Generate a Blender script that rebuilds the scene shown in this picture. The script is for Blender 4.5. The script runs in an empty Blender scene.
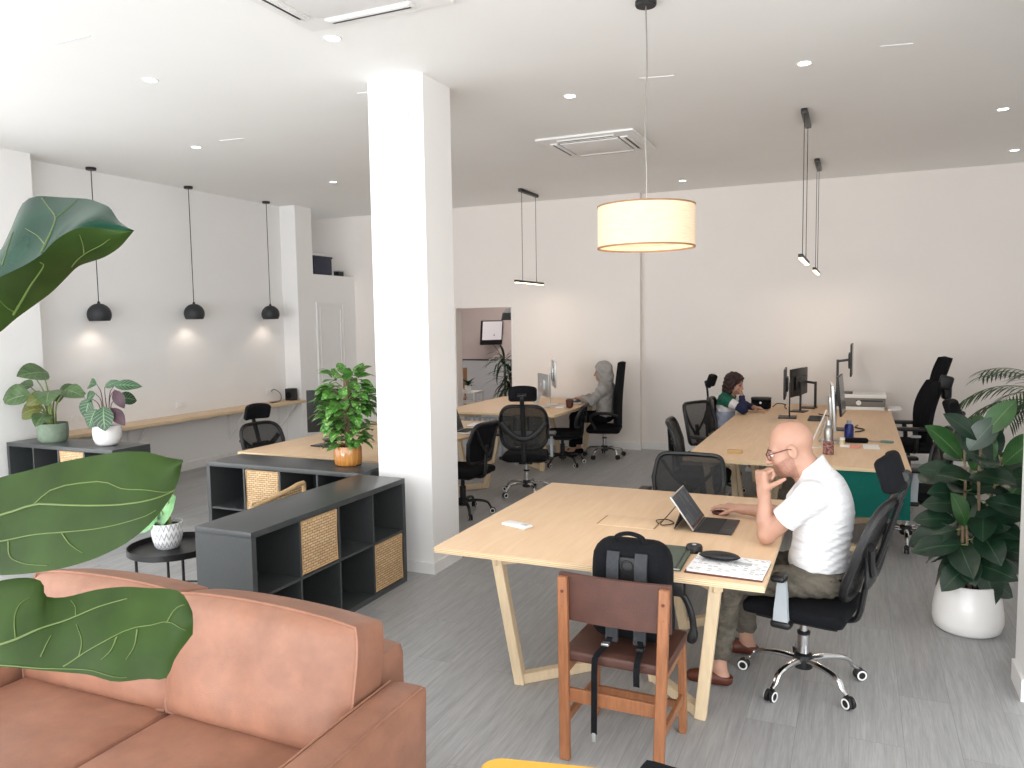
import bpy, bmesh, math, random
import numpy as np
from mathutils import Vector, Matrix, Euler

random.seed(7)
PI = math.pi
SC = bpy.context.scene
COL = SC.collection

# ------------------------------------------------------------------ materials
def s2l(c):
    return c / 12.92 if c <= 0.04045 else ((c + 0.055) / 1.055) ** 2.4

def rgb(r, g, b):
    return (s2l(r / 255), s2l(g / 255), s2l(b / 255), 1.0)

class NT:
    def __init__(self, name):
        self.m = bpy.data.materials.new(name)
        self.m.use_nodes = True
        self.t = self.m.node_tree
        self.b = self.t.nodes['Principled BSDF']
        self.out = self.t.nodes['Material Output']
    def n(self, kind, **kw):
        x = self.t.nodes.new(kind)
        for k, v in kw.items():
            if k in x.inputs.keys() if hasattr(x.inputs, 'keys') else False:
                x.inputs[k].default_value = v
            else:
                setattr(x, k, v)
        return x
    def l(self, a, b):
        self.t.links.new(a, b)
    def coord(self, which='Object', scale=(1, 1, 1), rot=(0, 0, 0)):
        tc = self.n('ShaderNodeTexCoord')
        mp = self.n('ShaderNodeMapping')
        mp.inputs['Scale'].default_value = scale
        mp.inputs['Rotation'].default_value = rot
        self.l(tc.outputs[which], mp.inputs['Vector'])
        return mp.outputs['Vector']
    def noise(self, vec, scale=5, detail=4, rough=0.5, dist=0.0):
        x = self.n('ShaderNodeTexNoise')
        x.inputs['Scale'].default_value = scale
        x.inputs['Detail'].default_value = detail
        x.inputs['Roughness'].default_value = rough
        x.inputs['Distortion'].default_value = dist
        if vec: self.l(vec, x.inputs['Vector'])
        return x.outputs['Fac']
    def ramp(self, fac, stops):
        x = self.n('ShaderNodeValToRGB')
        el = x.color_ramp.elements
        while len(el) < len(stops): el.new(0.5)
        for e, (p, c) in zip(el, stops):
            e.position = p; e.color = c
        self.l(fac, x.inputs['Fac'])
        return x.outputs['Color']
    def mix(self, fac, a, b, mode='MIX'):
        x = self.n('ShaderNodeMix', data_type='RGBA', blend_type=mode)
        for sock, v in ((x.inputs[0], fac), (x.inputs[6], a), (x.inputs[7], b)):
            if hasattr(v, 'links'): self.l(v, sock)
            else: sock.default_value = v
        return x.outputs[2]
    def math(self, op, a, b=0.0, clamp=False):
        x = self.n('ShaderNodeMath', operation=op, use_clamp=clamp)
        for s, v in ((x.inputs[0], a), (x.inputs[1], b)):
            if hasattr(v, 'links'): self.l(v, s)
            else: s.default_value = v
        return x.outputs[0]
    def bump(self, h, strength=0.2, dist=0.01):
        x = self.n('ShaderNodeBump')
        x.inputs['Strength'].default_value = strength
        x.inputs['Distance'].default_value = dist
        self.l(h, x.inputs['Height'])
        self.l(x.outputs['Normal'], self.b.inputs['Normal'])
    def base(self, c):
        if hasattr(c, 'links'): self.l(c, self.b.inputs['Base Color'])
        else: self.b.inputs['Base Color'].default_value = c

def pm(name, col, rough=0.6, metal=0.0, var=0.06, vscale=8, bump=0.0, bscale=200, spec=0.5, emis=0.0, coat=0.0, vstretch=(1, 1, 1)):
    """plain procedural material: base colour with a little noise, optional bump"""
    N = NT(name)
    vec = N.coord('Object', vstretch)
    f = N.noise(vec, vscale, 3)
    lo = tuple(max(0, c * (1 - var)) for c in col[:3]) + (1,)
    hi = tuple(min(1, c * (1 + var)) for c in col[:3]) + (1,)
    N.base(N.ramp(f, [(0.3, lo), (0.7, hi)]))
    N.b.inputs['Roughness'].default_value = rough
    N.b.inputs['Metallic'].default_value = metal
    N.b.inputs['Specular IOR Level'].default_value = spec
    N.b.inputs['Coat Weight'].default_value = coat
    if emis:
        N.b.inputs['Emission Color'].default_value = col
        N.b.inputs['Emission Strength'].default_value = emis
    if bump:
        N.bump(N.noise(vec, bscale, 2), bump, 0.004)
    return N.m

M = {}
M['wall'] = pm('wall_paint', rgb(242, 241, 240), 0.85, var=0.008, vscale=2, spec=0.2)
M['wallglow'] = pm('wall_paint_lamp_glow', rgb(240, 234, 229), 0.85, var=0.008, vscale=2, spec=0.2)  # back walls: warm lamp glow put into the paint colour
M['ceil'] = pm('ceiling_paint', rgb(246, 246, 244), 0.9, var=0.008, vscale=1.5, spec=0.15)
M['trimw'] = pm('white_trim', rgb(236, 235, 234), 0.5, var=0.01)
M['room2'] = pm('meeting_room_paint', rgb(206, 192, 188), 0.85, var=0.02, vscale=2, spec=0.2)
M['room2low'] = pm('meeting_room_lower_paint', rgb(196, 198, 200), 0.8, var=0.02, vscale=2, spec=0.2)
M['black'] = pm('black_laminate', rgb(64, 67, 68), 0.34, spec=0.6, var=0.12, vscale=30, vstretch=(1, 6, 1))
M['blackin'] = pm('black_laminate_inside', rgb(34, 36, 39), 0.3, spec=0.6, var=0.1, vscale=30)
M['blackp'] = pm('black_plastic', rgb(20, 20, 22), 0.45, var=0.1)
M['strapgrey'] = pm('dark_grey_webbing', rgb(52, 54, 58), 0.85, var=0.15, vscale=60)
M['blackm'] = pm('black_metal', rgb(22, 22, 23), 0.4, var=0.1, spec=0.5)
M['blackf'] = pm('black_fabric', rgb(17, 18, 22), 0.9, var=0.2, vscale=60, bump=0.4, bscale=500, spec=0.2)
M['globe'] = pm('matt_black_shade', rgb(38, 40, 43), 0.6, var=0.05)
M['grey'] = pm('grey_plastic', rgb(176, 184, 190), 0.45, var=0.04)
M['chrome'] = pm('chrome', rgb(215, 216, 218), 0.14, metal=1.0, var=0.02)
M['alu'] = pm('aluminium', rgb(196, 198, 198), 0.35, metal=0.85, var=0.03)
M['greyd'] = pm('mid_grey_plastic', rgb(120, 118, 114), 0.5)
M['steel'] = pm('brushed_steel', rgb(170, 166, 160), 0.28, metal=0.9, var=0.04)
M['white'] = pm('white_plastic', rgb(238, 238, 236), 0.4, var=0.01)
M['whitecer'] = pm('white_ceramic', rgb(240, 238, 236), 0.35, var=0.02, vscale=5, coat=0.3)
M['paper'] = pm('paper', rgb(240, 240, 240), 0.8, var=0.02)
M['soil'] = pm('soil', rgb(45, 34, 26), 0.95, var=0.4, vscale=80, bump=0.8, bscale=90)
M['yellow'] = pm('yellow_lacquer', rgb(226, 172, 62), 0.4, var=0.03, coat=0.2)
M['green_panel'] = pm('green_felt', rgb(16, 92, 82), 0.9, var=0.06, vscale=40, spec=0.2)
M['chairwood'] = pm('orange_teak', rgb(146, 94, 60), 0.45, var=0.18, vscale=14, vstretch=(6, 6, 0.7), coat=0.15)
M['chairleather'] = pm('brown_leather', rgb(78, 48, 39), 0.55, var=0.16, vscale=10, bump=0.2, bscale=160)
M['navy'] = pm('dark_navy_plastic', rgb(38, 42, 66), 0.5)
M['skin'] = pm('skin', rgb(180, 138, 118), 0.5, var=0.06, vscale=18, bump=0.05, bscale=120)
M['stubble'] = pm('stubble_skin', rgb(160, 118, 101), 0.6, var=0.12, vscale=90)
M['shirt'] = None
M['terra'] = pm('dark_red_brown_leather', rgb(88, 40, 26), 0.5, var=0.12)
M['hoodie'] = pm('grey_hoodie', rgb(158, 154, 150), 0.95, var=0.08, vscale=20, bump=0.3, bscale=90, spec=0.1)
M['hair'] = pm('dark_brown_hair', rgb(46, 24, 22), 0.6, var=0.35, vscale=30, vstretch=(3, 3, 0.5), bump=0.6, bscale=60)
M['trousersb'] = pm('black_trousers', rgb(20, 20, 24), 0.9, var=0.15, spec=0.1)
M['stem'] = pm('plant_stem', rgb(112, 128, 70), 0.6, var=0.2)
M['bark'] = pm('plant_bark', rgb(118, 100, 78), 0.85, var=0.25, vscale=30)
M['screen'] = pm('dark_screen', rgb(16, 17, 19), 0.2, var=0.02)
M['bluebottle'] = pm('blue_plastic', rgb(30, 48, 128), 0.3, var=0.05)
M['brownwood'] = pm('brown_wood', rgb(150, 112, 76), 0.55, var=0.15)
M['rattanframe'] = pm('rattan_frame', rgb(206, 172, 128), 0.6, var=0.12, vscale=30)
M['woodlight'] = pm('light_beech', rgb(216, 184, 140), 0.55, var=0.08)

def make_floor_mat():
    N = NT('grey_oak_planks')
    tc = N.n('ShaderNodeTexCoord')
    sep = N.n('ShaderNodeSeparateXYZ'); N.l(tc.outputs['Object'], sep.inputs[0])
    cmb = N.n('ShaderNodeCombineXYZ')
    N.l(sep.outputs['Y'], cmb.inputs['X']); N.l(sep.outputs['X'], cmb.inputs['Y'])
    br = N.n('ShaderNodeTexBrick')
    br.offset = 0.37; br.offset_frequency = 2
    br.inputs['Color1'].default_value = rgb(178, 179, 180)
    br.inputs['Color2'].default_value = rgb(167, 167, 168)
    br.inputs['Mortar'].default_value = rgb(150, 150, 149)
    br.inputs['Scale'].default_value = 1.0
    br.inputs['Mortar Size'].default_value = 0.0016
    br.inputs['Mortar Smooth'].default_value = 0.3
    br.inputs['Bias'].default_value = 0.0
    br.inputs['Brick Width'].default_value = 1.4
    br.inputs['Row Height'].default_value = 0.225
    N.l(cmb.outputs[0], br.inputs['Vector'])
    mp = N.n('ShaderNodeMapping'); mp.inputs['Scale'].default_value = (1.0, 16.0, 1.0)
    N.l(cmb.outputs[0], mp.inputs['Vector'])
    # different grain per plank: shift by brick colour
    add = N.n('ShaderNodeVectorMath', operation='ADD')
    N.l(mp.outputs[0], add.inputs[0])
    sc = N.n('ShaderNodeVectorMath', operation='SCALE'); sc.inputs['Scale'].default_value = 60
    N.l(br.outputs['Color'], sc.inputs[0]); N.l(sc.outputs[0], add.inputs[1])
    g = N.noise(add.outputs[0], 2.2, 6, 0.62, 0.6)
    g2 = N.noise(add.outputs[0], 9.0, 4, 0.6)
    col = N.mix(0.34, br.outputs['Color'], N.ramp(g, [(0.3, rgb(108, 106, 104)), (0.7, rgb(196, 196, 194))]), 'OVERLAY')
    col = N.mix(0.14, col, N.ramp(g2, [(0.35, rgb(70, 68, 66)), (0.65, rgb(200, 200, 200))]), 'OVERLAY')
    N.base(col)
    N.b.inputs['Roughness'].default_value = 0.42
    N.b.inputs['Specular IOR Level'].default_value = 0.35
    N.bump(N.math('SUBTRACT', g2, br.outputs['Fac']), 0.08, 0.004)
    return N.m
M['floor'] = make_floor_mat()

def make_ply(name, c0, c1):
    N = NT(name)
    vec = N.coord('Object', (9, 1.1, 9))
    g = N.noise(vec, 2.4, 5, 0.55, 0.8)
    top = N.ramp(g, [(0.25, c0), (0.75, c1)])
    tc = N.n('ShaderNodeTexCoord')
    sep = N.n('ShaderNodeSeparateXYZ'); N.l(tc.outputs['Object'], sep.inputs[0])
    st = N.math('SINE', N.math('MULTIPLY', sep.outputs['Z'], 2 * PI / 0.009))
    edge = N.ramp(N.math('MULTIPLY_ADD', st, 0.5), [(0.2, rgb(204, 172, 130)), (0.8, rgb(232, 210, 176))])
    gm = N.n('ShaderNodeNewGeometry')
    sn = N.n('ShaderNodeSeparateXYZ'); N.l(gm.outputs['Normal'], sn.inputs[0])
    side = N.math('LESS_THAN', N.math('ABSOLUTE', sn.outputs['Z']), 0.5)
    N.base(N.mix(side, top, edge))
    N.b.inputs['Roughness'].default_value = 0.5
    N.b.inputs['Specular IOR Level'].default_value = 0.35
    return N.m
M['ply'] = make_ply('birch_plywood', rgb(218, 184, 148), rgb(228, 198, 165))
M['plyleg'] = pm('birch_leg', rgb(222, 200, 166), 0.55, var=0.07, vscale=6, vstretch=(8, 8, 1))
M['counter'] = make_ply('oak_counter', rgb(208, 180, 150), rgb(222, 198, 170))

def make_leather():
    N = NT('tan_leather')
    vec = N.coord('Object')
    f = N.noise(vec, 2.2, 5, 0.6)
    f2 = N.noise(vec, 11, 4, 0.6)
    c = N.ramp(f, [(0.3, rgb(134, 96, 78)), (0.7, rgb(156, 117, 98))])
    c = N.mix(0.25, c, N.ramp(f2, [(0.3, rgb(120, 84, 68)), (0.7, rgb(210, 180, 160))]), 'OVERLAY')
    N.base(c)
    N.b.inputs['Roughness'].default_value = 0.5
    N.b.inputs['Specular IOR Level'].default_value = 0.4
    h = N.math('ADD', N.noise(vec, 220, 2), N.math('MULTIPLY', N.noise(vec, 5, 3), 3.0))
    N.bump(h, 0.16, 0.006)
    return N.m
M['leather'] = make_leather()

def make_weave():
    """woven rattan strips in the object's local Y-Z plane"""
    N = NT('woven_rattan')
    tc = N.n('ShaderNodeTexCoord')
    sep = N.n('ShaderNodeSeparateXYZ'); N.l(tc.outputs['Object'], sep.inputs[0])
    cmb = N.n('ShaderNodeCombineXYZ')
    N.l(sep.outputs['Y'], cmb.inputs['X']); N.l(sep.outputs['Z'], cmb.inputs['Y'])
    br = N.n('ShaderNodeTexBrick'); br.offset = 0.5
    br.inputs['Color1'].default_value = rgb(226, 194, 152)
    br.inputs['Color2'].default_value = rgb(206, 172, 130)
    br.inputs['Mortar'].default_value = rgb(92, 66, 42)
    br.inputs['Scale'].default_value = 1
    br.inputs['Mortar Size'].default_value = 0.0022
    br.inputs['Mortar Smooth'].default_value = 0.6
    br.inputs['Brick Width'].default_value = 0.045
    br.inputs['Row Height'].default_value = 0.017
    N.l(cmb.outputs[0], br.inputs['Vector'])
    N.base(br.outputs['Color'])
    N.b.inputs['Roughness'].default_value = 0.65
    N.bump(N.math('SUBTRACT', 1.0, br.outputs['Fac']), 0.6, 0.006)
    return N.m
M['weave'] = make_weave()

def make_meshfab(name, alpha):
    N = NT(name)
    N.b.inputs['Base Color'].default_value = rgb(15, 16, 18)
    N.b.inputs['Roughness'].default_value = 0.7
    vec = N.coord('Object')
    w = N.noise(vec, 240, 1)
    a = N.math('MULTIPLY_ADD', w, 0.3); a.node.inputs[2].default_value = alpha - 0.15
    N.l(a, N.b.inputs['Alpha'])
    return N.m
M['mesh'] = make_meshfab('black_seat_mesh', 0.80)
M['mesh2'] = make_meshfab('black_open_mesh', 0.90)

def make_leaf(name, dark, light, vein, under=None, rough=0.35, vw=0.02, side=9.0, side_w=0.12, patt=0.0, spec=0.5, mott=0.0):
    """leaf with midrib and side veins drawn from the leaf's own UV (u along, v across)"""
    N = NT(name)
    tc = N.n('ShaderNodeTexCoord')
    sep = N.n('ShaderNodeSeparateXYZ'); N.l(tc.outputs['UV'], sep.inputs[0])
    u, v = sep.outputs['X'], sep.outputs['Y']
    av = N.math('ABSOLUTE', N.math('SUBTRACT', v, 0.5))
    mid = N.math('LESS_THAN', av, vw)
    ph = N.math('FRACT', N.math('MULTIPLY', N.math('SUBTRACT', u, N.math('MULTIPLY', av, 0.55)), side))
    sv = N.math('LESS_THAN', N.math('ABSOLUTE', N.math('SUBTRACT', ph, 0.5)), side_w)
    f = N.noise(N.coord('Object'), 14, 3)
    body = N.ramp(f, [(0.3, dark), (0.7, light)])
    if mott:
        f3 = N.noise(N.coord('Object'), 42, 2)
        body = N.mix(N.ramp(f3, [(0.60, (0, 0, 0, 1)), (0.66, (mott, mott, mott, 1))]), body, vein)
    c = N.mix(N.math('MULTIPLY', sv, 0.22 + patt), body, vein)
    c = N.mix(N.math('MULTIPLY', mid, 0.75), c, vein)
    if under:
        gm = N.n('ShaderNodeNewGeometry')
        c = N.mix(gm.outputs['Backfacing'], c, under)
    N.base(c)
    N.b.inputs['Roughness'].default_value = rough
    N.b.inputs['Specular IOR Level'].default_value = spec
    h = N.math('ADD', mid, N.math('MULTIPLY', sv, 0.5))
    N.bump(h, 0.25, 0.003)
    return N.m
M['fig'] = make_leaf('fig_leaf', rgb(30, 47, 12), rgb(42, 62, 19), rgb(120, 140, 70), rough=0.5, spec=0.15, vw=0.0, side=0.0, side_w=-1)
M['figdark'] = make_leaf('fig_leaf_glossy_top', rgb(14, 44, 34), rgb(24, 58, 44), rgb(96, 130, 96), rough=0.25, spec=0.05, vw=0.0, side=0.0, side_w=-1)
M['figvein'] = pm('fig_vein', rgb(76, 94, 38), 0.5, var=0.08)
M['rubber'] = make_leaf('rubber_leaf', rgb(16, 38, 28), rgb(30, 58, 40), rgb(70, 98, 68), under=rgb(36, 56, 40), rough=0.3, side=16, side_w=0.08)
M['rubberl'] = make_leaf('rubber_leaf_young', rgb(34, 72, 34), rgb(52, 92, 46), rgb(100, 128, 78), under=rgb(60, 84, 50), rough=0.3, side=16, side_w=0.08)
M['pothos'] = make_leaf('pothos_leaf', rgb(46, 104, 34), rgb(78, 142, 54), rgb(176, 200, 126), under=rgb(90, 140, 68), rough=0.35, side=4, side_w=0.1, mott=0.8)
M['aloc'] = make_leaf('alocasia_leaf', rgb(60, 86, 48), rgb(88, 114, 74), rgb(130, 150, 114), under=rgb(104, 122, 92), rough=0.35, side=6, side_w=0.08)
M['aloc2'] = make_leaf('alocasia_leaf_bronze', rgb(104, 92, 48), rgb(96, 120, 60), rgb(150, 160, 110), under=rgb(120, 116, 78), rough=0.4, side=6, side_w=0.08)
M['cala'] = make_leaf('calathea_leaf', rgb(20, 50, 30), rgb(34, 72, 42), rgb(112, 150, 104), under=rgb(58, 26, 40), rough=0.4, side=7, side_w=0.13, patt=0.3, vw=0.035)
M['calap'] = make_leaf('calathea_leaf_purple', rgb(52, 26, 40), rgb(72, 38, 50), rgb(84, 56, 62), under=rgb(60, 30, 44), rough=0.45, side=7, side_w=0.1)
M['drac'] = make_leaf('dracaena_leaf', rgb(24, 50, 32), rgb(44, 78, 48), rgb(70, 100, 60), rough=0.4, side=0, side_w=-1)
M['palm'] = make_leaf('palm_leaflet', rgb(34, 58, 36), rgb(54, 84, 50), rgb(80, 104, 70), rough=0.45, side=0, side_w=-1)
M['pale'] = make_leaf('pale_leaf', rgb(84, 138, 82), rgb(120, 172, 112), rgb(150, 190, 140), rough=0.4, side=6, side_w=0.08)

def make_shirt():
    N = NT('white_cotton_tee')
    vec = N.coord('Object', (2.0, 1.0, 7.0))
    N.base(rgb(232, 232, 234))
    N.b.inputs['Roughness'].default_value = 0.85
    N.b.inputs['Specular IOR Level'].default_value = 0.2
    h = N.math('ADD', N.noise(vec, 3.2, 3, 0.5, 1.2), N.math('MULTIPLY', N.noise(N.coord('Object'), 400, 1), 0.05))
    N.bump(h, 0.5, 0.03)
    return N.m
M['shirt'] = make_shirt()

def make_trouser():
    N = NT('grey_green_chinos')
    f = N.noise(N.coord('Object', (1, 1, 2)), 7, 4, 0.6, 1.0)
    N.base(N.ramp(f, [(0.3, rgb(74, 70, 62)), (0.7, rgb(112, 106, 96))]))
    N.b.inputs['Roughness'].default_value = 0.9
    N.b.inputs['Specular IOR Level'].default_value = 0.15
    N.bump(N.noise(N.coord('Object', (1.5, 1, 1.5)), 9, 3, 0.5, 1.5), 0.7, 0.03)
    return N.m
M['trouser'] = make_trouser()

def make_shade():
    N = NT('cream_linen_shade')
    vec = N.coord('Object', (1, 1, 14))
    f = N.noise(vec, 14, 3)
    N.base(N.ramp(f, [(0.3, rgb(206, 182, 152)), (0.7, rgb(220, 198, 170))]))
    N.b.inputs['Roughness'].default_value = 0.9
    e = N.ramp(f, [(0.3, rgb(246, 214, 174)), (0.7, rgb(252, 226, 190))])
    N.l(e, N.b.inputs['Emission Color'])
    N.b.inputs['Emission Strength'].default_value = 0.30
    return N.m
M['shade'] = make_shade()

def emat(name, col, s):
    m = pm(name, col, 0.5, emis=s, var=0.0)
    return m
M['led'] = emat('downlight_lens', rgb(255, 255, 252), 6.0)
M['ledwarm'] = emat('warm_lamp_lens', rgb(255, 226, 180), 6.0)
M['ledlamp'] = emat('warm_bulb', rgb(255, 220, 170), 3.0)

def make_amber():
    N = NT('amber_glazed_pot')
    f = N.noise(N.coord('Object', (14, 14, 1.2)), 3, 4, 0.6, 0.5)
    N.base(N.ramp(f, [(0.3, rgb(168, 98, 36)), (0.55, rgb(200, 138, 66)), (0.8, rgb(226, 178, 110))]))
    N.b.inputs['Roughness'].default_value = 0.18
    N.b.inputs['Coat Weight'].default_value = 0.6
    return N.m
M['amber'] = make_amber()
M['greenpot'] = pm('sage_stone_pot', rgb(122, 138, 120), 0.8, var=0.14, vscale=16, bump=0.2, bscale=60)

def make_herring():
    N = NT('white_herringbone_pot')
    tc = N.n('ShaderNodeTexCoord')
    sep = N.n('ShaderNodeSeparateXYZ'); N.l(tc.outputs['UV'], sep.inputs[0])
    uu = N.math('FRACT', N.math('MULTIPLY', sep.outputs['X'], 20))
    tri = N.math('ABSOLUTE', N.math('SUBTRACT', uu, 0.5))
    vv = N.math('FRACT', N.math('ADD', N.math('MULTIPLY', sep.outputs['Y'], 9), N.math('MULTIPLY', tri, 1.4)))
    g = N.math('LESS_THAN', vv, 0.32)
    N.base(N.mix(g, rgb(240, 240, 240), rgb(176, 180, 186)))
    N.b.inputs['Roughness'].default_value = 0.6
    N.bump(N.math('SUBTRACT', 1.0, g), 0.8, 0.006)
    return N.m
M['herring'] = make_herring()

def make_print(name, ink, bg, sx, sy):
    """printed sheet: rows of small text-like marks, in the object's XY plane"""
    N = NT(name)
    tc = N.n('ShaderNodeTexCoord')
    br = N.n('ShaderNodeTexBrick'); br.offset = 0.3
    br.inputs['Color1'].default_value = (1, 1, 1, 1); br.inputs['Color2'].default_value = (0, 0, 0, 1)
    br.inputs['Mortar'].default_value = (0, 0, 0, 1)
    br.inputs['Scale'].default_value = 1; br.inputs['Mortar Size'].default_value = sy * 0.28
    br.inputs['Brick Width'].default_value = sx; br.inputs['Row Height'].default_value = sy
    N.l(tc.outputs['Object'], br.inputs['Vector'])
    f = N.math('GREATER_THAN', br.outputs['Color'], 0.72)
    N.base(N.mix(N.math('MULTIPLY', f, 0.75), bg, ink))
    N.b.inputs['Roughness'].default_value = 0.7
    return N.m
M['print'] = make_print('printed_page', rgb(70, 72, 78), rgb(240, 240, 242), 0.026, 0.014)
M['cards'] = make_print('small_card_grid', rgb(150, 150, 150), rgb(242, 240, 236), 0.03, 0.05)
M['keys'] = make_print('keyboard_keys', rgb(44, 45, 48), rgb(22, 23, 25), 0.019, 0.019)
M['ui'] = make_print('screen_page', rgb(120, 126, 134), rgb(66, 70, 76), 0.05, 0.016)
# ------------------------------------------------------------------ geometry helpers
class MB:
    def __init__(self):
        self.v = []; self.f = []; self.uv = []; self.mi = []; self.has_uv = False; self.cur = 0
    def add(self, vs, fs, uvs=None):
        o = len(self.v)
        self.v += [tuple(map(float, p)) for p in vs]
        self.uv += list(uvs) if uvs else [(0.0, 0.0)] * len(vs)
        if uvs: self.has_uv = True
        self.f += [tuple(i + o for i in f) for f in fs]
        self.mi += [self.cur] * len(fs)
        return self
    def box(self, c, s, bev=0.0, rot=None, seg=2):
        if bev <= 0:
            x, y, z = s[0] / 2, s[1] / 2, s[2] / 2
            vs = [(-x, -y, -z), (x, -y, -z), (x, y, -z), (-x, y, -z), (-x, -y, z), (x, -y, z), (x, y, z), (-x, y, z)]
            fs = [(0, 3, 2, 1), (4, 5, 6, 7), (0, 1, 5, 4), (1, 2, 6, 5), (2, 3, 7, 6), (3, 0, 4, 7)]
        else:
            bm = bmesh.new()
            bmesh.ops.create_cube(bm, size=1)
            for v in bm.verts:
                v.co = Vector((v.co.x * s[0], v.co.y * s[1], v.co.z * s[2]))
            bmesh.ops.bevel(bm, geom=bm.edges[:], offset=min(bev, min(s) * 0.49), segments=seg, affect='EDGES', profile=0.6)
            bm.verts.index_update()
            vs = [tuple(v.co) for v in bm.verts]; fs = [tuple(v.index for v in f.verts) for f in bm.faces]
            bm.free()
        R = rot_of(rot)
        vs = [Vector(c) + R @ Vector(p) for p in vs]
        return self.add(vs, fs)
    def b2(self, lo, hi, bev=0.0):
        return self.box([(a + b) / 2 for a, b in zip(lo, hi)], [abs(b - a) for a, b in zip(lo, hi)], bev)
    def rbox(self, c, s, r=0.03, n=6, crown=0.0, rot=None, fn=None):
        """rounded cushion block"""
        bm = bmesh.new()
        bmesh.ops.create_cube(bm, size=2)
        bmesh.ops.subdivide_edges(bm, edges=bm.edges[:], cuts=n, use_grid_fill=True)
        h = [x / 2 for x in s]
        rr = [min(r, x * 0.98) for x in h]
        out = []
        for v in bm.verts:
            p = [v.co[i] * h[i] for i in range(3)]
            # push grid lines towards the edges so the rounding has vertices
            p = [math.copysign(abs(v.co[i]) ** 0.75 * h[i], p[i]) for i in range(3)]
            inn = [max(-(h[i] - rr[i]), min(h[i] - rr[i], p[i])) for i in range(3)]
            d = [(p[i] - inn[i]) / rr[i] for i in range(3)]
            L = math.sqrt(sum(x * x for x in d)) or 1
            q = [inn[i] + d[i] / L * rr[i] for i in range(3)]
            if crown:
                a, b = q[0] / h[0], q[1] / h[1]
                q[2] += math.copysign(1, q[2]) * crown * (1 - a * a) * (1 - b * b) if abs(q[2]) > 1e-6 else 0
            out.append(q)
        bm.verts.index_update()
        fs = [tuple(v.index for v in f.verts) for f in bm.faces]
        bm.free()
        if fn: out = [fn(q) for q in out]
        R = rot_of(rot)
        return self.add([Vector(c) + R @ Vector(q) for q in out], fs)
    def tube(self, pts, r, seg=8, closed=False, flat=1.0, up=None):
        P = [Vector(p) for p in pts]
        n = len(P)
        rs = r if isinstance(r, (list, tuple)) else [r] * n
        T = []
        for i in range(n):
            a = P[(i - 1) % n] if (closed or i > 0) else P[i]
            b = P[(i + 1) % n] if (closed or i < n - 1) else P[i]
            t = (b - a)
            T.append(t.normalized() if t.length > 1e-9 else Vector((0, 0, 1)))
        ref = Vector(up) if up else (Vector((0, 0, 1)) if abs(T[0].z) < 0.9 else Vector((1, 0, 0)))
        N = (ref - T[0] * ref.dot(T[0])).normalized()
        vs, fs = [], []
        for i in range(n):
            if i and not up:
                N = (N - T[i] * N.dot(T[i]))
                N = N.normalized() if N.length > 1e-6 else T[i].orthogonal().normalized()
            elif i and up:
                N = (ref - T[i] * ref.dot(T[i]))
                N = N.normalized() if N.length > 1e-6 else T[i].orthogonal().normalized()
            B = T[i].cross(N)
            for k in range(seg):
                a = 2 * PI * k / seg
                vs.append(P[i] + N * (math.cos(a) * rs[i] * flat) + B * (math.sin(a) * rs[i]))
        m = n if closed else n - 1
        for i in range(m):
            j = (i + 1) % n
            for k in range(seg):
                l = (k + 1) % seg
                fs.append((i * seg + k, i * seg + l, j * seg + l, j * seg + k))
        if not closed:
            fs.append(tuple(range(seg - 1, -1, -1)))
            fs.append(tuple((n - 1) * seg + k for k in range(seg)))
        return self.add(vs, fs)
    def cyl(self, a, b, r, r2=None, seg=20):
        return self.tube([a, b], [r, r if r2 is None else r2], seg)
    def bar(self, a, b, w, h, bev=0.0, roll=0.0):
        """square bar from a to b, w across, h in the up direction"""
        a, b = Vector(a), Vector(b)
        d = b - a
        x = d.normalized()
        z = Vector((0, 0, 1)) if abs(x.z) < 0.95 else Vector((0, 1, 0))
        y = z.cross(x).normalized(); z = x.cross(y)
        R = Matrix((x, y, z)).transposed()
        if roll: R = R @ Matrix.Rotation(roll, 3, 'X')
        return self.box((a + b) / 2, (d.length, w, h), bev, R, 1)
    def lathe(self, prof, c=(0, 0, 0), seg=32, uv=False):
        c = Vector(c)
        vs, fs, uvs = [], [], []
        n = len(prof)
        cols = seg + 1 if uv else seg
        for k in range(cols):
            a = 2 * PI * k / seg
            for i, (r, z) in enumerate(prof):
                vs.append(c + Vector((r * math.cos(a), r * math.sin(a), z)))
                uvs.append((k / seg, i / (n - 1)))
        for k in range(seg):
            l = k + 1 if uv else (k + 1) % seg
            for i in range(n - 1):
                fs.append((k * n + i, l * n + i, l * n + i + 1, k * n + i + 1))
        return self.add(vs, fs, uvs if uv else None)
    def ball(self, c, r, seg=16, rings=10, rot=None):
        r = r if isinstance(r, (list, tuple)) else (r, r, r)
        R = rot_of(rot)
        vs = [Vector((0, 0, -1))]
        for i in range(1, rings):
            t = -PI / 2 + PI * i / rings
            for k in range(seg):
                a = 2 * PI * k / seg
                vs.append(Vector((math.cos(t) * math.cos(a), math.cos(t) * math.sin(a), math.sin(t))))
        vs.append(Vector((0, 0, 1)))
        fs = []
        for k in range(seg):
            fs.append((0, 1 + (k + 1) % seg, 1 + k))
            fs.append((len(vs) - 1, len(vs) - 1 - seg + k, len(vs) - 1 - seg + (k + 1) % seg))
        for i in range(rings - 2):
            for k in range(seg):
                a = 1 + i * seg + k; b = 1 + i * seg + (k + 1) % seg
                fs.append((a, b, b + seg, a + seg))
        return self.add([Vector(c) + R @ Vector((p.x * r[0], p.y * r[1], p.z * r[2])) for p in vs], fs)
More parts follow.
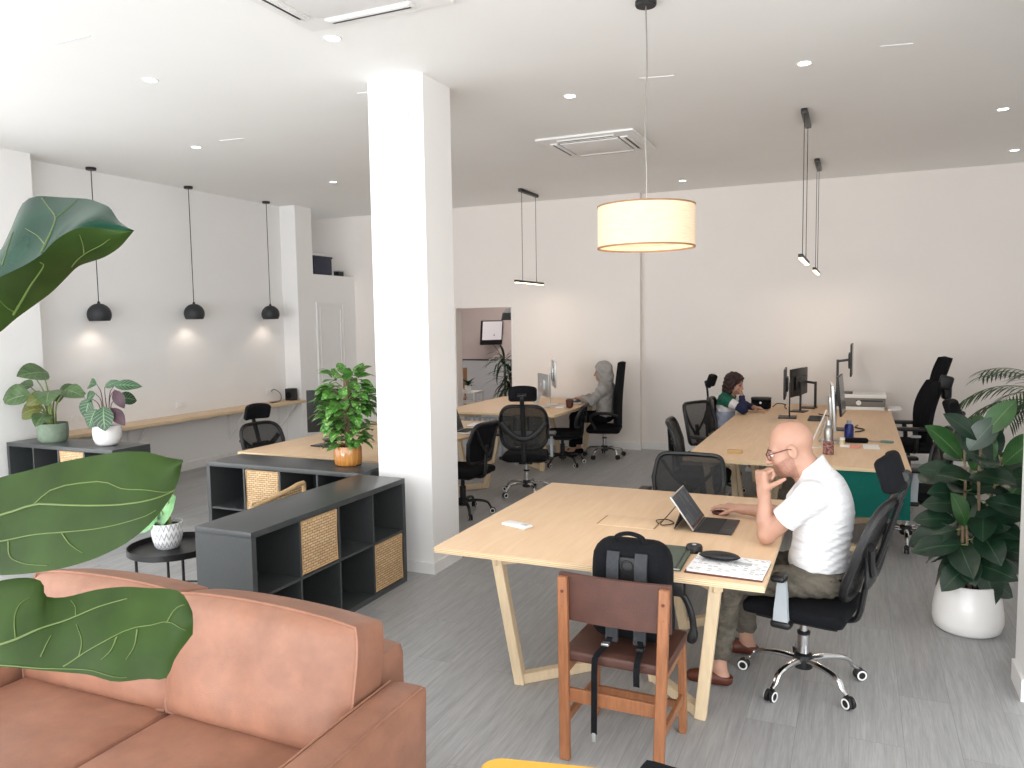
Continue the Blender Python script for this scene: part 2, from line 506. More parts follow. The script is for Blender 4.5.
    def grid(self, rows, closed_u=False, uv=False, flip=False):
        n, m = len(rows), len(rows[0])
        vs = [p for r in rows for p in r]
        uvs = [(i / (n - 1), j / (m - 1)) for i in range(n) for j in range(m)]
        fs = []
        for i in range(n - 1):
            for j in range(m - 1 if not closed_u else m):
                k = (j + 1) % m
                q = (i * m + j, i * m + k, (i + 1) * m + k, (i + 1) * m + j)
                fs.append(q[::-1] if flip else q)
        return self.add(vs, fs, uvs if uv else None)
    def slab(self, rows, th):
        """closed sheet of thickness th from a grid of points"""
        n, m = len(rows), len(rows[0])
        P = np.array([[tuple(p) for p in r] for r in rows], float)
        du = np.gradient(P, axis=0); dv = np.gradient(P, axis=1)
        nn = np.cross(du, dv); nn /= np.linalg.norm(nn, axis=2, keepdims=True) + 1e-12
        A = P + nn * th / 2; B = P - nn * th / 2
        vs = [tuple(p) for p in A.reshape(-1, 3)] + [tuple(p) for p in B.reshape(-1, 3)]
        o = n * m; fs = []
        for i in range(n - 1):
            for j in range(m - 1):
                q = (i * m + j, (i + 1) * m + j, (i + 1) * m + j + 1, i * m + j + 1)
                fs.append(q); fs.append(tuple(x + o for x in q[::-1]))
        for i in range(n - 1):
            a, b = i * m, (i + 1) * m
            fs.append((a, a + o, b + o, b))
            a, b = i * m + m - 1, (i + 1) * m + m - 1
            fs.append((a, b, b + o, a + o))
        for j in range(m - 1):
            a, b = j, j + 1
            fs.append((a, b, b + o, a + o))
            a, b = (n - 1) * m + j, (n - 1) * m + j + 1
            fs.append((a, a + o, b + o, b))
        return self.add(vs, fs)
    def prism(self, poly, z0, z1, T=None):
        """extrude a 2D polygon (x,y) from z0 to z1; T maps local to target"""
        n = len(poly)
        vs = [Vector((x, y, z0)) for x, y in poly] + [Vector((x, y, z1)) for x, y in poly]
        fs = [tuple(range(n - 1, -1, -1)), tuple(range(n, 2 * n))]
        fs += [(i, (i + 1) % n, (i + 1) % n + n, i + n) for i in range(n)]
        if T: vs = [T @ v for v in vs]
        return self.add(vs, fs)
    def move(self, d):
        self.v = [(p[0] + d[0], p[1] + d[1], p[2] + d[2]) for p in self.v]
        return self
    def xf(self, T):
        self.v = [tuple(T @ Vector(p)) for p in self.v]
        return self

def rot_of(r):
    if r is None: return Matrix.Identity(3)
    if isinstance(r, Matrix): return r.to_3x3() if len(r) == 4 else r
    return Euler(r).to_matrix()

def obj(name, mb, mat, parent=None, loc=None, smooth=30):
    me = bpy.data.meshes.new(name)
    me.from_pydata(mb.v, [], mb.f)
    mats = mat if isinstance(mat, (list, tuple)) else [mat]
    for m in mats: me.materials.append(M[m] if isinstance(m, str) else m)
    if len(mats) > 1:
        me.polygons.foreach_set('material_index', mb.mi)
    if mb.has_uv:
        ul = me.uv_layers.new(name='leaf_uv')
        li = np.empty(len(me.loops), dtype=np.int32); me.loops.foreach_get('vertex_index', li)
        ul.data.foreach_set('uv', np.array(mb.uv, dtype=np.float32)[li].ravel())
    bm = bmesh.new(); bm.from_mesh(me)
    if not mb.has_uv:
        bmesh.ops.recalc_face_normals(bm, faces=bm.faces[:])
    bm.to_mesh(me); bm.free()
    if smooth:
        me.polygons.foreach_set('use_smooth', [True] * len(me.polygons))
        if smooth < 180:
            me.set_sharp_from_angle(angle=math.radians(smooth))
    o = bpy.data.objects.new(name, me)
    COL.objects.link(o)
    if parent is not None: o.parent = parent
    if loc is not None: o.location = loc
    return o

def tag(o, label, cat, group=None):
    o['label'] = label; o['category'] = cat
    if group: o['group'] = group
    return o

def thing(name, label, cat, loc=(0, 0, 0), rz=0.0, group=None):
    o = bpy.data.objects.new(name, None)
    o.empty_display_size = 0.05
    COL.objects.link(o)
    o.location = loc; o.rotation_euler = (0, 0, rz)
    return tag(o, label, cat, group)

def dup(root, loc, rz, label, group=None):
    def cp(o, parent):
        c = o.copy(); COL.objects.link(c)
        if parent is not None: c.parent = parent
        for ch in [x for x in bpy.data.objects if x.parent == o]:
            cp(ch, c)
        return c
    r = cp(root, None)
    r.location = loc; r.rotation_euler = (0, 0, rz)
    r['label'] = label
    if group: r['group'] = group
    return r

def struct(name, mb, mat, parent=None, smooth=0):
    o = obj(name, mb, mat, parent, smooth=smooth)
    if parent is None: o['kind'] = 'structure'
    return o

def wobj(name, mb, mat, parent, **k):
    """part whose points are given in world coordinates, under a thing that is not rotated"""
    return obj(name, mb.move([-c for c in parent.location]), mat, parent, **k)

def single(name, mb, mat, loc, label, cat, group=None, rz=0.0, smooth=30):
    o = obj(name, mb, mat, None, loc, smooth)
    o.rotation_euler = (0, 0, rz)
    return tag(o, label, cat, group)

def bez(pts, n=12):
    """Catmull-Rom through points"""
    P = [Vector(p) for p in pts]
    P = [P[0] * 2 - P[1]] + P + [P[-1] * 2 - P[-2]]
    out = []
    for i in range(1, len(P) - 2):
        for k in range(n):
            t = k / n
            a, b, c, d = P[i - 1], P[i], P[i + 1], P[i + 2]
            out.append(0.5 * ((2 * b) + (c - a) * t + (2 * a - 5 * b + 4 * c - d) * t * t + (3 * b - a - 3 * c + d) * t ** 3))
    out.append(P[-2])
    return out

def leaf(mb, base, d, up, L, W, droop=0.3, fold=0.15, shape=0.55, n=9, m=5, wav=0.0, tipw=0.0, curl=0.0):
    """leaf from base along d, face towards up; shape = where it is widest"""
    base, d, up = Vector(base), Vector(d).normalized(), Vector(up)
    up = (up - d * up.dot(d))
    up = up.normalized() if up.length > 1e-5 else d.orthogonal().normalized()
    side = d.cross(up)
    rows = []
    p = base.copy(); cd = d.copy(); cu = up.copy()
    step = L / (n - 1)
    for i in range(n):
        t = i / (n - 1)
        if t <= shape: w = math.sin(PI / 2 * t / shape) ** 0.75
        else: w = max(0.0, math.cos(PI / 2 * (t - shape) / (1 - shape))) ** 0.85
        w = max(w, 0.02) * W / 2
        row = []
        for j in range(m):
            s = -1 + 2 * j / (m - 1)
            z = fold * abs(s) * w - curl * s * s * w
            if wav: z += wav * W * math.sin(t * 9 + s * 2.0) * abs(s)
            row.append(p + side * (s * w) + cu * z)
        rows.append(row)
        q = Matrix.Rotation(-droop / (n - 1), 3, side)
        cd = q @ cd; cu = q @ cu
        p = p + cd * step
    return mb.grid(rows, uv=True)

# ------------------------------------------------------------------ signed-distance bodies (one continuous skin)
class SDF:
    def __init__(self, lo, hi, h):
        self.lo = np.array(lo, float); self.h = h
        self.n = np.ceil((np.array(hi) - self.lo) / h).astype(int) + 1
        self.F = np.full(tuple(self.n), 1.0, dtype=np.float32)
    def _win(self, lo, hi, pad):
        a = np.maximum(0, np.floor((np.array(lo) - pad - self.lo) / self.h).astype(int))
        b = np.minimum(self.n, np.ceil((np.array(hi) + pad - self.lo) / self.h).astype(int) + 1)
        if (b <= a).any(): return None
        ax = [self.lo[i] + self.h * np.arange(a[i], b[i], dtype=np.float32) for i in range(3)]
        X, Y, Z = np.meshgrid(*ax, indexing='ij')
        return tuple(slice(a[i], b[i]) for i in range(3)), np.stack([X, Y, Z], -1)
    def _put(self, sl, d, k, op):
        F = self.F[sl]
        if op == 'add':
            if k > 0:
                hh = np.maximum(k - np.abs(F - d), 0) / k
                self.F[sl] = np.minimum(F, d) - hh * hh * k * 0.25
            else: self.F[sl] = np.minimum(F, d)
        else:
            d = -d
            hh = np.maximum(k - np.abs(F - d), 0) / max(k, 1e-6)
            self.F[sl] = np.maximum(F, d) + hh * hh * k * 0.25
    def cap(self, a, b, ra, rb=None, k=0.02, op='add', flat=None, flatdir=None):
        rb = ra if rb is None else rb
        a, b = np.array(a, float), np.array(b, float)
        m = max(ra, rb)
        w = self._win(np.minimum(a, b) - m, np.maximum(a, b) + m, k + 4 * self.h)
        if w is None: return self
        sl, P = w
        ba = b - a; L2 = float(ba @ ba) or 1e-9
        t = np.clip(((P - a) @ ba) / L2, 0, 1)
        d = np.linalg.norm(P - a - t[..., None] * ba, axis=-1) - (ra + (rb - ra) * t)
        if flat:
            u = ba / math.sqrt(L2)
            if 'b' in flat: d = np.maximum(d, (P - b) @ u)
            if 'a' in flat: d = np.maximum(d, (a - P) @ u)
        self._put(sl, d.astype(np.float32), k, op)
        return self
    def ell(self, c, r, R=None, k=0.02, op='add'):
        c = np.array(c, float); r = np.array(r, float)
        R = np.eye(3) if R is None else np.array(R, float)
        ext = np.abs(R) @ r
        w = self._win(c - ext, c + ext, k + 4 * self.h)
        if w is None: return self
        sl, P = w
        q = (P - c) @ R
        k0 = np.linalg.norm(q / r, axis=-1); k1 = np.linalg.norm(q / (r * r), axis=-1) + 1e-9
        self._put(sl, (k0 * (k0 - 1) / k1).astype(np.float32), k, op)
        return self
    def cut(self, pt, nrm, lo=None, hi=None):
        """remove the side nrm points to (within the window)"""
        lo = self.lo if lo is None else lo; hi = (self.lo + self.n * self.h) if hi is None else hi
        w = self._win(lo, hi, 0)
        sl, P = w
        nv = np.array(nrm, float); nv /= np.linalg.norm(nv)
        d = (P - np.array(pt, float)) @ nv
        self.F[sl] = np.maximum(self.F[sl], d.astype(np.float32))
        return self
    def wave(self, fn, lo=None, hi=None):
        lo = self.lo if lo is None else lo; hi = (self.lo + self.n * self.h) if hi is None else hi
        sl, P = self._win(lo, hi, 0)
        self.F[sl] += fn(P).astype(np.float32)
        return self
    def mesh(self, smooth=1):
        F = self.F; h = self.h
        S = F < 0
        nx, ny, nz = F.shape
        c = np.zeros((nx - 1, ny - 1, nz - 1), dtype=np.int8)
        for i in (0, 1):
            for j in (0, 1):
                for k in (0, 1):
                    c += S[i:nx - 1 + i, j:ny - 1 + j, k:nz - 1 + k]
        act = (c > 0) & (c < 8)
        idx = np.full(act.shape, -1, dtype=np.int64)
        ii, jj, kk = np.nonzero(act)
        idx[ii, jj, kk] = np.arange(len(ii))
        acc = np.zeros((len(ii), 3)); cnt = np.zeros(len(ii))
        cor = [(a, b, d) for a in (0, 1) for b in (0, 1) for d in (0, 1)]
        for p in cor:
            for ax in range(3):
                if p[ax]: continue
                q = list(p); q[ax] = 1
                fa = F[ii + p[0], jj + p[1], kk + p[2]]; fb = F[ii + q[0], jj + q[1], kk + q[2]]
                m = (fa < 0) != (fb < 0)
                t = np.where(m, fa / np.where(m, fa - fb, 1), 0)
                pt = np.tile(np.array(p, float), (len(ii), 1)); pt[:, ax] += t
                acc[m] += pt[m]; cnt[m] += 1
        V = self.lo + h * (np.stack([ii, jj, kk], 1) + acc / cnt[:, None])
        faces = []
        for ax in range(3):
            o = [0, 0, 0]; o[ax] = 1
            A = S[:nx - o[0], :ny - o[1], :nz - o[2]]; B = S[o[0]:, o[1]:, o[2]:]
            e = np.argwhere(A != B)
            u, v = [x for x in range(3) if x != ax]
            ok = (e[:, u] > 0) & (e[:, v] > 0) & (e[:, u] < F.shape[u] - 1) & (e[:, v] < F.shape[v] - 1)
            e = e[ok]
            du = np.zeros(3, int); du[u] = 1
            dv = np.zeros(3, int); dv[v] = 1
            q = [e - du - dv, e - dv, e, e - du]
            Q = np.stack([idx[x[:, 0], x[:, 1], x[:, 2]] for x in q], 1)
            s = A[e[:, 0], e[:, 1], e[:, 2]]
            if ax == 1: s = ~s
            Q[~s] = Q[~s][:, ::-1]
            faces.append(Q)
        Q = np.concatenate(faces)
        Q = Q[(Q >= 0).all(1)]
        for _ in range(smooth):
            a = np.concatenate([Q[:, [0, 1]], Q[:, [1, 2]], Q[:, [2, 3]], Q[:, [3, 0]]])
            s = np.zeros_like(V); n = np.zeros(len(V))
            for x, y in ((0, 1), (1, 0)):
                for d in range(3): s[:, d] += np.bincount(a[:, x], weights=V[a[:, y], d], minlength=len(V))
                n += np.bincount(a[:, x], minlength=len(V))
            V = V * 0.5 + 0.5 * s / np.maximum(n, 1)[:, None]
        return V, Q

def sdf_obj(name, S, mat, parent, region=None, smooth=1):
    """mesh object from a field; region(V) gives each vertex's material index"""
    V, Q = S.mesh(smooth)
    V = V - np.array(parent.location)
    me = bpy.data.meshes.new(name)
    me.from_pydata(V.tolist(), [], Q.tolist())
    mats = mat if isinstance(mat, (list, tuple)) else [mat]
    for m in mats: me.materials.append(M[m])
    if region is not None:
        C = V[Q].mean(1) + np.array(parent.location)
        me.polygons.foreach_set('material_index', region(C).astype(np.int32))
    me.polygons.foreach_set('use_smooth', [True] * len(me.polygons))
    o = bpy.data.objects.new(name, me); COL.objects.link(o); o.parent = parent
    return o
# ------------------------------------------------------------------ camera
cam = bpy.data.cameras.new('camera'); co = bpy.data.objects.new('camera', cam); COL.objects.link(co)
_r = 0.0809759; _y = 0.4196977; _ro = -0.0151926
fw = Vector((-math.sin(_y) * math.cos(_r), math.cos(_y) * math.cos(_r), -math.sin(_r)))
r0 = Vector((math.cos(_y), math.sin(_y), 0)); u0 = r0.cross(fw)
rr = r0 * math.cos(_ro) + u0 * math.sin(_ro); uu = -r0 * math.sin(_ro) + u0 * math.cos(_ro)
mw = Matrix((rr, uu, -fw)).transposed().to_4x4(); mw.translation = Vector((0, 0, 1.9))
co.matrix_world = mw
cam.sensor_width = 36; cam.lens = 774.62 / 1024 * 36; cam.clip_start = 0.05; cam.clip_end = 100
SC.camera = co

# ------------------------------------------------------------------ room shell
CZ = 3.69           # ceiling height
XL, YB, XR, YF = -8.07, 10.97, 3.3, -5.0
struct('floor', MB().b2((XL - 0.3, YF - 0.2, -0.1), (XR + 0.3, 16.0, 0)), 'floor')
struct('ceiling', MB().b2((XL - 0.9, YF - 0.2, CZ), (XR + 0.3, YB + 0.25, CZ + 0.12)), 'ceil')
struct('wall_left', MB().b2((XL - 0.2, 5.42, 0), (XL, 9.5, CZ)), 'wall')
struct('wall_left_front', MB().b2((XL - 0.2, YF, 0), (-7.8, 5.42, CZ)), 'wall')
struct('wall_right', MB().b2((XR, YF, 0), (XR + 0.2, YB, CZ)), 'wall')
# far wall: left piece, piece over the opening, piece up to the pilaster, right piece set a little back
b = MB()
b.b2((-9.0, YB, 0), (-5.86, YB + 0.2, CZ)); struct('wall_back', b, 'wallglow')
struct('wall_back_over_opening', MB().b2((-5.86, YB, 2.115), (-4.87, YB + 0.2, CZ)), 'wallglow')
struct('wall_back_middle', MB().b2((-4.87, YB, 0), (-2.86, YB + 0.2, CZ)), 'wallglow')
struct('wall_back_right', MB().b2((-2.86, YB + 0.1, 0), (XR, YB + 0.3, CZ)), 'wallglow')
struct('trim_pilaster', MB().b2((-3.36, YB - 0.012, 0), (-2.86, YB + 0.01, CZ)), 'wallglow')
# left rear block with the storage niche above and a panelled door below
NX = -7.78
struct('wall_left_column', MB().b2((XL - 0.2, 9.5, 0), (NX, 9.88, CZ)), 'wall')
struct('wall_left_rear', MB().b2((XL - 0.9, 9.88, 0), (NX, YB, 2.68)), 'wall')
struct('wall_niche_back', MB().b2((XL - 0.9, 9.88, 2.68), (XL - 0.7, YB, CZ)), 'wall')
d1 = struct('door_1', MB().b2((NX, 9.92, 0.0), (NX + 0.012, 10.62, 2.24)), 'trimw')
for y0, y1, z0, z1 in ((9.92, 9.95, 0, 2.24), (10.59, 10.62, 0, 2.24), (9.95, 10.59, 2.21, 2.24), (10.0, 10.02, 0.2, 2.15), (10.52, 10.54, 0.2, 2.15), (10.02, 10.52, 2.13, 2.15)):
    obj('door_moulding', MB().b2((NX + 0.012, y0, z0), (NX + 0.024, y1, z1)), 'trimw', d1, smooth=0)
# free-standing pillar
struct('wall_pillar', MB().b2((-3.365, 4.986, 0), (-2.895, 5.40, CZ)), 'wall')
b = MB()
b.b2((-3.38, 4.971, 0), (-2.88, 4.986, 0.085)); b.b2((-2.895, 4.986, 0), (-2.88, 5.415, 0.085)); b.b2((-3.38, 4.986, 0), (-3.365, 5.415, 0.085)); b.b2((-3.365, 5.40, 0), (-2.895, 5.415, 0.085))
struct('baseboard_pillar', b, 'trimw')
# partition end at the right
struct('wall_partition_right', MB().b2((0.783, 4.37, 0), (1.5, 4.62, CZ)), 'wall')
struct('baseboard_partition', MB().b2((0.767, 4.352, 0), (1.5, 4.37, 0.11)), 'trimw')
struct('baseboard_partition_side', MB().b2((0.767, 4.37, 0), (0.783, 4.62, 0.11)), 'trimw')
struct('baseboard_back', MB().b2((-4.87, YB - 0.028, 0), (-2.845, YB - 0.012, 0.11)), 'trimw')
struct('baseboard_back_right', MB().b2((-2.86, YB + 0.084, 0), (XR, YB + 0.1, 0.11)), 'trimw')
struct('baseboard_left', MB().b2((XL, 5.42, 0), (XL + 0.016, 9.5, 0.11)), 'trimw')
struct('trim_opening', MB().b2((-4.89, YB - 0.012, 0), (-4.87, YB + 0.2, 2.125)), 'trimw')
# shop front behind the camera: posts and sill, open glazing light
for i, x in enumerate((-8.0, -5.2, -2.4, 0.4, 3.2)):
    struct('window_%d' % (i + 1), MB().b2((x - 0.04, YF - 0.05, 0), (x + 0.04, YF + 0.05, CZ)), 'alu')
struct('trim_shopfront', MB().b2((XL, YF - 0.06, 0), (XR, YF + 0.06, 0.12)), 'alu')
# meeting room seen through the opening
struct('wall_meeting_far', MB().b2((-9.2, 14.6, 0), (-3.6, 14.8, 3.0)), 'room2')
struct('trim_dado', MB().b2((-9.2, 14.585, 1.085), (-3.6, 14.6, 1.115)), 'black')
struct('wall_meeting_dado', MB().b2((-9.2, 14.592, 0), (-3.6, 14.6, 1.085)), 'room2low')
struct('wall_meeting_left', MB().b2((-9.4, YB + 0.2, 0), (-9.2, 14.8, 3.0)), 'room2')
struct('wall_meeting_right', MB().b2((-3.6, YB + 0.2, 0), (-3.4, 14.8, 3.0)), 'room2')
struct('ceiling_meeting', MB().b2((-9.4, YB + 0.2, 3.0), (-3.4, 14.8, 3.1)), 'ceil')

# sockets and ceiling marks
def socket(y, z, label):
    t = thing('wall_socket', label, 'socket', (XL, y, z))
    obj('face_plate', MB().box((0.006, 0, 0), (0.012, 0.16, 0.085), 0.004), 'white', t)
    for dy in (-0.038, 0.038):
        obj('outlet', MB().lathe([(0.0, 0), (0.024, 0), (0.026, 0.006), (0.0, 0.004)], seg=20).xf(Matrix.Translation((0.012, dy, 0)) @ Matrix.Rotation(PI / 2, 4, 'Y')), 'trimw', t)
socket(9.13, 0.90, 'white wall socket at the far end of the wall counter, a cable plugged in')
socket(7.44, 0.875, 'white double wall socket above the middle of the wall counter')
socket(5.95, 0.87, 'white wall socket between the two plants on the black shelf')

def hatch(x, y, l, rz, label):
    t = MB().box((0, 0, -0.002), (l, 0.012, 0.004))
    single('ceiling_slot', t, 'trimw', (x, y, CZ), label, 'ceiling mark', rz=rz)
hatch(-4.5, 3.45, 0.32, 0.0, 'thin white slot line in the ceiling above the fig plant')
hatch(-5.55, 5.9, 0.28, 0.1, 'thin white slot line in the ceiling beside the middle globe lamp')
hatch(-3.5, 5.2, 0.2, 0.05, 'short white slot line in the ceiling next to the pillar')
hatch(-1.4, 5.85, 0.25, 0.2, 'thin slot line in the ceiling beside the drum lamp cord')
hatch(0.2, 5.9, 0.2, 0.2, 'thin slot line in the ceiling above the big desk')

# downlights
def downlight(x, y, label):
    t = thing('ceiling_downlight', label, 'downlight', (x, y, CZ))
    obj('trim_ring', MB().lathe([(0.040, -0.001), (0.052, -0.006), (0.056, -0.004), (0.058, 0.0)], seg=28), 'white', t)
    obj('lens', MB().lathe([(0.0, -0.003), (0.042, -0.003)], seg=28), 'led', t)
for x, y, s in ((-3.05, 4.15, 'in front of the pillar, beside the nearest air conditioner'), (-4.74, 4.24, 'above the fig plant leaves'),
                (-6.10, 5.98, 'near the middle black globe lamp'), (-6.09, 8.2, 'between the last globe lamp and the pillar'),
                (-2.14, 6.02, 'between the pillar and the drum lamp cord'), (-2.12, 10.3, 'above the right of the drum shade by the far wall'),
                (-0.38, 6.02, 'in front of the two bar pendants over the big desk'), (1.13, 8.13, 'beside the longer-corded bar pendant'),
                (1.54, 10.2, 'close to the far wall corner beyond the ergonomic chairs')):
    downlight(x, y, 'recessed round ceiling downlight ' + s)

# air conditioners
def aircon(x0, x1, y0, y1, label):
    cx, cy = (x0 + x1) / 2, (y0 + y1) / 2
    w, d = x1 - x0, y1 - y0
    t = thing('ceiling_air_conditioner', label, 'air conditioner', (cx, cy, CZ))
    obj('panel', MB().rbox((0, 0, -0.015), (w, d, 0.030), 0.014, 5), 'white', t)
    obj('intake_grille', MB().box((0, 0, -0.038), (w * 0.60, d * 0.60, 0.016), 0.01), 'trimw', t)
    obj('intake_gap', MB().box((0, 0, -0.0310), (w * 0.63, d * 0.63, 0.004)), 'greyd', t)
    for k in range(4):
        T = Matrix.Rotation(k * PI / 2, 4, 'Z') @ Matrix.Translation((0, d * 0.39, -0.035))
        v = obj('air_vent', MB().box((0, 0, 0), (w * 0.58, d * 0.085, 0.012), 0.003).xf(T), 'trimw', t)
        obj('vent_slot', MB().box((0, 0.006, -0.004), (w * 0.54, d * 0.032, 0.004)).xf(T), 'blackp', v)
        obj('vent_flap', MB().box((0, -0.014, -0.006), (w * 0.54, d * 0.03, 0.006), 0.002).xf(T), 'white', v)
aircon(-2.95, -1.95, 7.24, 8.16, 'square white ceiling air conditioner beyond the pillar, above the far desks')
aircon(-3.06, -2.08, 2.98, 3.96, 'square white ceiling air conditioner cut by the top of the photo')

# emergency light on the pillar
t = thing('emergency_light', 'small white emergency light with conduit high on the square pillar', 'emergency light', (-3.16, 4.986, 3.39))
obj('housing', MB().box((0, -0.03, 0), (0.29, 0.06, 0.11), 0.02), 'white', t)
obj('diffuser', MB().box((0.02, -0.062, -0.005), (0.22, 0.012, 0.07), 0.005), 'trimw', t)
obj('conduit', MB().cyl((0, -0.012, 0.05), (0, -0.012, 0.30), 0.011, seg=12), 'trimw', t)

# ------------------------------------------------------------------ lamps
def globe_lamp(x, y, z, label):
    t = thing('globe_pendant_lamp', label, 'pendant lamp', (x, y, CZ), group='black globe pendants over the wall counter')
    dz = z - CZ
    obj('canopy', MB().lathe([(0, -0.03), (0.05, -0.03), (0.055, -0.024), (0.055, 0)], seg=24), 'blackm', t)
    obj('cord', MB().cyl((0, 0, -0.02), (0, 0, dz + 0.13), 0.005, seg=8), 'blackp', t)
    R = 0.128
    pr = []
    for k in range(15):
        a = PI / 2 - k / 14 * math.radians(124)
        pr.append((max(R * math.cos(a), 0.004), R * math.sin(a)))
    inner = [(r * 0.95, q * 0.95) for r, q in reversed(pr)]
    obj('lamp_shade', MB().lathe(pr + inner, (0, 0, dz), 36), 'globe', t)
    obj('cord_cap', MB().lathe([(0.0, 0.15), (0.012, 0.15), (0.018, 0.125), (0.02, 0.12)], (0, 0, dz), 16), 'blackm', t)
    obj('bulb', MB().ball((0, 0, dz - 0.015), 0.04, 14, 10), 'ledlamp', t)
    L = bpy.data.lights.new('globe_light', 'SPOT'); L.energy = 2.6; L.color = (1.0, 0.84, 0.70); L.shadow_soft_size = 0.05
    L.spot_size = math.radians(125); L.spot_blend = 0.6
    o = bpy.data.objects.new('globe_light', L); COL.objects.link(o); o.location = (x, y, z - 0.085)
globe_lamp(-7.90, 6.19, 2.045, 'black globe pendant lamp hanging behind the fig leaf, nearest of the three')
globe_lamp(-7.90, 7.58, 2.06, 'black globe pendant lamp, middle one of three over the wall counter')
globe_lamp(-7.90, 9.02, 2.055, 'black globe pendant lamp nearest the wall column and storage niche')

t = thing('drum_pendant_lamp', 'large cream linen drum lamp with dark rims hanging by a wire', 'pendant lamp', (-1.127, 4.46, CZ))
RR = 0.278; zt, zb = 2.548 - CZ, 2.312 - CZ
obj('canopy', MB().lathe([(0, -0.03), (0.055, -0.03), (0.06, -0.022), (0.06, 0)], seg=24), 'blackm', t)
obj('cord', MB().tube(bez([(0, 0, -0.02), (0.006, 0, -0.35), (-0.005, 0, -0.7), (0.003, 0, -0.95), (0, 0, zt + 0.0)], 6), 0.004, 8), 'steel', t)
sh = obj('lamp_shade', MB().lathe([(RR, zb), (RR, zt), (RR - 0.006, zt), (RR - 0.006, zb)], seg=64), 'shade', t)
obj('shade_rim', MB().lathe([(RR + 0.002, zt - 0.006), (RR + 0.003, zt + 0.003), (RR - 0.007, zt + 0.003), (RR - 0.007, zt - 0.006)], seg=64), 'brownwood', t)
obj('shade_rim', MB().lathe([(RR + 0.002, zb + 0.005), (RR + 0.003, zb - 0.004), (RR - 0.007, zb - 0.004), (RR - 0.007, zb + 0.005)], seg=64), 'brownwood', t)
b = MB()
for k in range(3):
    a = 2 * PI * k / 3 + 0.4
    b.cyl((0, 0, zt - 0.01), ((RR - 0.006) * math.cos(a), (RR - 0.006) * math.sin(a), zt - 0.01), 0.003, seg=6)
obj('spider', b, 'steel', t)
obj('diffuser', MB().lathe([(0, zb + 0.03), (RR - 0.01, zb + 0.03)], seg=48), 'shade', t)
obj('bulb', MB().ball((0, 0, zt - 0.09), 0.04, 14, 10), 'ledlamp', t)
L = bpy.data.lights.new('drum_light', 'POINT'); L.energy = 6; L.color = (1.0, 0.84, 0.66); L.shadow_soft_size = 0.2
o = bpy.data.objects.new('drum_light', L); COL.objects.link(o); o.location = (-1.127, 4.46, 2.12)

def bar_pendant(x, y, z, rz, l, label):
    t = thing('bar_pendant_lamp', label, 'pendant lamp', (x, y, CZ), rz)
    dz = z - CZ
    obj('canopy', MB().box((0, 0, -0.022), (0.62 * l, 0.055, 0.044), 0.01), 'blackm', t)
    for s in (-1, 1):
        obj('cord', MB().cyl((s * 0.25 * l, 0, -0.03), (s * 0.25 * l, 0, dz + 0.02), 0.0035, seg=6), 'blackp', t)
    br = obj('lamp_bar', MB().box((0, 0, dz + 0.018), (l, 0.04, 0.032), 0.006), 'blackm', t)
    obj('light_strip', MB().box((0, 0, dz - 0.001), (l * 0.96, 0.032, 0.008)), 'ledwarm', t)
    L = bpy.data.lights.new('bar_light', 'AREA'); L.energy = 4 if x > -2 else 2.5; L.color = (1.0, 0.80, 0.66); L.shape = 'RECTANGLE'; L.size = l; L.size_y = 0.05
    o = bpy.data.objects.new('bar_light', L); COL.objects.link(o); o.location = (x, y, z - 0.02); o.rotation_euler = (0, 0, rz)
bar_pendant(-0.455, 7.58, 2.40, PI / 2, 1.0, 'slim black bar pendant over the big desk, nearer and longer-corded of the pair')
bar_pendant(-0.458, 9.93, 2.42, PI / 2, 1.0, 'slim black bar pendant over the far end of the big desk')
bar_pendant(-4.21, 10.1, 2.42, PI / 2, 1.0, 'slim black bar pendant with two cords over the desk of the hooded person')

# ------------------------------------------------------------------ daylight and world
w = bpy.data.worlds.new('world'); SC.world = w; w.use_nodes = True
bg = w.node_tree.nodes['Background']; bg.inputs[0].default_value = (0.93, 0.97, 1.0, 1); bg.inputs[1].default_value = 1.0
def area(name, loc, rot, sx, sy, e, col):
    L = bpy.data.lights.new(name, 'AREA'); L.shape = 'RECTANGLE'; L.size = sx; L.size_y = sy; L.energy = e; L.color = col
    o = bpy.data.objects.new(name, L); COL.objects.link(o); o.location = loc; o.rotation_euler = rot
    return o
# light of the glazed shop front, shining into the room (+Y)
area('shopfront_daylight', (-2.4, YF + 0.1, 1.85), (PI / 2, 0, 0), 10.8, 3.5, 470, (0.97, 0.985, 1.0))
# side window on the front left
area('right_window_daylight', (3.2, -0.8, 1.9), (0, PI / 2, 0), 3.0, 6.0, 120, (0.97, 0.985, 1.0))
area('left_window_daylight', (-7.7, 1.9, 1.45), (0, -PI / 2, 0), 2.5, 5.0, 95, (0.97, 0.985, 1.0))
area('ceiling_fill', (-2.4, YF + 0.7, 0.12), (PI - 0.9, 0, 0), 10.6, 1.2, 480, (0.98, 0.99, 1.0))  # added low lamp aimed upward to brighten the ceiling
area('meeting_room_light', (-6.2, 13.0, 2.9), (0, 0, 0), 1.6, 1.2, 34, (1.0, 0.92, 0.86))

SC.view_settings.view_transform = 'Standard'
SC.view_settings.look = 'None'
SC.view_settings.exposure = 0.10
SC.cycles.use_denoising = True
try: SC.cycles.denoiser = 'OPENIMAGEDENOISE'
except Exception: pass
SC.cycles.max_bounces = 10; SC.cycles.diffuse_bounces = 6; SC.cycles.transparent_max_bounces = 12
SC.cycles.sample_clamp_indirect = 6.0
SC.cycles.caustics_reflective = False; SC.cycles.caustics_refractive = False
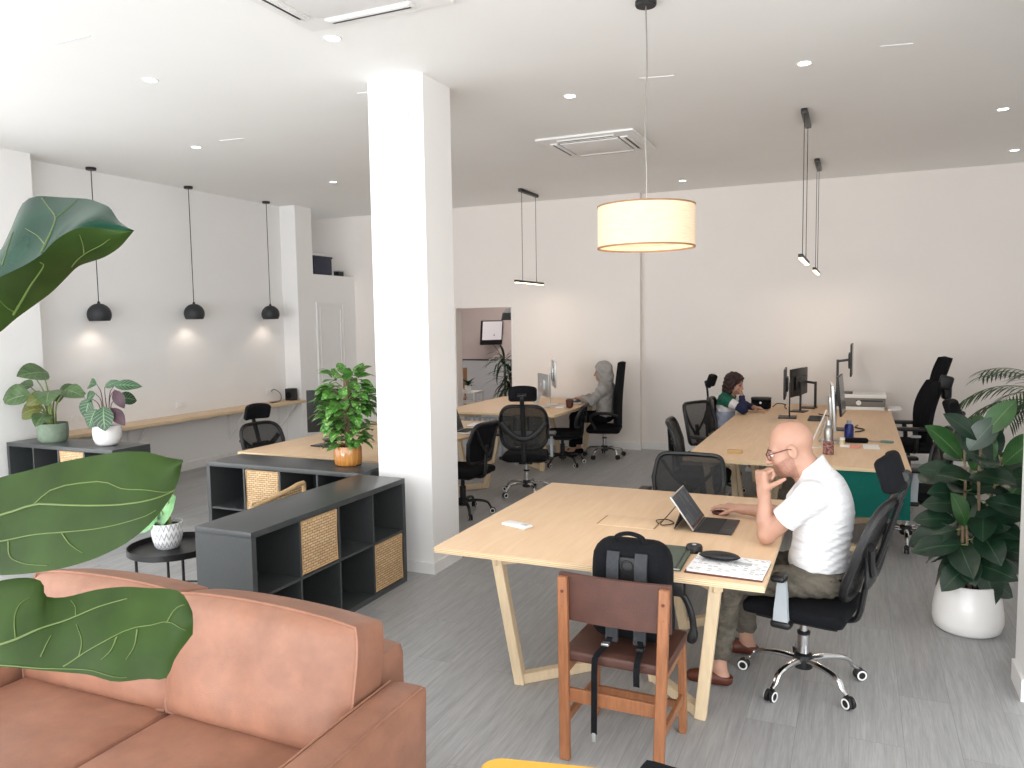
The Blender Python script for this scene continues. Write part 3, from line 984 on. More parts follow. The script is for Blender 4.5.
# ------------------------------------------------------------------ tables
def corner_frame(t, x, y, sx, sy, H, ln=0.44):
    """closed trapezoid leg frame set diagonally under a table corner; sx, sy point to the table's middle"""
    u = Vector((sx, sy, 0)).normalized()
    a = Vector((x, y, H)); b = a + u * (ln + 0.30)
    fa = Vector((x, y, 0)) + u * 0.15; fb = Vector((x, y, 0)) + u * (ln + 0.12)
    fa.z = fb.z = 0.0
    f = obj('leg_frame', MB().bar(a + u * 0.01 + Vector((0, 0, -0.028)), b - u * 0.01 + Vector((0, 0, -0.028)), 0.05, 0.055, 0.004), 'plyleg', t)
    obj('upright', MB().bar(a + u * 0.03, fa, 0.055, 0.05, 0.004), 'plyleg', f)
    obj('upright', MB().bar(b - u * 0.03, fb, 0.055, 0.05, 0.004), 'plyleg', f)
    obj('floor_bar', MB().bar(fa + Vector((0, 0, 0.028)) - u * 0.02, fb + Vector((0, 0, 0.028)) + u * 0.02, 0.05, 0.055, 0.004), 'plyleg', f)

def trestle(t, xl, y0, y1, H, splay=0.06, inset=0.20, w=0.055, d=0.05, lean=0.05):
    """closed wooden frame leg: two uprights leaning together towards the floor, a bar on the floor and one under the top"""
    o = MB()
    zt = H
    a0, a1 = y0, y1
    b0, b1 = y0 + inset, y1 - inset
    xb = xl + lean
    def P(y, x, z): return Vector((x, y, z))
    o.bar(P(a0 + 0.03, xl, zt), P(b0, xb, 0.0), w, d, 0.004)
    leg1 = o
    o2 = MB().bar(P(a1 - 0.03, xl, zt), P(b1, xb, 0.0), w, d, 0.004)
    o3 = MB().bar(P(b0 - 0.0, xb, 0.028), P(b1, xb, 0.028), w, 0.055, 0.004)
    o4 = MB().bar(P(a0 + 0.04, xl, zt - 0.028), P(a1 - 0.04, xl, zt - 0.028), w, 0.055, 0.004)
    f = obj('trestle_frame', o4, 'plyleg', t)
    obj('upright', leg1, 'plyleg', f); obj('upright', o2, 'plyleg', f); obj('floor_bar', o3, 'plyleg', f)
    return f

def desk(name, label, x0, x1, y0, y1, legs, H=0.74, th=0.03, group=None):
    cx, cy = (x0 + x1) / 2, (y0 + y1) / 2
    t = thing(name, label, 'desk', (cx, cy, 0), 0, group)
    obj('tabletop', MB().box((0, 0, H - th / 2), (x1 - x0, y1 - y0, th), 0.003), 'ply', t)
    for lx, ly, sx, sy in legs:
        corner_frame(t, lx - cx, ly - cy, sx, sy, H - th)
    return t

t1 = desk('work_table', 'birch plywood work table with splayed frame legs in front, tablet and papers on it', -1.985, -0.345, 3.42, 5.13,
          [(-1.69, 3.50, 1, 1), (-0.545, 3.50, -1, 1), (-1.69, 5.05, 1, -1), (-0.545, 5.05, -1, -1)])
hatchy = (4.145 + 4.373) / 2 - 4.275
f = obj('cable_flap', MB().box((-1.172 + 1.165, hatchy, 0.7408), (0.318, 0.226, 0.0024), 0.001), 'ply', t1)
for s in (-1, 1):
    obj('flap_slot', MB().box((-1.172 + 1.165 + s * 0.163, hatchy, 0.7404), (0.010, 0.20, 0.003)), 'brownwood', t1)
big = desk('long_shared_desk', 'long double birch desk running to the far wall, monitors along its middle', -1.32, 0.39, 6.44, 10.93,
     [(x, y, sx, sy) for x, sx in ((-1.16, 1), (0.24, -1)) for y, sy in ((6.50, 1), (7.88, -1), (8.0, 1), (9.36, -1), (9.48, 1), (10.84, -1))])
obj('seam_line', MB().box((0.465 - 0.25, -1.3, 0.7402), (0.004, 1.8, 0.0015)), 'brownwood', big)
obj('modesty_panel', MB().box((0.545, -2.215, 0.53), (0.62, 0.02, 0.36), 0.004), 'green_panel', big)
hd = desk('far_desk', 'birch desk by the meeting room opening where the hooded person works', -5.0, -3.38, 8.85, 10.88,
     [(-4.85, 8.92, 1, 1), (-3.52, 8.92, -1, 1), (-4.85, 10.8, 1, -1), (-3.52, 10.8, -1, -1)])
d2 = desk('middle_desk', 'birch desk behind the bushy plant, between the pillar and the wall counter', -5.2, -3.6, 5.42, 8.05,
     [(-5.05, 5.5, 1, 1), (-3.75, 5.5, -1, 1), (-5.05, 7.97, 1, -1), (-3.75, 7.97, -1, -1)])

# cable tray and bundle under the front table
t = thing('cable_tray', 'black cable tray with a thick cable hanging under the front table edge', 'cable tray', (-0.76, 3.555, 0))
obj('tray', MB().box((-0.05, -0.025, 0.650), (0.20, 0.06, 0.075), 0.012), 'blackp', t)
obj('bracket', MB().box((-0.09, -0.02, 0.697), (0.05, 0.03, 0.022), 0.003), 'blackm', t)
obj('cable_spine', MB().tube(bez([(-0.02, 0, 0.64), (0.04, 0.0, 0.60), (0.075, 0.0, 0.52), (0.085, 0.0, 0.44), (0.07, 0.0, 0.385)], 6), [0.016] * 18 + [0.020, 0.022, 0.024, 0.024, 0.024, 0.022, 0.016], 10), 'blackp', t)

# wall counter
t = thing('wall_counter', 'long oak counter shelf fixed along the plain wall under the globe lamps', 'counter', (XL, 7.4, 0))
obj('counter_top', MB().b2((0, -1.95, 0.71), (0.39, 2.08, 0.75), 0.004), 'counter', t)
for y in (5.75, 6.62, 8.26, 9.3):
    k = obj('bracket', MB().b2((0.003, y - 7.4 - 0.015, 0.30), (0.015, y - 7.4 + 0.015, 0.71)), 'trimw', t)
    obj('brace', MB().bar((0.01, y - 7.4, 0.33), (0.33, y - 7.4, 0.70), 0.014, 0.02), 'trimw', k)
    obj('bracket_arm', MB().b2((0.01, y - 7.4 - 0.015, 0.697), (0.35, y - 7.4 + 0.015, 0.71)), 'trimw', k)

# ------------------------------------------------------------------ cube shelves; local: length along +X, front faces -Y
def cube_shelf(label, loc, rz, cols=4, L=1.5, D=0.40, H=0.77, back=True):
    t = thing('cube_shelf', label, 'shelf unit', loc, rz)
    T, ti = 0.036, 0.016
    obj('top_panel', MB().b2((0, 0, H - T), (L, D, H), 0.002), 'black', t)
    obj('bottom_panel', MB().b2((0, 0, 0), (L, D, T), 0.002), 'black', t)
    for x in (0, L - T):
        obj('side_panel', MB().b2((x, 0, T), (x + T, D, H - T)), 'black', t)
    cw = (L - 2 * T - (cols - 1) * ti) / cols
    for k in range(1, cols):
        x = T + k * cw + (k - 1) * ti
        obj('divider', MB().b2((x, 0.004, T), (x + ti, D - 0.004, H - T)), 'black', t)
    obj('middle_shelf', MB().b2((T, 0.006, H / 2 - ti / 2), (L - T, D - 0.004, H / 2 + ti / 2)), 'black', t)
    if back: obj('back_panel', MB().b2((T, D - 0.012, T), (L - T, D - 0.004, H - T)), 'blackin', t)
    ch = (H - 2 * T - ti) / 2
    return t, [(T + k * (cw + ti) + cw / 2) for k in range(cols)], [T + ch / 2, H / 2 + ti / 2 + ch / 2], cw, ch

def basket(loc, rz, w, h, d, label):
    """woven basket; local: face towards +X"""
    t = thing('rattan_basket', label, 'basket', loc, rz)
    b = MB().box((-0.005, 0, 0), (0.012, w, h), 0.004)
    obj('front_face', b, 'weave', t)
    o = MB()
    o.b2((-d, -w / 2, -h / 2), (-0.01, -w / 2 + 0.012, h / 2)); o.b2((-d, w / 2 - 0.012, -h / 2), (-0.01, w / 2, h / 2))
    o.b2((-d, -w / 2, -h / 2), (-0.01, w / 2, -h / 2 + 0.012)); o.b2((-d, -w / 2, -h / 2), (-d + 0.012, w / 2, h / 2))
    obj('basket_body', o, 'weave', t)
    rim = MB().tube([(0.002, -w / 2 + 0.006, -h / 2 + 0.006), (0.002, w / 2 - 0.006, -h / 2 + 0.006), (0.002, w / 2 - 0.006, h / 2 - 0.006), (0.002, -w / 2 + 0.006, h / 2 - 0.006)], 0.007, 6, closed=True)
    obj('rim', rim, 'rattanframe', t)
    return t

# near shelf: front towards +X, from y 3.2 to 4.79
sx, sl = -3.0, 1.575
t, xs, zs, cw, ch = cube_shelf('black cube shelf nearest the sofa with two rattan baskets in it', (sx, 3.20, 0), PI / 2, L=sl, D=0.41)
basket((sx - 0.012, 3.20 + xs[1], zs[1]), 0, cw - 0.014, ch - 0.012, 0.33, 'rattan basket in the upper row of the near black shelf')
basket((sx - 0.012, 3.20 + xs[3], zs[0]), 0, cw - 0.014, ch - 0.012, 0.33, 'rattan basket in the bottom row of the near black shelf by the pillar')
# middle shelf behind it, front towards -Y
t, xs, zs, cw, ch = cube_shelf('black cube shelf carrying the bushy plant in the amber pot', (-4.95, 4.80, 0), 0, L=1.53, D=0.41)
basket((-4.95 + xs[1], 4.80 + 0.012, zs[1]), -PI / 2, cw - 0.014, ch - 0.012, 0.33, 'rattan basket in the shelf under the bushy plant')
# far left shelf
t, xs, zs, cw, ch = cube_shelf('black cube shelf by the wall counter carrying two potted plants', (-7.74, 4.94, 0), 0, L=1.50, D=0.42)
basket((-7.74 + xs[2], 4.94 + 0.012, zs[1]), -PI / 2, cw - 0.014, ch - 0.012, 0.33, 'rattan basket in the shelf under the two potted plants')

# ------------------------------------------------------------------ sofa
SX0, SX1, SYR, SYF = -3.36, -1.37, 2.47, 1.45
t = thing('leather_sofa', 'tan leather two-seat sofa with piped back cushions', 'sofa', ((SX0 + SX1) / 2, 2.0, 0))
W = SX1 - SX0; hw = W / 2
obj('base_frame', MB().rbox((0, -0.02, 0.20), (W - 0.30, 0.90, 0.20), 0.03), 'leather', t)
obj('back_frame', MB().rbox((0, 0.375, 0.40), (W - 0.38, 0.19, 0.59), 0.045, 8), 'leather', t)
def piping(fn, closed=True, r=0.006):
    return MB().tube(fn, r, 6, closed)
for s in (-1, 1):
    # slightly outward-leaning arm with a flat top
    a = MB().rbox((0, 0, 0), (0.155, 0.90, 0.54), 0.035, 8, fn=lambda q: (q[0] + 0.02 * s * (q[2] + 0.27) / 0.54 * 0.6, q[1], q[2] - 0.02 * (q[1] < 0) * abs(q[1]) * (q[2] > 0)))
    a.move((s * (hw - 0.085), -0.147, 0.352))
    arm = obj('armrest', a, 'leather', t)
    x = s * (hw - 0.085) + 0.012 * s
    for dx in (-0.066, 0.066):
        obj('piping', MB().tube(bez([(x + dx, -0.56, 0.606), (x + dx, -0.3, 0.614), (x + dx, 0.0, 0.618), (x + dx, 0.27, 0.618)], 6), 0.005, 6), 'leather', arm)
    obj('piping', MB().tube(bez([(x + 0.066 * s, 0.270, 0.615), (x + 0.062 * s, 0.293, 0.58), (x + 0.052 * s, 0.295, 0.35), (x + 0.045 * s, 0.29, 0.12)], 6), 0.005, 6), 'leather', arm)
cwid = (W - 0.34) / 2
for s in (-1, 1):
    c = MB().rbox((s * cwid / 2, -0.20, 0.375), (cwid - 0.006, 0.72, 0.15), 0.045, 10, crown=0.022)
    sc = obj('seat_cushion', c, 'leather', t)
    y, x0, x1 = -0.56, s * cwid / 2 - cwid / 2 + 0.03, s * cwid / 2 + cwid / 2 - 0.03
    obj('piping', MB().tube([(x0, y + 0.02, 0.438), (x1, y + 0.02, 0.438)], 0.006, 6), 'leather', sc)
def back_cushion(s):
    w, hgt, th = cwid + 0.02, 0.455, 0.23
    n, m = 22, 16
    rng = random.Random(3 + s)
    def surf(side):
        rows = []
        for i in range(n + 1):
            u = -1 + 2 * i / n
            row = []
            for j in range(m + 1):
                v = -1 + 2 * j / m
                edge = (1 - abs(u) ** 3.0) * (1 - abs(v) ** 3.0)
                bul = th / 2 * max(edge, 0) ** 0.40
                # corners are rounded in outline
                cu = u * (1 - 0.05 * v ** 4) * w / 2
                cv = v * (1 - 0.04 * u ** 4) * hgt / 2 + 0.012 * math.cos(u * 1.6) * (v > 0)
                wr = 0.006 * math.sin(u * 7 + v * 3) * edge + 0.010 * math.exp(-((u * 0.9 + v + 1.25) / 0.22) ** 2) * math.sin(u * 9) * edge
                row.append((cu, side * (bul + wr), cv))
            rows.append(row)
        return rows
    b = MB()
    F, B = surf(-1), surf(1)
    # boxed edge: two faces 0.10 apart joined by a gusset band
    g = 0.082
    F = [[(p[0], p[1] * 0.55 - g, p[2]) for p in r] for r in F]
    B = [[(p[0], p[1] * 0.40 + g, p[2]) for p in r] for r in B]
    b.grid(F); b.grid(B, flip=True)
    def rim(R): return [R[i][0] for i in range(n + 1)] + [R[n][j] for j in range(1, m + 1)] + [R[i][m] for i in range(n - 1, -1, -1)] + [R[0][j] for j in range(m - 1, 0, -1)]
    rf, rb = rim(F), rim(B)
    b.grid([rf + [rf[0]], [((a[0] + c[0]) / 2 * 1.012, 0, (a[2] + c[2]) / 2 * 1.012) for a, c in zip(rf + [rf[0]], rb + [rb[0]])], rb + [rb[0]]])
    T = Matrix.Translation((s * cwid / 2, 0.160, 0.640)) @ Matrix.Rotation(math.radians(-12), 4, 'X') @ Matrix.Rotation(0.02 * s, 4, 'Y')
    return b.xf(T), [T @ Vector(p) for p in rf], [T @ Vector(p) for p in rb]
for s in (-1, 1):
    b, rf, rb = back_cushion(s)
    c = obj('back_cushion', b, 'leather', t, smooth=75)
    obj('piping', MB().tube(rf, 0.0065, 6, True), 'leather', c)
for sx_ in (-1, 1):
    for sy_ in (-1, 1):
        obj('foot', MB().cyl((sx_ * (hw - 0.12), sy_ * 0.38 - 0.02, 0), (sx_ * (hw - 0.12), sy_ * 0.38 - 0.02, 0.115), 0.02, 0.028, 14), 'blackm', t)

# ------------------------------------------------------------------ black tray table
t = thing('tray_table', 'round black metal tray table between the sofa and the near black shelf', 'side table', (-3.945, 3.53, 0))
TR_ = 0.275
obj('tray', MB().lathe([(0, 0.483), (TR_ - 0.006, 0.483), (TR_, 0.487), (TR_, 0.525), (TR_ - 0.006, 0.525), (TR_ - 0.008, 0.492), (0, 0.492)], seg=48), 'blackm', t)
b = MB()
for k in range(4):
    a = PI / 4 + k * PI / 2 + 0.25
    ca, sa = math.cos(a), math.sin(a)
    obj('leg', MB().cyl((0.225 * ca, 0.225 * sa, 0), (0.225 * ca, 0.225 * sa, 0.485), 0.009, seg=10), 'blackm', t)
obj('lower_ring', MB().tube([(0.225 * math.cos(2 * PI * k / 32), 0.225 * math.sin(2 * PI * k / 32), 0.20) for k in range(32)], 0.007, 6, True), 'blackm', t)
obj('handle', MB().tube(bez([(0.06, 0.262, 0.52), (0.075, 0.268, 0.585), (0.13, 0.25, 0.60), (0.175, 0.222, 0.585), (0.18, 0.21, 0.52)], 6), 0.008, 8), 'blackm', t)

# ------------------------------------------------------------------ rattan lounge chair, only its back rail shows over the near shelf
t = thing('rattan_armchair', 'tan rattan armchair behind the near black shelf, only its curved back showing', 'chair', (-4.02, 4.32, 0))
def bx(y, z): return (0.20 + 0.03 * (z - 0.4) + 0.03 * math.cos(y * 4), y, z - 0.035)
obj('back_rail', MB().tube(bez([bx(-0.26, 0.40), bx(-0.28, 0.60), bx(-0.25, 0.675), bx(-0.1, 0.70), bx(0.12, 0.728), bx(0.27, 0.745), bx(0.31, 0.70), bx(0.28, 0.40)], 8), 0.017, 8), 'rattanframe', t)
rows = []
for i in range(9):
    z = 0.42 + 0.29 * i / 8
    rows.append([bx(y, z + 0.035 * (y + .26) * (i / 8)) for y in [-0.255 + 0.53 * k / 12 for k in range(13)]])
obj('woven_back', MB().slab(rows, 0.008), 'weave', t)
obj('seat', MB().rbox((-0.05, 0.01, 0.39), (0.5, 0.54, 0.06), 0.028), 'weave', t)
for x, y in ((-0.27, -0.23), (-0.27, 0.25), (0.18, -0.23), (0.18, 0.25)):
    obj('leg', MB().cyl((x * 1.08, y * 1.05, 0), (x, y, 0.38), 0.014, 0.017, 10), 'rattanframe', t)

# ------------------------------------------------------------------ yellow table at the bottom edge
t = thing('yellow_side_table', 'yellow table with a rounded corner, cut by the bottom of the photo', 'side table', (-0.735, 1.98, 0), 0.22)
def rrect(w, h, r, n=8):
    out = []
    for cx, cy, a0 in ((w / 2 - r, h / 2 - r, 0), (-w / 2 + r, h / 2 - r, PI / 2), (-w / 2 + r, -h / 2 + r, PI), (w / 2 - r, -h / 2 + r, 1.5 * PI)):
        for k in range(n + 1):
            a = a0 + PI / 2 * k / n
            out.append((cx + r * math.cos(a), cy + r * math.sin(a)))
    return out
pl = rrect(0.58, 0.46, 0.06)
obj('tabletop', MB().prism(pl, 0.482, 0.502).prism([(x * 0.985, y * 0.985) for x, y in pl], 0.502, 0.505), 'yellow', t)
for sx_, sy_ in ((-1, -1), (1, -1), (-1, 1), (1, 1)):
    obj('leg', MB().cyl((sx_ * 0.25, sy_ * 0.19, 0), (sx_ * 0.22, sy_ * 0.16, 0.482), 0.014, 0.02, 12), 'yellow', t)
obj('apron', MB().box((0, 0, 0.462), (0.44, 0.32, 0.04), 0.006), 'yellow', t)
t = thing('black_case', 'black case lying on the corner of the yellow table', 'case', (-0.520, 2.135, 0.505), -0.12)
obj('case_body', MB().rbox((0.02, 0, 0.024), (0.17, 0.22, 0.048), 0.012, 4), 'blackf', t)
obj('case_seam', MB().box((0.02, 0, 0.026), (0.172, 0.222, 0.004)), 'blackp', t)

# ------------------------------------------------------------------ wooden chair with leather
t = thing('wooden_chair', 'orange teak chair with brown leather seat and back, holding the black backpack', 'chair', (-0.915, 3.26, 0), -0.02)
def P(x, y, z): return (x, y, z)
zs_ = 0.45
for s in (-1, 1):
    obj('rear_post', MB().bar((s * 0.205, -0.235, 0.0), (s * 0.222, -0.20, 0.80), 0.045, 0.03, 0.004, 0), 'chairwood', t)
    obj('front_leg', MB().bar((s * 0.212, 0.19, 0.0), (s * 0.205, 0.185, 0.43), 0.032, 0.045, 0.004), 'chairwood', t)
    obj('side_stretcher', MB().bar((s * 0.208, -0.20, 0.17), (s * 0.208, 0.19, 0.17), 0.02, 0.04, 0.003), 'chairwood', t)
    obj('side_rail', MB().bar((s * 0.205, -0.20, 0.405), (s * 0.205, 0.18, 0.415), 0.022, 0.05, 0.003), 'chairwood', t)
    for z in (0.74, 0.67):
        obj('screw_plug', MB().cyl((s * 0.220, -0.214, z), (s * 0.220, -0.2205, z), 0.007, seg=12), 'terra', t)
obj('back_stretcher', MB().bar((-0.205, -0.21, 0.285), (0.205, -0.21, 0.285), 0.02, 0.06, 0.003), 'chairwood', t)
obj('front_stretcher', MB().bar((-0.205, 0.185, 0.13), (0.205, 0.185, 0.13), 0.02, 0.035, 0.003), 'chairwood', t)
rows = []
for i in range(9):
    zz = 0.608 + 0.202 * i / 8
    rows.append([(x, -0.166 - 0.006 * zz - 0.022 * (1 - (x / 0.25) ** 2), zz) for x in [-0.245 + 0.49 * k / 10 for k in range(11)]])
bk = MB().slab(rows, 0.026)
obj('backrest', bk, 'chairleather', t)
obj('back_seam', MB().tube([(x, -0.166 - 0.006 * 0.81 - 0.022 * (1 - (x / 0.25) ** 2) - 0.006, 0.808) for x in [-0.243 + 0.486 * k / 10 for k in range(11)]], 0.006, 6), 'chairleather', t)
obj('seat', MB().rbox((0, 0.005, 0.452), (0.46, 0.42, 0.055), 0.02, 8, crown=-0.012), 'chairleather', t)
CHAIR = t

# backpack standing on that chair
t = thing('backpack', 'black backpack standing on the wooden chair with straps hanging down', 'backpack', (-0.893, 3.27, 0.482))
def bp(q):
    z = (q[2] + 0.225) / 0.45
    k = 1.0 - 0.13 * max(0, z - 0.6) ** 1.5 / 0.4 ** 1.5 + 0.02 * math.sin(z * 9)
    return (q[0] * k, q[1] * (1 - 0.25 * max(0, z - 0.6)) + 0.0, q[2])
obj('main_bag', MB().rbox((0, 0.015, 0.225), (0.365, 0.17, 0.45), 0.075, 10, fn=bp), 'blackf', t)
obj('front_pocket', MB().rbox((0, 0.105, 0.15), (0.25, 0.05, 0.24), 0.024, 5), 'blackf', t)
for s in (-1, 1):
    obj('shoulder_strap', MB().slab([[(s * 0.062 + dx, y, z) for dx in (-0.027, 0.027)] for y, z in ((-0.068, 0.41), (-0.083, 0.36), (-0.088, 0.27), (-0.092, 0.16), (-0.10, 0.06), (-0.105, 0.02))], 0.014), 'strapgrey', t)
obj('strap_pad', MB().rbox((0, -0.072, 0.31), (0.07, 0.012, 0.16), 0.005, 3), 'blackp', t)
obj('top_handle', MB().tube(bez([(-0.066, -0.02, 0.435), (-0.055, -0.03, 0.47), (0.0, -0.032, 0.485), (0.055, -0.03, 0.47), (0.066, -0.02, 0.435)], 6), 0.010, 8), 'blackf', t)
obj('loop', MB().tube([(0.026 * math.cos(a), -0.082, 0.352 + 0.024 * math.sin(a)) for a in [2 * PI * k / 16 for k in range(16)]], 0.004, 6, True), 'blackp', t)
def strap(pts, w=0.013):
    return MB().slab([[(p[0] - w, p[1], p[2]), (p[0] + w, p[1], p[2])] for p in bez(pts, 5)], 0.003)
h1 = obj('hanging_strap', strap([(-0.062, -0.10, 0.05), (-0.078, -0.135, 0.015), (-0.088, -0.236, 0.004), (-0.09, -0.262, -0.03), (-0.092, -0.262, -0.18), (-0.094, -0.262, -0.33)]), 'blackf', t)
obj('strap_clip', MB().box((-0.095, -0.262, -0.345), (0.016, 0.006, 0.04), 0.002), 'alu', h1)
obj('strap_buckle', MB().box((-0.078, -0.14, 0.018), (0.034, 0.03, 0.012), 0.003), 'alu', h1)
h2 = obj('hanging_strap', strap([(0.062, -0.10, 0.05), (0.075, -0.135, 0.015), (0.088, -0.236, 0.004), (0.09, -0.262, -0.03), (0.09, -0.262, -0.09)]), 'blackf', t)
obj('strap_buckle', MB().box((0.075, -0.14, 0.018), (0.034, 0.03, 0.012), 0.003), 'blackp', h2)
# ------------------------------------------------------------------ office chairs; local: front towards +Y, floor at z 0
def backfn(y0, z0, y1, z1, hw, con=0.03, lum=0.03, tw=1.0):
    """point on a chair back: s in -1..1 across, t in 0..1 up"""
    def f(s, t):
        w = hw * (0.84 + 0.24 * math.sin(PI * min(1, t * 0.75 + 0.12))) * (1 if t < 0.5 else 1 + (tw - 1) * (t - 0.5) * 2)
        y = y0 + (y1 - y0) * t + lum * math.sin(PI * t) ** 1 - con * (1 - s * s) + con
        return Vector((s * w, y, z0 + (z1 - z0) * t))
    return f
def outline(f, n=40, e=0.42):
    out = []
    for k in range(n):
        a = 2 * PI * k / n
        c, s = math.cos(a), math.sin(a)
        sx = math.copysign(abs(c) ** e, c); sy = math.copysign(abs(s) ** e, s)
        out.append((sx, 0.5 + 0.5 * sy))
    return out
def disc(b, f, scale=1.0, rings=6, n=40, e=0.42, off=0.0):
    o = outline(f, n, e)
    c = f(0, 0.5); vs = [c + Vector((0, off, 0))]; fs = []
    for r in range(1, rings + 1):
        q = scale * r / rings
        for s, t in o: vs.append(f(s * q, 0.5 + (t - 0.5) * q) + Vector((0, off, 0)))
    for k in range(n): fs.append((0, 1 + k, 1 + (k + 1) % n))
    for r in range(rings - 1):
        for k in range(n):
            a = 1 + r * n + k; c2 = 1 + r * n + (k + 1) % n
            fs.append((a, a + n, c2 + n, c2))
    return b.add(vs, fs)

def chair_base(t, metal='chrome', R=0.27, rot=0.3, sz=0.40, ring=True):
    hub = obj('base_hub', MB().lathe([(0, 0.085), (0.045, 0.085), (0.05, 0.10), (0.045, 0.155), (0.03, 0.165), (0, 0.165)], seg=24), 'blackp', t)
    for k in range(5):
        a = rot + 2 * PI * k / 5
        ca, sa = math.cos(a), math.sin(a)
        pts = [(0.03, 0.128), (0.12, 0.135), (0.20, 0.128), (0.245, 0.11), (0.265, 0.08), (R, 0.062)]
        P = bez([(r * ca, r * sa, z) for r, z in pts], 4)
        n = len(P)
        leg = obj('base_leg', MB().tube(P, [0.022 - 0.010 * i / (n - 1) for i in range(n)], 10, flat=0.75, up=(0, 0, 1)), metal, t)
        c = MB()
        wx, wy = -sa, ca
        for s in (-1, 1):
            T = Matrix.Translation((R * ca + s * 0.014 * wx + 0.012 * ca, R * sa + s * 0.014 * wy + 0.012 * sa, 0.03)) @ Matrix.Rotation(a, 4, 'Z') @ Matrix.Rotation(PI / 2, 4, 'X')
            c.add(*[(lambda q: ([T @ Vector(p) for p in q.v], q.f))(MB().lathe([(0, -0.009), (0.024, -0.009), (0.03, -0.005), (0.03, 0.005), (0.024, 0.009), (0, 0.009)], seg=20))][0])
        c.box((R * ca + 0.006 * ca, R * sa + 0.006 * sa, 0.045), (0.04, 0.02, 0.03), 0.006, (0, 0, a))
        w = obj('caster', c, 'blackp', leg)
        if ring:
            for s in (-1, 1):
                T = Matrix.Translation((R * ca + s * 0.0232 * wx + 0.012 * ca, R * sa + s * 0.0232 * wy + 0.012 * sa, 0.03)) @ Matrix.Rotation(a, 4, 'Z') @ Matrix.Rotation(PI / 2, 4, 'X')
                q = MB().lathe([(0.018, -0.001), (0.026, -0.001), (0.026, 0.001), (0.018, 0.001), (0.018, -0.001)], seg=20)
                obj('caster_ring', q.xf(T), 'white', leg)
    col = obj('gas_column', MB().cyl((0, 0, 0.15), (0, 0, 0.27), 0.030, seg=20).cyl((0, 0, 0.27), (0, 0, sz - 0.03), 0.020, seg=20), metal, t)
    obj('column_collar', MB().lathe([(0.031, 0.262), (0.033, 0.268), (0.033, 0.276), (0.02, 0.28)], seg=20), 'blackp', col)
    obj('tilt_mechanism', MB().box((0, -0.01, sz - 0.02), (0.15, 0.22, 0.045), 0.012), 'blackp', t)
    obj('lever', MB().tube(bez([(0.05, 0.03, sz - 0.02), (0.16, 0.03, sz - 0.03), (0.22, 0.04, sz - 0.05)], 4), 0.006, 6), 'blackp', t)

def headrest(t, y, z, tilt=-0.12, w=0.29, h=0.15, stem_to=None):
    rows = []
    n, m = 12, 10
    def F(u, v, off):
        return (u * w / 2, y - 0.03 * (1 - u * u) + 0.025 + off, z + v * h / 2)
    hr = MB().rbox((0, 0, 0), (w, 0.062, h), 0.03, 8, fn=lambda q: (q[0], q[1] + 0.045 * (q[0] / (w / 2)) ** 2, q[2] * (1 - 0.12 * (q[0] / (w / 2)) ** 2)))
    hr.xf(Matrix.Translation((0, y, z)) @ Matrix.Rotation(tilt, 4, 'X'))
    o = obj('headrest', hr, 'blackf', t)
    obj('headrest_stem', MB().tube(bez([(0, y - 0.02, z), (0, y - 0.045, z - 0.04), (0, y - 0.03, z - 0.10), stem_to], 5), 0.024, 8, flat=0.55), 'blackp', o)
    obj('headrest_joint', MB().cyl((-0.045, y - 0.035, z - 0.02), (0.045, y - 0.035, z - 0.02), 0.022, seg=14), 'blackp', o)
    return o

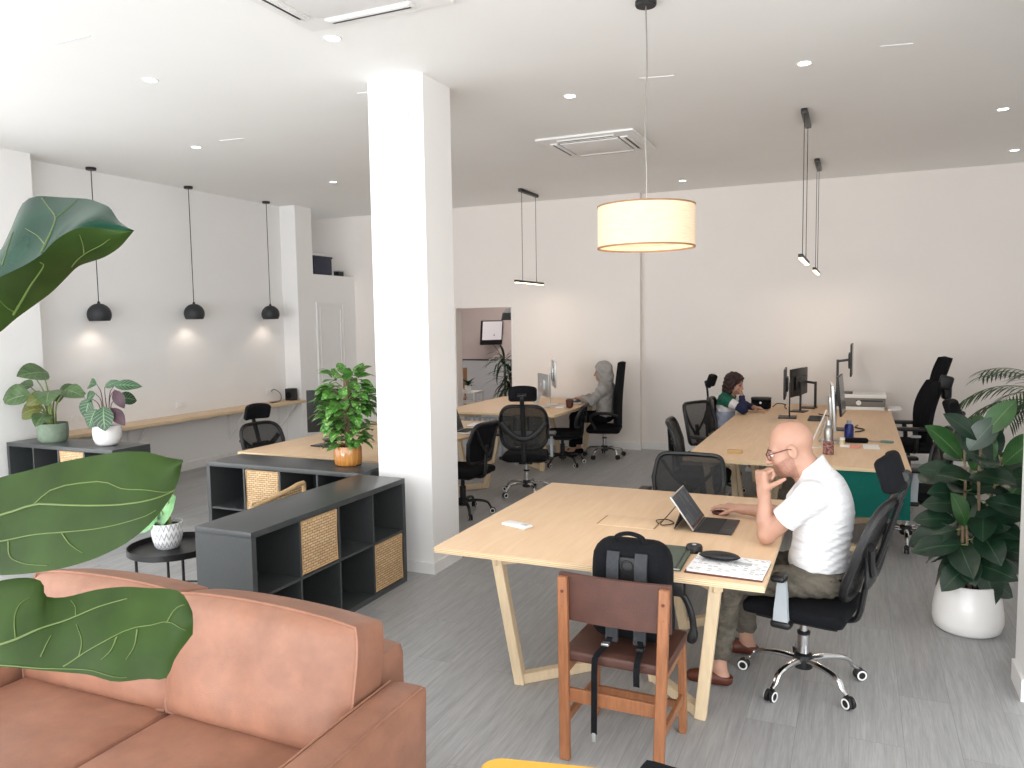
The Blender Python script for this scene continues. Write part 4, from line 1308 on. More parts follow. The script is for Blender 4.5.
def mesh_chair(label, loc, rz, base_rot=0.3, seat_y=0.0, sq=0.42, meshm='mesh', pad=0.25, arm_y=0.0, hw=0.235, hh=0.15, y1=-0.335, lum=0.03, R=0.28, hgap=0.145, head=True, arms='grey', sz=0.48, metal='chrome', group=None, bt=1.02, hz=None, arm_drop=0.0, bow=True, name='office_chair'):
    t = thing(name, label, 'office chair', loc, rz, group)
    chair_base(t, metal, R=R, rot=base_rot, sz=sz - 0.085)
    def sf(q):
        k = max(0, q[1] - 0.12)
        return (q[0] * (1 - 0.10 * max(0, q[1]) / 0.25), q[1], q[2] - 0.55 * k * k)
    s = obj('seat', MB().rbox((0, seat_y, sz - 0.04), (0.49, 0.50, 0.075), 0.035, 9, crown=0.012, fn=sf), 'blackf', t)
    obj('seat_pan', MB().rbox((0, -0.01, sz - 0.08), (0.40, 0.40, 0.03), 0.014, 4), 'blackp', s)
    zb = sz + 0.05
    f = backfn(-0.235, zb, y1, bt, hw, lum=lum)
    o = outline(f, 40, sq)
    fr = obj('back_frame', MB().tube([f(s_ * 0.97, 0.5 + (t_ - 0.5) * 0.97) for s_, t_ in o], 0.021, 8, True, flat=0.8), 'blackp', t)
    obj('back_mesh', disc(MB(), f, 0.97, e=sq), meshm, t)
    if bow:
        # bowed lumbar yoke and spine behind the mesh
        bw = []
        for k in range(13):
            q = -1 + 2 * k / 12
            p = f(q * 0.9, 0.62 - 0.36 * (1 - q * q)); bw.append(p + Vector((0, -0.035 - 0.02 * (1 - q * q), 0)))
        obj('lumbar_yoke', MB().tube(bw, 0.017, 8, flat=1.7, up=(0, 0, 1)), 'blackp', fr)
        obj('lumbar_pad', MB().rbox(tuple(f(0, 0.28) + Vector((0, -0.03, 0))), (0.20, 0.03, 0.16), 0.012, 4), 'blackp', fr)
    else:
        for sx in (-1, 1):
            obj('back_brace', MB().tube(bez([f(sx * 0.85, 0.85) + Vector((0, -0.012, 0)), f(sx * 0.45, 0.5) + Vector((0, -0.05, 0)), f(0.0, 0.2) + Vector((0, -0.07, 0))], 5), 0.014, 8), 'blackp', fr)
    sp = [(0, -0.08, sz - 0.10), (0, -0.22, sz - 0.09), (0, -0.265, sz - 0.05), tuple(f(0, 0.12) + Vector((0, -0.04, 0))), tuple(f(0, 0.45) + Vector((0, -0.045, 0)))]
    if head: sp.append(tuple(f(0, 0.98) + Vector((0, -0.03, 0))))
    obj('back_spine', MB().tube(bez(sp, 5), 0.026, 8, flat=0.6), 'blackp', t)
    if head:
        hz = hz or bt + hgap
        headrest(t, y1 - 0.01, hz, tilt=-0.32, h=hh, w=0.30, stem_to=tuple(f(0, 0.93) + Vector((0, -0.025, 0))))
    if arms:
        for s_ in (-1, 1):
            am = obj('armrest', MB().rbox((s_ * 0.285, arm_y * 1.3, sz + (0.195 if pad > 0.2 else 0.16) - arm_drop), (0.085, pad, 0.035), 0.016, 5), 'blackp', t)
            x = s_ * 0.285
            blade = MB().slab([[(x - 0.008 * s_, y - 0.03 + dy, z) for dy in (-w, w)] for y, z, w in ((0.015 + arm_y * 1.4, sz + (0.17 if pad > 0.2 else 0.14) - arm_drop, 0.020), (0.02 + arm_y * 1.25, sz + 0.08, 0.026), (0.03 + arm_y * 1.05, sz + 0.0, 0.032), (0.035 + arm_y * 0.9, sz - 0.06, 0.036))], 0.03)
            obj('arm_upright', blade, 'grey' if arms == 'grey' else 'blackp', am)
            obj('arm_foot', MB().rbox((x - 0.02 * s_, 0.005 + arm_y * 0.9, sz - 0.075), (0.07, 0.10, 0.04), 0.016, 4), 'blackp', am)
    return t

# the man's chair (faces -X)
CH0 = mesh_chair('black mesh office chair under the man in the white tee', (-0.225, 4.17, 0), PI / 2 - 0.20, base_rot=0.375, sz=0.472, pad=0.07, arm_y=0.035, hh=0.19, hz=1.16, y1=-0.41, lum=0.0, R=0.295, seat_y=0.008)
mesh_chair('black mesh office chair with curved lumbar bow and headrest, empty before the far desk', (-3.285, 7.72, 0), 0.30, base_rot=0.1, hh=0.17, hz=1.145, meshm='mesh2', hw=0.245)
mesh_chair('black mesh chair with headrest between the middle desk and the wall counter', (-5.30, 6.08, 0), -PI / 2 - 0.2, base_rot=0.1, bt=0.90, hh=0.17, hgap=0.12)
mesh_chair('black office chair with headrest half hidden by the rubber plant, grey arm upright showing', (0.40, 7.10, 0), PI / 2 + 0.1, base_rot=0.5, bt=0.98, hh=0.2, meshm='mesh2')
t = thing('office_chair', 'tall padded black chair with winged headrest at the far end of the long desk', 'office chair', (0.55, 9.72, 0), PI / 2 + 0.12)
chair_base(t, 'blackp', rot=0.2, sz=0.40)
obj('seat', MB().rbox((0, 0, 0.44), (0.52, 0.52, 0.11), 0.045, 8, crown=0.015), 'blackf', t)
rows = []
for i in range(17):
    q = i / 16
    z = 0.47 + 0.70 * q
    y = -0.20 - 0.115 * q + 0.05 * math.sin(PI * q)
    hwid = 0.19 + 0.09 * math.sin(PI * min(1, max(0, (q - 0.25) / 0.75))) + (0.02 if q < 0.3 else 0)
    rows.append([(hwid * s_, y + 0.09 * s_ * s_, z) for s_ in [-1 + 2 * k / 10 for k in range(11)]])
bk = obj('backrest', MB().slab(rows, 0.085), 'blackf', t, smooth=80)
obj('seam', MB().tube([(0, r[5][1] + 0.046, r[5][2]) for r in rows], 0.004, 5), 'blackp', bk)
rows = []
for i in range(9):
    q = i / 8
    rows.append([((0.11 + 0.03 * math.sin(PI * q)) * s_, -0.295 - 0.085 * q + 0.06 * s_ * s_, 1.15 + 0.28 * q) for s_ in [-1 + 2 * k / 8 for k in range(9)]])
hr = obj('headrest', MB().slab(rows, 0.08), 'blackf', t, smooth=80)
for s_ in (-1, 1):
    obj('headrest_wing', MB().rbox((s_ * 0.17, -0.32, 1.16), (0.07, 0.14, 0.16), 0.03, 5, rot=(0.25, 0, 0)), 'blackp', hr)
    am = obj('armrest', MB().rbox((s_ * 0.31, 0.02, 0.66), (0.10, 0.30, 0.04), 0.018, 5), 'blackp', t)
    obj('arm_upright', MB().tube(bez([(s_ * 0.31, 0.0, 0.65), (s_ * 0.32, -0.02, 0.55), (s_ * 0.28, -0.02, 0.42), (s_ * 0.15, -0.02, 0.39)], 5), 0.024, 8), 'blackp', am)
    obj('arm_trim', MB().rbox((s_ * 0.345, -0.01, 0.585), (0.012, 0.10, 0.03), 0.005, 3), 'grey', am)
obj('back_hinge', MB().rbox((0, -0.365, 1.06), (0.16, 0.09, 0.20), 0.035, 5), 'blackp', bk)
# chairs without a headrest
mesh_chair('low black mesh chair pushed in behind the front work table, facing the table', (-1.13, 5.50, 0), PI, base_rot=0.2, head=False, arms='black', bt=0.885, bow=False, arm_drop=0.03, metal='blackp', sq=0.2, meshm='mesh2', hw=0.25)
mesh_chair('black mesh chair at the long desk seen edge-on, nearest the front on that side', (-1.30, 7.30, 0), -PI / 2 + 0.1, base_rot=0.2, head=False, arms=None, bt=0.95, bow=False, metal='blackp', sq=0.22, meshm='mesh2')
mesh_chair('black mesh chair at the long desk with braced back, next to the woman', (-1.34, 8.42, 0), -PI / 2 - 0.5, base_rot=0.2, head=False, arms='black', bt=0.985, bow=False, metal='blackp', sq=0.22, arm_drop=0.03)
mesh_chair('black office chair without headrest beside the pillar, turned to the middle desk', (-3.55, 6.72, 0), PI / 2 - 0.12, base_rot=0.2, head=False, arms='black', bt=0.93, bow=False, metal='blackp', sq=0.22, meshm='blackf', arm_drop=0.03, hw=0.215)
mesh_chair('black chair on a black star base tucked under the corner of the far desk', (-3.53, 9.52, 0), PI / 2 + 0.2, base_rot=0.15, head=False, arms=None, bt=0.80, bow=False, metal='blackp', sz=0.46, sq=0.2, meshm='blackf')
# chairs with people on them
mesh_chair('black office chair with small headrest that the woman with brown hair sits on', (-1.42, 9.75, 0), -PI / 2, base_rot=0.55, head=True, arms=None, bt=0.92, hz=1.13, hh=0.17, y1=-0.235, lum=0.0, metal='blackp', sz=0.44)

# high-back chair of the hooded person
t = thing('office_chair', 'high-backed black padded chair with chrome base under the hooded person', 'office chair', (-3.18, 10.25, 0), PI / 2 + 0.2)
chair_base(t, 'chrome', rot=0.15, sz=0.40, ring=False)
obj('seat', MB().rbox((0, 0, 0.40), (0.50, 0.46, 0.09), 0.04, 8, crown=0.01), 'blackf', t)
rows = []
for i in range(15):
    q = i / 14
    z = 0.46 + 0.86 * q
    y = -0.215 - 0.045 * q + 0.01 * math.sin(PI * q * 1.3)
    hwid = 0.185 * (1 - 0.32 * max(0, q - 0.45) ** 1.5 / 0.41) * (1 if q < 0.95 else 0.93)
    rows.append([(hwid * s, y + 0.05 * s * s, z) for s in [-1 + 2 * k / 8 for k in range(9)]])
obj('backrest', MB().slab(rows, 0.06), 'blackf', t, smooth=80)
for s in (-1, 1):
    obj('armrest', MB().tube(bez([(s * 0.26, -0.20, 0.60), (s * 0.29, -0.08, 0.64), (s * 0.29, 0.10, 0.63), (s * 0.28, 0.16, 0.56), (s * 0.25, 0.10, 0.42)], 6), 0.02, 8), 'blackp', t)

# ------------------------------------------------------------------ plants
def pot(name, prof, mat, t, c=(0, 0, 0), uv=False, soil=None):
    o = obj('pot', MB().lathe(prof, c, 40, uv), mat, t, smooth=50)
    if soil: obj('soil', MB().lathe([(0, soil[1] + 0.01), (soil[0] * 0.6, soil[1] + 0.006), (soil[0], soil[1])], c, 28), 'soil', o)
    return o

# rubber plant
t = thing('rubber_plant', 'tall rubber plant with big dark oval leaves in a round white floor pot', 'potted plant', (0.64, 5.27, 0))
pot('pot', [(0, 0.0), (0.150, 0.0), (0.180, 0.02), (0.192, 0.07), (0.190, 0.13), (0.176, 0.22), (0.156, 0.285), (0.150, 0.295), (0.140, 0.295), (0.140, 0.24), (0, 0.24)], 'whitecer', t, soil=(0.140, 0.262))
rng = random.Random(21)
stems = [((-0.03, -0.03), (-0.05, -0.05), 1.10), ((0.03, -0.02), (0.04, -0.05), 1.20), ((0.02, 0.04), (0.15, 0.02), 1.06), ((-0.05, 0.03), (0.0, 0.08), 1.0), ((0.06, 0.0), (0.17, 0.05), 0.8), ((0.0, -0.05), (-0.03, -0.10), 0.66)]
nl = 0
for k, (b0, b1, h) in enumerate(stems):
    pts = bez([(b0[0], b0[1], 0.24), (b0[0] * 1.2 + b1[0] * 0.1, b0[1] * 1.1, 0.24 + (h - 0.24) * 0.4), (b1[0] * 0.75, b1[1] * 0.75, 0.24 + (h - 0.24) * 0.75), (b1[0], b1[1], h)], 8)
    st = obj('stem', MB().tube(pts, [0.012 - 0.006 * i / (len(pts) - 1) for i in range(len(pts))], 8), 'bark', t)
    m = int(13 * (h - 0.2)) + 3
    for j in range(m):
        q = (j + 0.6) / m
        p = pts[min(len(pts) - 1, int((0.12 + 0.88 * q) * (len(pts) - 1)))]
        a = j * 2.4 + k * 1.3 + rng.uniform(-0.3, 0.3)
        el = -0.35 + 1.0 * q + rng.uniform(-0.25, 0.25)
        if q > 0.82: el = rng.uniform(0.8, 1.2)
        if p.z < 0.36: continue
        d = Vector((math.cos(a) * math.cos(el), math.sin(a) * math.cos(el), math.sin(el)))
        L = rng.uniform(0.24, 0.31) * (1 if q < 0.9 else 0.95)
        lb = MB().tube([p, p + d * 0.035], 0.004, 6)
        pet = lb
        lf = MB()
        leaf(lf, p + d * 0.03, d, (rng.uniform(-0.5, 0.3), -0.75, 0.8), L, L * 0.56, droop=0.35 + 0.5 * (1 - q), fold=0.16, shape=0.52, n=10, m=5)
        o = obj('leaf', lf, 'rubberl' if (q > 0.8 and (j + k) % 2 == 0) else 'rubber', t, smooth=180)
        obj('petiole', pet, 'stem', o)

# palm at the right edge, further back
t = thing('palm_plant', 'feathery palm plant at the edge of the photo behind the rubber plant', 'potted plant', (1.70, 8.2, 0))
pot('pot', [(0, 0), (0.14, 0), (0.17, 0.30), (0.155, 0.30), (0.15, 0.26), (0, 0.26)], 'whitecer', t, soil=(0.15, 0.265))
obj('stem', MB().tube(bez([(0, 0, 0.26), (0.01, 0, 0.7), (0, 0.02, 1.08)], 5), [0.03] * 6 + [0.025] * 4 + [0.02], 8), 'bark', t)
rng = random.Random(5)
for k in range(24):
    a = k * 2.4; el = rng.uniform(0.2, 1.35)
    L = rng.uniform(0.65, 0.95)
    pts = []
    p = Vector((0, 0, 0.98 + 0.004 * k)); e = el
    for i in range(11):
        pts.append(p.copy())
        d = Vector((math.cos(a) * math.cos(e), math.sin(a) * math.cos(e), math.sin(e)))
        p = p + d * L / 10; e -= 0.16
    fr = obj('frond', MB().tube(pts, [0.006 - 0.004 * i / 10 for i in range(11)], 6), 'stem', t)
    lb = MB()
    for i in range(2, 11):
        for sub in (0, 0.5):
            if i + sub > 10: continue
            pp = pts[i] if sub == 0 else (pts[i] + pts[min(10, i + 1)]) / 2
            tg = (pts[min(10, i + 1)] - pts[i - 1]).normalized()
            sd = tg.cross(Vector((0, 0, 1))).normalized()
            for s in (-1, 1):
                leaf(lb, pp, tg * 0.7 + sd * s * 0.9 + Vector((0, 0, -0.1)), (0, 0, 1), 0.28 * (1 - 0.4 * abs(i - 6) / 6), 0.018, droop=0.5, fold=0.3, n=5, m=3)
    obj('leaflet', lb, 'palm', fr, smooth=180)

# bushy pothos in the amber pot on the middle shelf
t = thing('bushy_plant', 'bushy bright green variegated plant in an amber glazed pot on the black shelf', 'potted plant', (-3.725, 5.09, 0.77))
pot('pot', [(0, 0), (0.095, 0), (0.107, 0.01), (0.112, 0.05), (0.112, 0.14), (0.107, 0.155), (0.098, 0.155), (0.098, 0.13), (0, 0.13)], 'amber', t, soil=(0.098, 0.135))
obj('moss_pole', MB().tube([(0, 0, 0.13), (0, 0.005, 0.70)], 0.022, 8), 'bark', t)
rng = random.Random(11)
lb = MB(); sb = MB()
for k in range(230):
    q = rng.random() ** 0.85
    z = 0.15 + 0.60 * q
    a = rng.uniform(0, 2 * PI)
    rad = 0.05 + 0.12 * math.sin(PI * (0.15 + 0.8 * (1 - q))) * rng.uniform(0.5, 1.0)
    p = Vector((rad * math.cos(a), rad * math.sin(a), z))
    el = rng.uniform(-0.1, 0.5) + (0.7 if q > 0.9 else 0)
    d = Vector((math.cos(a) * math.cos(el), math.sin(a) * math.cos(el), math.sin(el)))
    L = rng.uniform(0.10, 0.17) * (1.0 if q < 0.85 else 0.85)
    leaf(lb, p, d, (rng.uniform(-0.5, 0.5), rng.uniform(-0.5, 0.5), 1), L, L * rng.uniform(0.5, 0.7), droop=rng.uniform(0.3, 1.4), fold=0.14, shape=0.32, n=7, m=5, wav=0.02)
    if k % 3 == 0:
        sb.tube([(0, 0, z - 0.05), (p.x * 0.6, p.y * 0.6, z + 0.01), tuple(p)], 0.0035, 5)
obj('foliage', lb, 'pothos', t, smooth=180)
obj('stalks', sb, 'stem', t)

# alocasia in the sage pot
t = thing('broad_leaf_plant', 'plant with large shield leaves on long stalks in a sage green stone pot', 'potted plant', (-7.35, 5.16, 0.77))
pot('pot', [(0, 0), (0.115, 0), (0.135, 0.03), (0.142, 0.09), (0.14, 0.15), (0.137, 0.185), (0.125, 0.185), (0.122, 0.16), (0, 0.16)], 'greenpot', t, soil=(0.122, 0.165))
# leaf tips placed around the pot: (azimuth from the room's +X, reach, height, length, width, droop, material)
for k, (dx, dy, z, L, Wd, dr, m, ux, uz) in enumerate([
    (-0.01, -0.06, 0.70, 0.26, 0.22, 0.5, 'aloc', 0.2, 0.9), (-0.24, -0.05, 0.56, 0.18, 0.13, 0.4, 'aloc', 0.0, 1), (-0.16, -0.06, 0.68, 0.16, 0.08, 0.2, 'aloc', 0, 1),
    (-0.19, -0.18, 0.50, 0.22, 0.18, 1.0, 'aloc', -0.1, 0.7), (-0.12, -0.18, 0.48, 0.22, 0.17, 1.0, 'aloc', 0, 0.8), (0.12, -0.10, 0.52, 0.26, 0.20, 0.9, 'aloc', 0.2, 0.9),
    (0.22, 0.02, 0.52, 0.20, 0.15, 0.9, 'aloc', 0.3, 0.9), (-0.06, -0.12, 0.34, 0.22, 0.17, 1.5, 'aloc2', -0.3, 0.6), (0.08, -0.13, 0.29, 0.21, 0.15, 0.9, 'aloc', 0.4, 0.8),
    (0.00, -0.05, 0.46, 0.20, 0.16, 1.2, 'aloc2', 0.1, 0.9), (0.05, 0.12, 0.50, 0.22, 0.16, 0.8, 'aloc', 0, 1), (-0.10, 0.12, 0.45, 0.20, 0.15, 0.9, 'aloc', 0, 1)]):
    tip = Vector((dx, dy, z)); a = math.atan2(dy, dx)
    st = obj('stalk', MB().tube(bez([(0.03 * math.cos(a), 0.03 * math.sin(a), 0.16), (dx * 0.35, dy * 0.35, 0.16 + (z - 0.16) * 0.6), tuple(tip)], 7), [0.009 - 0.004 * i / 14 for i in range(15)], 7), 'stem', t)
    lf = MB()
    d = Vector((dx * 1.2 + ux * 0.15, dy * 1.2 - 0.05, 0.02)).normalized()
    leaf(lf, tip - d * L * 0.25, d, (0.40 + ux * 0.3, -0.50, uz * 0.62), L * 1.22, Wd * 1.22, droop=dr, fold=0.10, shape=0.36, n=9, m=7)
    obj('leaf', lf, m, st, smooth=180)

# calathea in the white pot
t = thing('patterned_leaf_plant', 'plant with pale veined leaves and purple undersides in a round white pot', 'potted plant', (-6.57, 5.16, 0.77))
pot('pot', [(0, 0), (0.075, 0), (0.105, 0.02), (0.125, 0.07), (0.13, 0.13), (0.128, 0.195), (0.118, 0.195), (0.114, 0.17), (0, 0.17)], 'whitecer', t, soil=(0.114, 0.175))
for k, (dx, dy, z, L, Wd, dr, m, fx, fy, fz) in enumerate([
    (-0.10, -0.08, 0.46, 0.24, 0.19, 0.7, 'cala', -0.3, -0.35, -0.9), (0.02, -0.12, 0.36, 0.20, 0.18, 0.5, 'cala', -0.35, -0.4, -0.85), (0.10, -0.10, 0.39, 0.24, 0.20, 0.5, 'cala', 0.25, -0.35, -0.9),
    (-0.13, 0.02, 0.58, 0.24, 0.12, 1.3, 'cala', -0.85, -0.2, 0.2), (0.0, 0.0, 0.56, 0.17, 0.08, 0.3, 'cala', 0.8, 0.1, 0.35), (0.13, 0.0, 0.58, 0.28, 0.11, 0.75, 'cala', 0.97, 0.0, 0.12),
    (0.17, -0.03, 0.54, 0.20, 0.11, 0.6, 'calap', 0.55, -0.1, -0.8), (0.14, -0.05, 0.37, 0.22, 0.12, 0.5, 'calap', 0.75, -0.1, -0.65), (-0.10, -0.02, 0.34, 0.20, 0.12, 0.4, 'calap', -0.55, -0.2, -0.85),
    (-0.05, -0.06, 0.50, 0.22, 0.13, 1.1, 'cala', -0.8, -0.3, -0.2), (0.05, 0.09, 0.45, 0.2, 0.14, 0.9, 'cala', 0.5, 0.6, 0.0), (-0.02, -0.05, 0.30, 0.20, 0.16, 0.6, 'calap', 0.1, -0.5, -0.8)]):
    tip = Vector((dx, dy, z)); a = math.atan2(dy, dx)
    st = obj('stalk', MB().tube(bez([(0.03 * math.cos(a), 0.03 * math.sin(a), 0.17), (dx * 0.45, dy * 0.45, 0.17 + (z - 0.17) * 0.75), tuple(tip)], 7), [0.005 - 0.002 * i / 14 for i in range(15)], 6), 'calap', t)
    lf = MB()
    leaf(lf, tip, (fx, fy, fz), (fx * 0.2 + 0.3, -0.8, 0.45), L, Wd, droop=dr, fold=0.08, shape=0.45, n=9, m=7)
    obj('leaf', lf, m, st, smooth=180)

# small plant in the herringbone pot on the tray table
t = thing('trailing_plant', 'pale green plant in a white herringbone pot on the black tray table', 'potted plant', (-4.00, 3.53, 0.493))
pot('pot', [(0, 0.0), (0.062, 0.0), (0.078, 0.02), (0.094, 0.09), (0.096, 0.165), (0.088, 0.165), (0.086, 0.14), (0, 0.14)], 'herring', t, uv=True, soil=(0.086, 0.145))
for bx0, by0, bz0, d, L, Wd, dr in ((0.05, 0.03, 0.33, (-0.62, -0.28, -0.55), 0.33, 0.24, 0.4), (-0.03, 0.03, 0.27, (-0.75, -0.25, -0.25), 0.22, 0.13, 0.9), (-0.05, 0.06, 0.24, (-0.7, 0.3, 0.0), 0.20, 0.13, 1.0),
                                  (-0.24, -0.11, 0.10, (-0.6, -0.25, -0.5), 0.14, 0.09, 0.4), (-0.02, -0.05, 0.22, (-0.5, -0.6, -0.4), 0.17, 0.11, 0.8)):
    st = obj('stalk', MB().tube(bez([(-0.01, 0, 0.14), (bx0 * 0.5, by0 * 0.5, max(bz0, 0.22) + 0.02), (bx0, by0, bz0)], 6), 0.004, 6), 'stem', t)
    lf = MB(); leaf(lf, (bx0, by0, bz0), d, (0.45, -0.5, 0.7), L, Wd, droop=dr, fold=0.1, shape=0.4, n=8, m=5, wav=0.03)
    obj('leaf', lf, 'pale', st, smooth=180)
obj('shoot', MB().tube(bez([(0.02, 0, 0.14), (0.022, 0, 0.18), (0.015, 0.0, 0.225)], 5), [0.012, 0.014, 0.015, 0.015, 0.014, 0.013, 0.011, 0.009, 0.007, 0.005, 0.002], 8), 'stem', t)

# fiddle-leaf fig whose leaves reach in front of the camera
t = thing('fiddle_leaf_fig', 'fiddle-leaf fig with huge leaves reaching in from the side, close to the camera', 'potted plant', (-1.06, 0.47, 0))
def w2(p): return Vector(p) - Vector((-1.06, 0.47, 0))
pot('pot', [(0, 0), (0.15, 0), (0.18, 0.02), (0.2, 0.30), (0.185, 0.30), (0.18, 0.26), (0, 0.26)], 'whitecer', t, soil=(0.18, 0.265))
obj('trunk', MB().tube(bez([(0, 0, 0.26), (0.0, 0.0, 0.72), (-0.05, 0.07, 1.167), (-0.085, 0.115, 1.49), (-0.105, 0.13, 1.63), (-0.135, 0.15, 1.9), (-0.14, 0.165, 2.1)], 8), [0.018 - 0.010 * i / 48 for i in range(49)], 10), 'bark', t)
def resample(P, n):
    P = [Vector(p) for p in P]
    L = [0]
    for a, c in zip(P, P[1:]): L.append(L[-1] + (c - a).length)
    out = []
    for k in range(n):
        s = L[-1] * k / (n - 1)
        i = max(j for j in range(len(L)) if L[j] <= s + 1e-9); i = min(i, len(P) - 2)
        out.append(P[i].lerp(P[i + 1], (s - L[i]) / max(L[i + 1] - L[i], 1e-9)))
    return out
def big_leaf(U, Lw, veins, bulge, mat, n=40, m=13, vein_r=0.0009, branch=(0, 0, 0)):
    U, Lw = resample(U, n), resample(Lw, n)
    # smooth the outlines a little
    def sm(P): return [P[0]] + [(P[i - 1] + P[i] * 2 + P[i + 1]) / 4 for i in range(1, len(P) - 1)] + [P[-1]]
    U, Lw = sm(U), sm(Lw)
    front = Vector((0.80, -0.60, 0.0))
    rows = []
    for i in range(n):
        r = []
        for j in range(m):
            s = j / (m - 1); u = i / (n - 1)
            p = U[i].lerp(Lw[i], s)
            k = math.sin(PI * s) * (0.6 + 0.4 * math.sin(PI * u)) + 0.16 * math.sin(u * 14) * math.sin(2 * PI * s)
            r.append(p + front * (bulge * k))
        rows.append(r)
    b = MB(); b.grid([[w2(p) for p in r] for r in rows], uv=True)
    o = obj('leaf', b, mat, t, smooth=180)
    def at(u, s):
        x, y = u * (n - 1), s * (m - 1)
        i, j = min(int(x), n - 2), min(int(y), m - 2)
        a, c = x - i, y - j
        return (rows[i][j] * (1 - a) * (1 - c) + rows[i + 1][j] * a * (1 - c) + rows[i][j + 1] * (1 - a) * c + rows[i + 1][j + 1] * a * c)
    if not veins: return o
    vb = MB()
    camv = Vector((0, 0, 1.9))
    for k, v in enumerate(veins):
        pts = resample(bez([(a, c, 0) for a, c in v], 6), 20)
        P = []
        for q in pts:
            p = at(min(max(q.x, 0), 1), min(max(q.y, 0), 1))
            P.append(w2(p + (camv - p).normalized() * 0.0008))
        r0_ = vein_r * (1.7 if k == 0 else 1.0)
        vb.tube(P, [r0_ * (1 - 0.6 * i / 19) for i in range(20)], 6)
    obj('leaf_vein', vb, 'figvein', o)
    return o
L1U = [(-1.082, 0.616, 1.9), (-1.099, 0.682, 1.981), (-1.072, 0.708, 2.022), (-1.074, 0.721, 2.058), (-1.068, 0.726, 2.077), (-1.053, 0.733, 2.085), (-1.01, 0.741, 2.08), (-0.954, 0.743, 2.074), (-0.885, 0.718, 2.055), (-0.847, 0.699, 2.031), (-0.813, 0.691, 2.017)]
L1R = [(-1.071, 0.609, 1.893), (-0.99, 0.606, 1.948), (-0.942, 0.607, 1.962), (-0.905, 0.614, 1.975), (-0.887, 0.623, 1.987), (-0.876, 0.629, 2.001), (-0.864, 0.635, 2.011), (-0.848, 0.643, 2.019), (-0.839, 0.658, 2.02), (-0.829, 0.673, 2.018), (-0.813, 0.691, 2.017)]
L1L = [(-1.071, 0.608, 1.881), (-1.052, 0.627, 1.874), (-1.011, 0.647, 1.895), (-0.994, 0.656, 1.912), (-0.967, 0.67, 1.933), (-0.941, 0.672, 1.946), (-0.927, 0.68, 1.962), (-0.903, 0.681, 1.978), (-0.863, 0.688, 1.987), (-0.837, 0.69, 1.998), (-0.813, 0.691, 2.017)]
L2U = [(-1.09, 0.568, 1.648), (-1.023, 0.591, 1.697), (-0.967, 0.607, 1.717), (-0.924, 0.616, 1.727), (-0.881, 0.625, 1.738), (-0.833, 0.636, 1.747), (-0.792, 0.644, 1.753), (-0.765, 0.656, 1.752), (-0.749, 0.663, 1.745), (-0.729, 0.671, 1.742)]
L2L = [(-1.09, 0.567, 1.642), (-0.984, 0.557, 1.612), (-0.925, 0.572, 1.608), (-0.883, 0.58, 1.613), (-0.839, 0.59, 1.621), (-0.804, 0.606, 1.632), (-0.773, 0.622, 1.648), (-0.749, 0.634, 1.668), (-0.739, 0.651, 1.689), (-0.734, 0.666, 1.71), (-0.7295, 0.6705, 1.738)]
L3U = [(-1.054, 0.55, 1.517), (-0.999, 0.569, 1.579), (-0.945, 0.584, 1.596), (-0.907, 0.59, 1.603), (-0.877, 0.593, 1.602), (-0.874, 0.594, 1.592), (-0.881, 0.589, 1.582), (-0.857, 0.6, 1.58), (-0.809, 0.611, 1.594), (-0.769, 0.619, 1.6), (-0.745, 0.629, 1.597), (-0.722, 0.64, 1.597), (-0.701, 0.638, 1.594), (-0.692, 0.64, 1.573)]
L3L = [(-1.054, 0.55, 1.511), (-0.951, 0.53, 1.513), (-0.883, 0.539, 1.517), (-0.862, 0.548, 1.516), (-0.846, 0.555, 1.513), (-0.833, 0.561, 1.512), (-0.815, 0.568, 1.51), (-0.78, 0.573, 1.512), (-0.746, 0.577, 1.506), (-0.737, 0.592, 1.504), (-0.718, 0.6, 1.507), (-0.7, 0.608, 1.502), (-0.703, 0.619, 1.522), (-0.691, 0.638, 1.547)]
VEINS = [[], [], [], []]
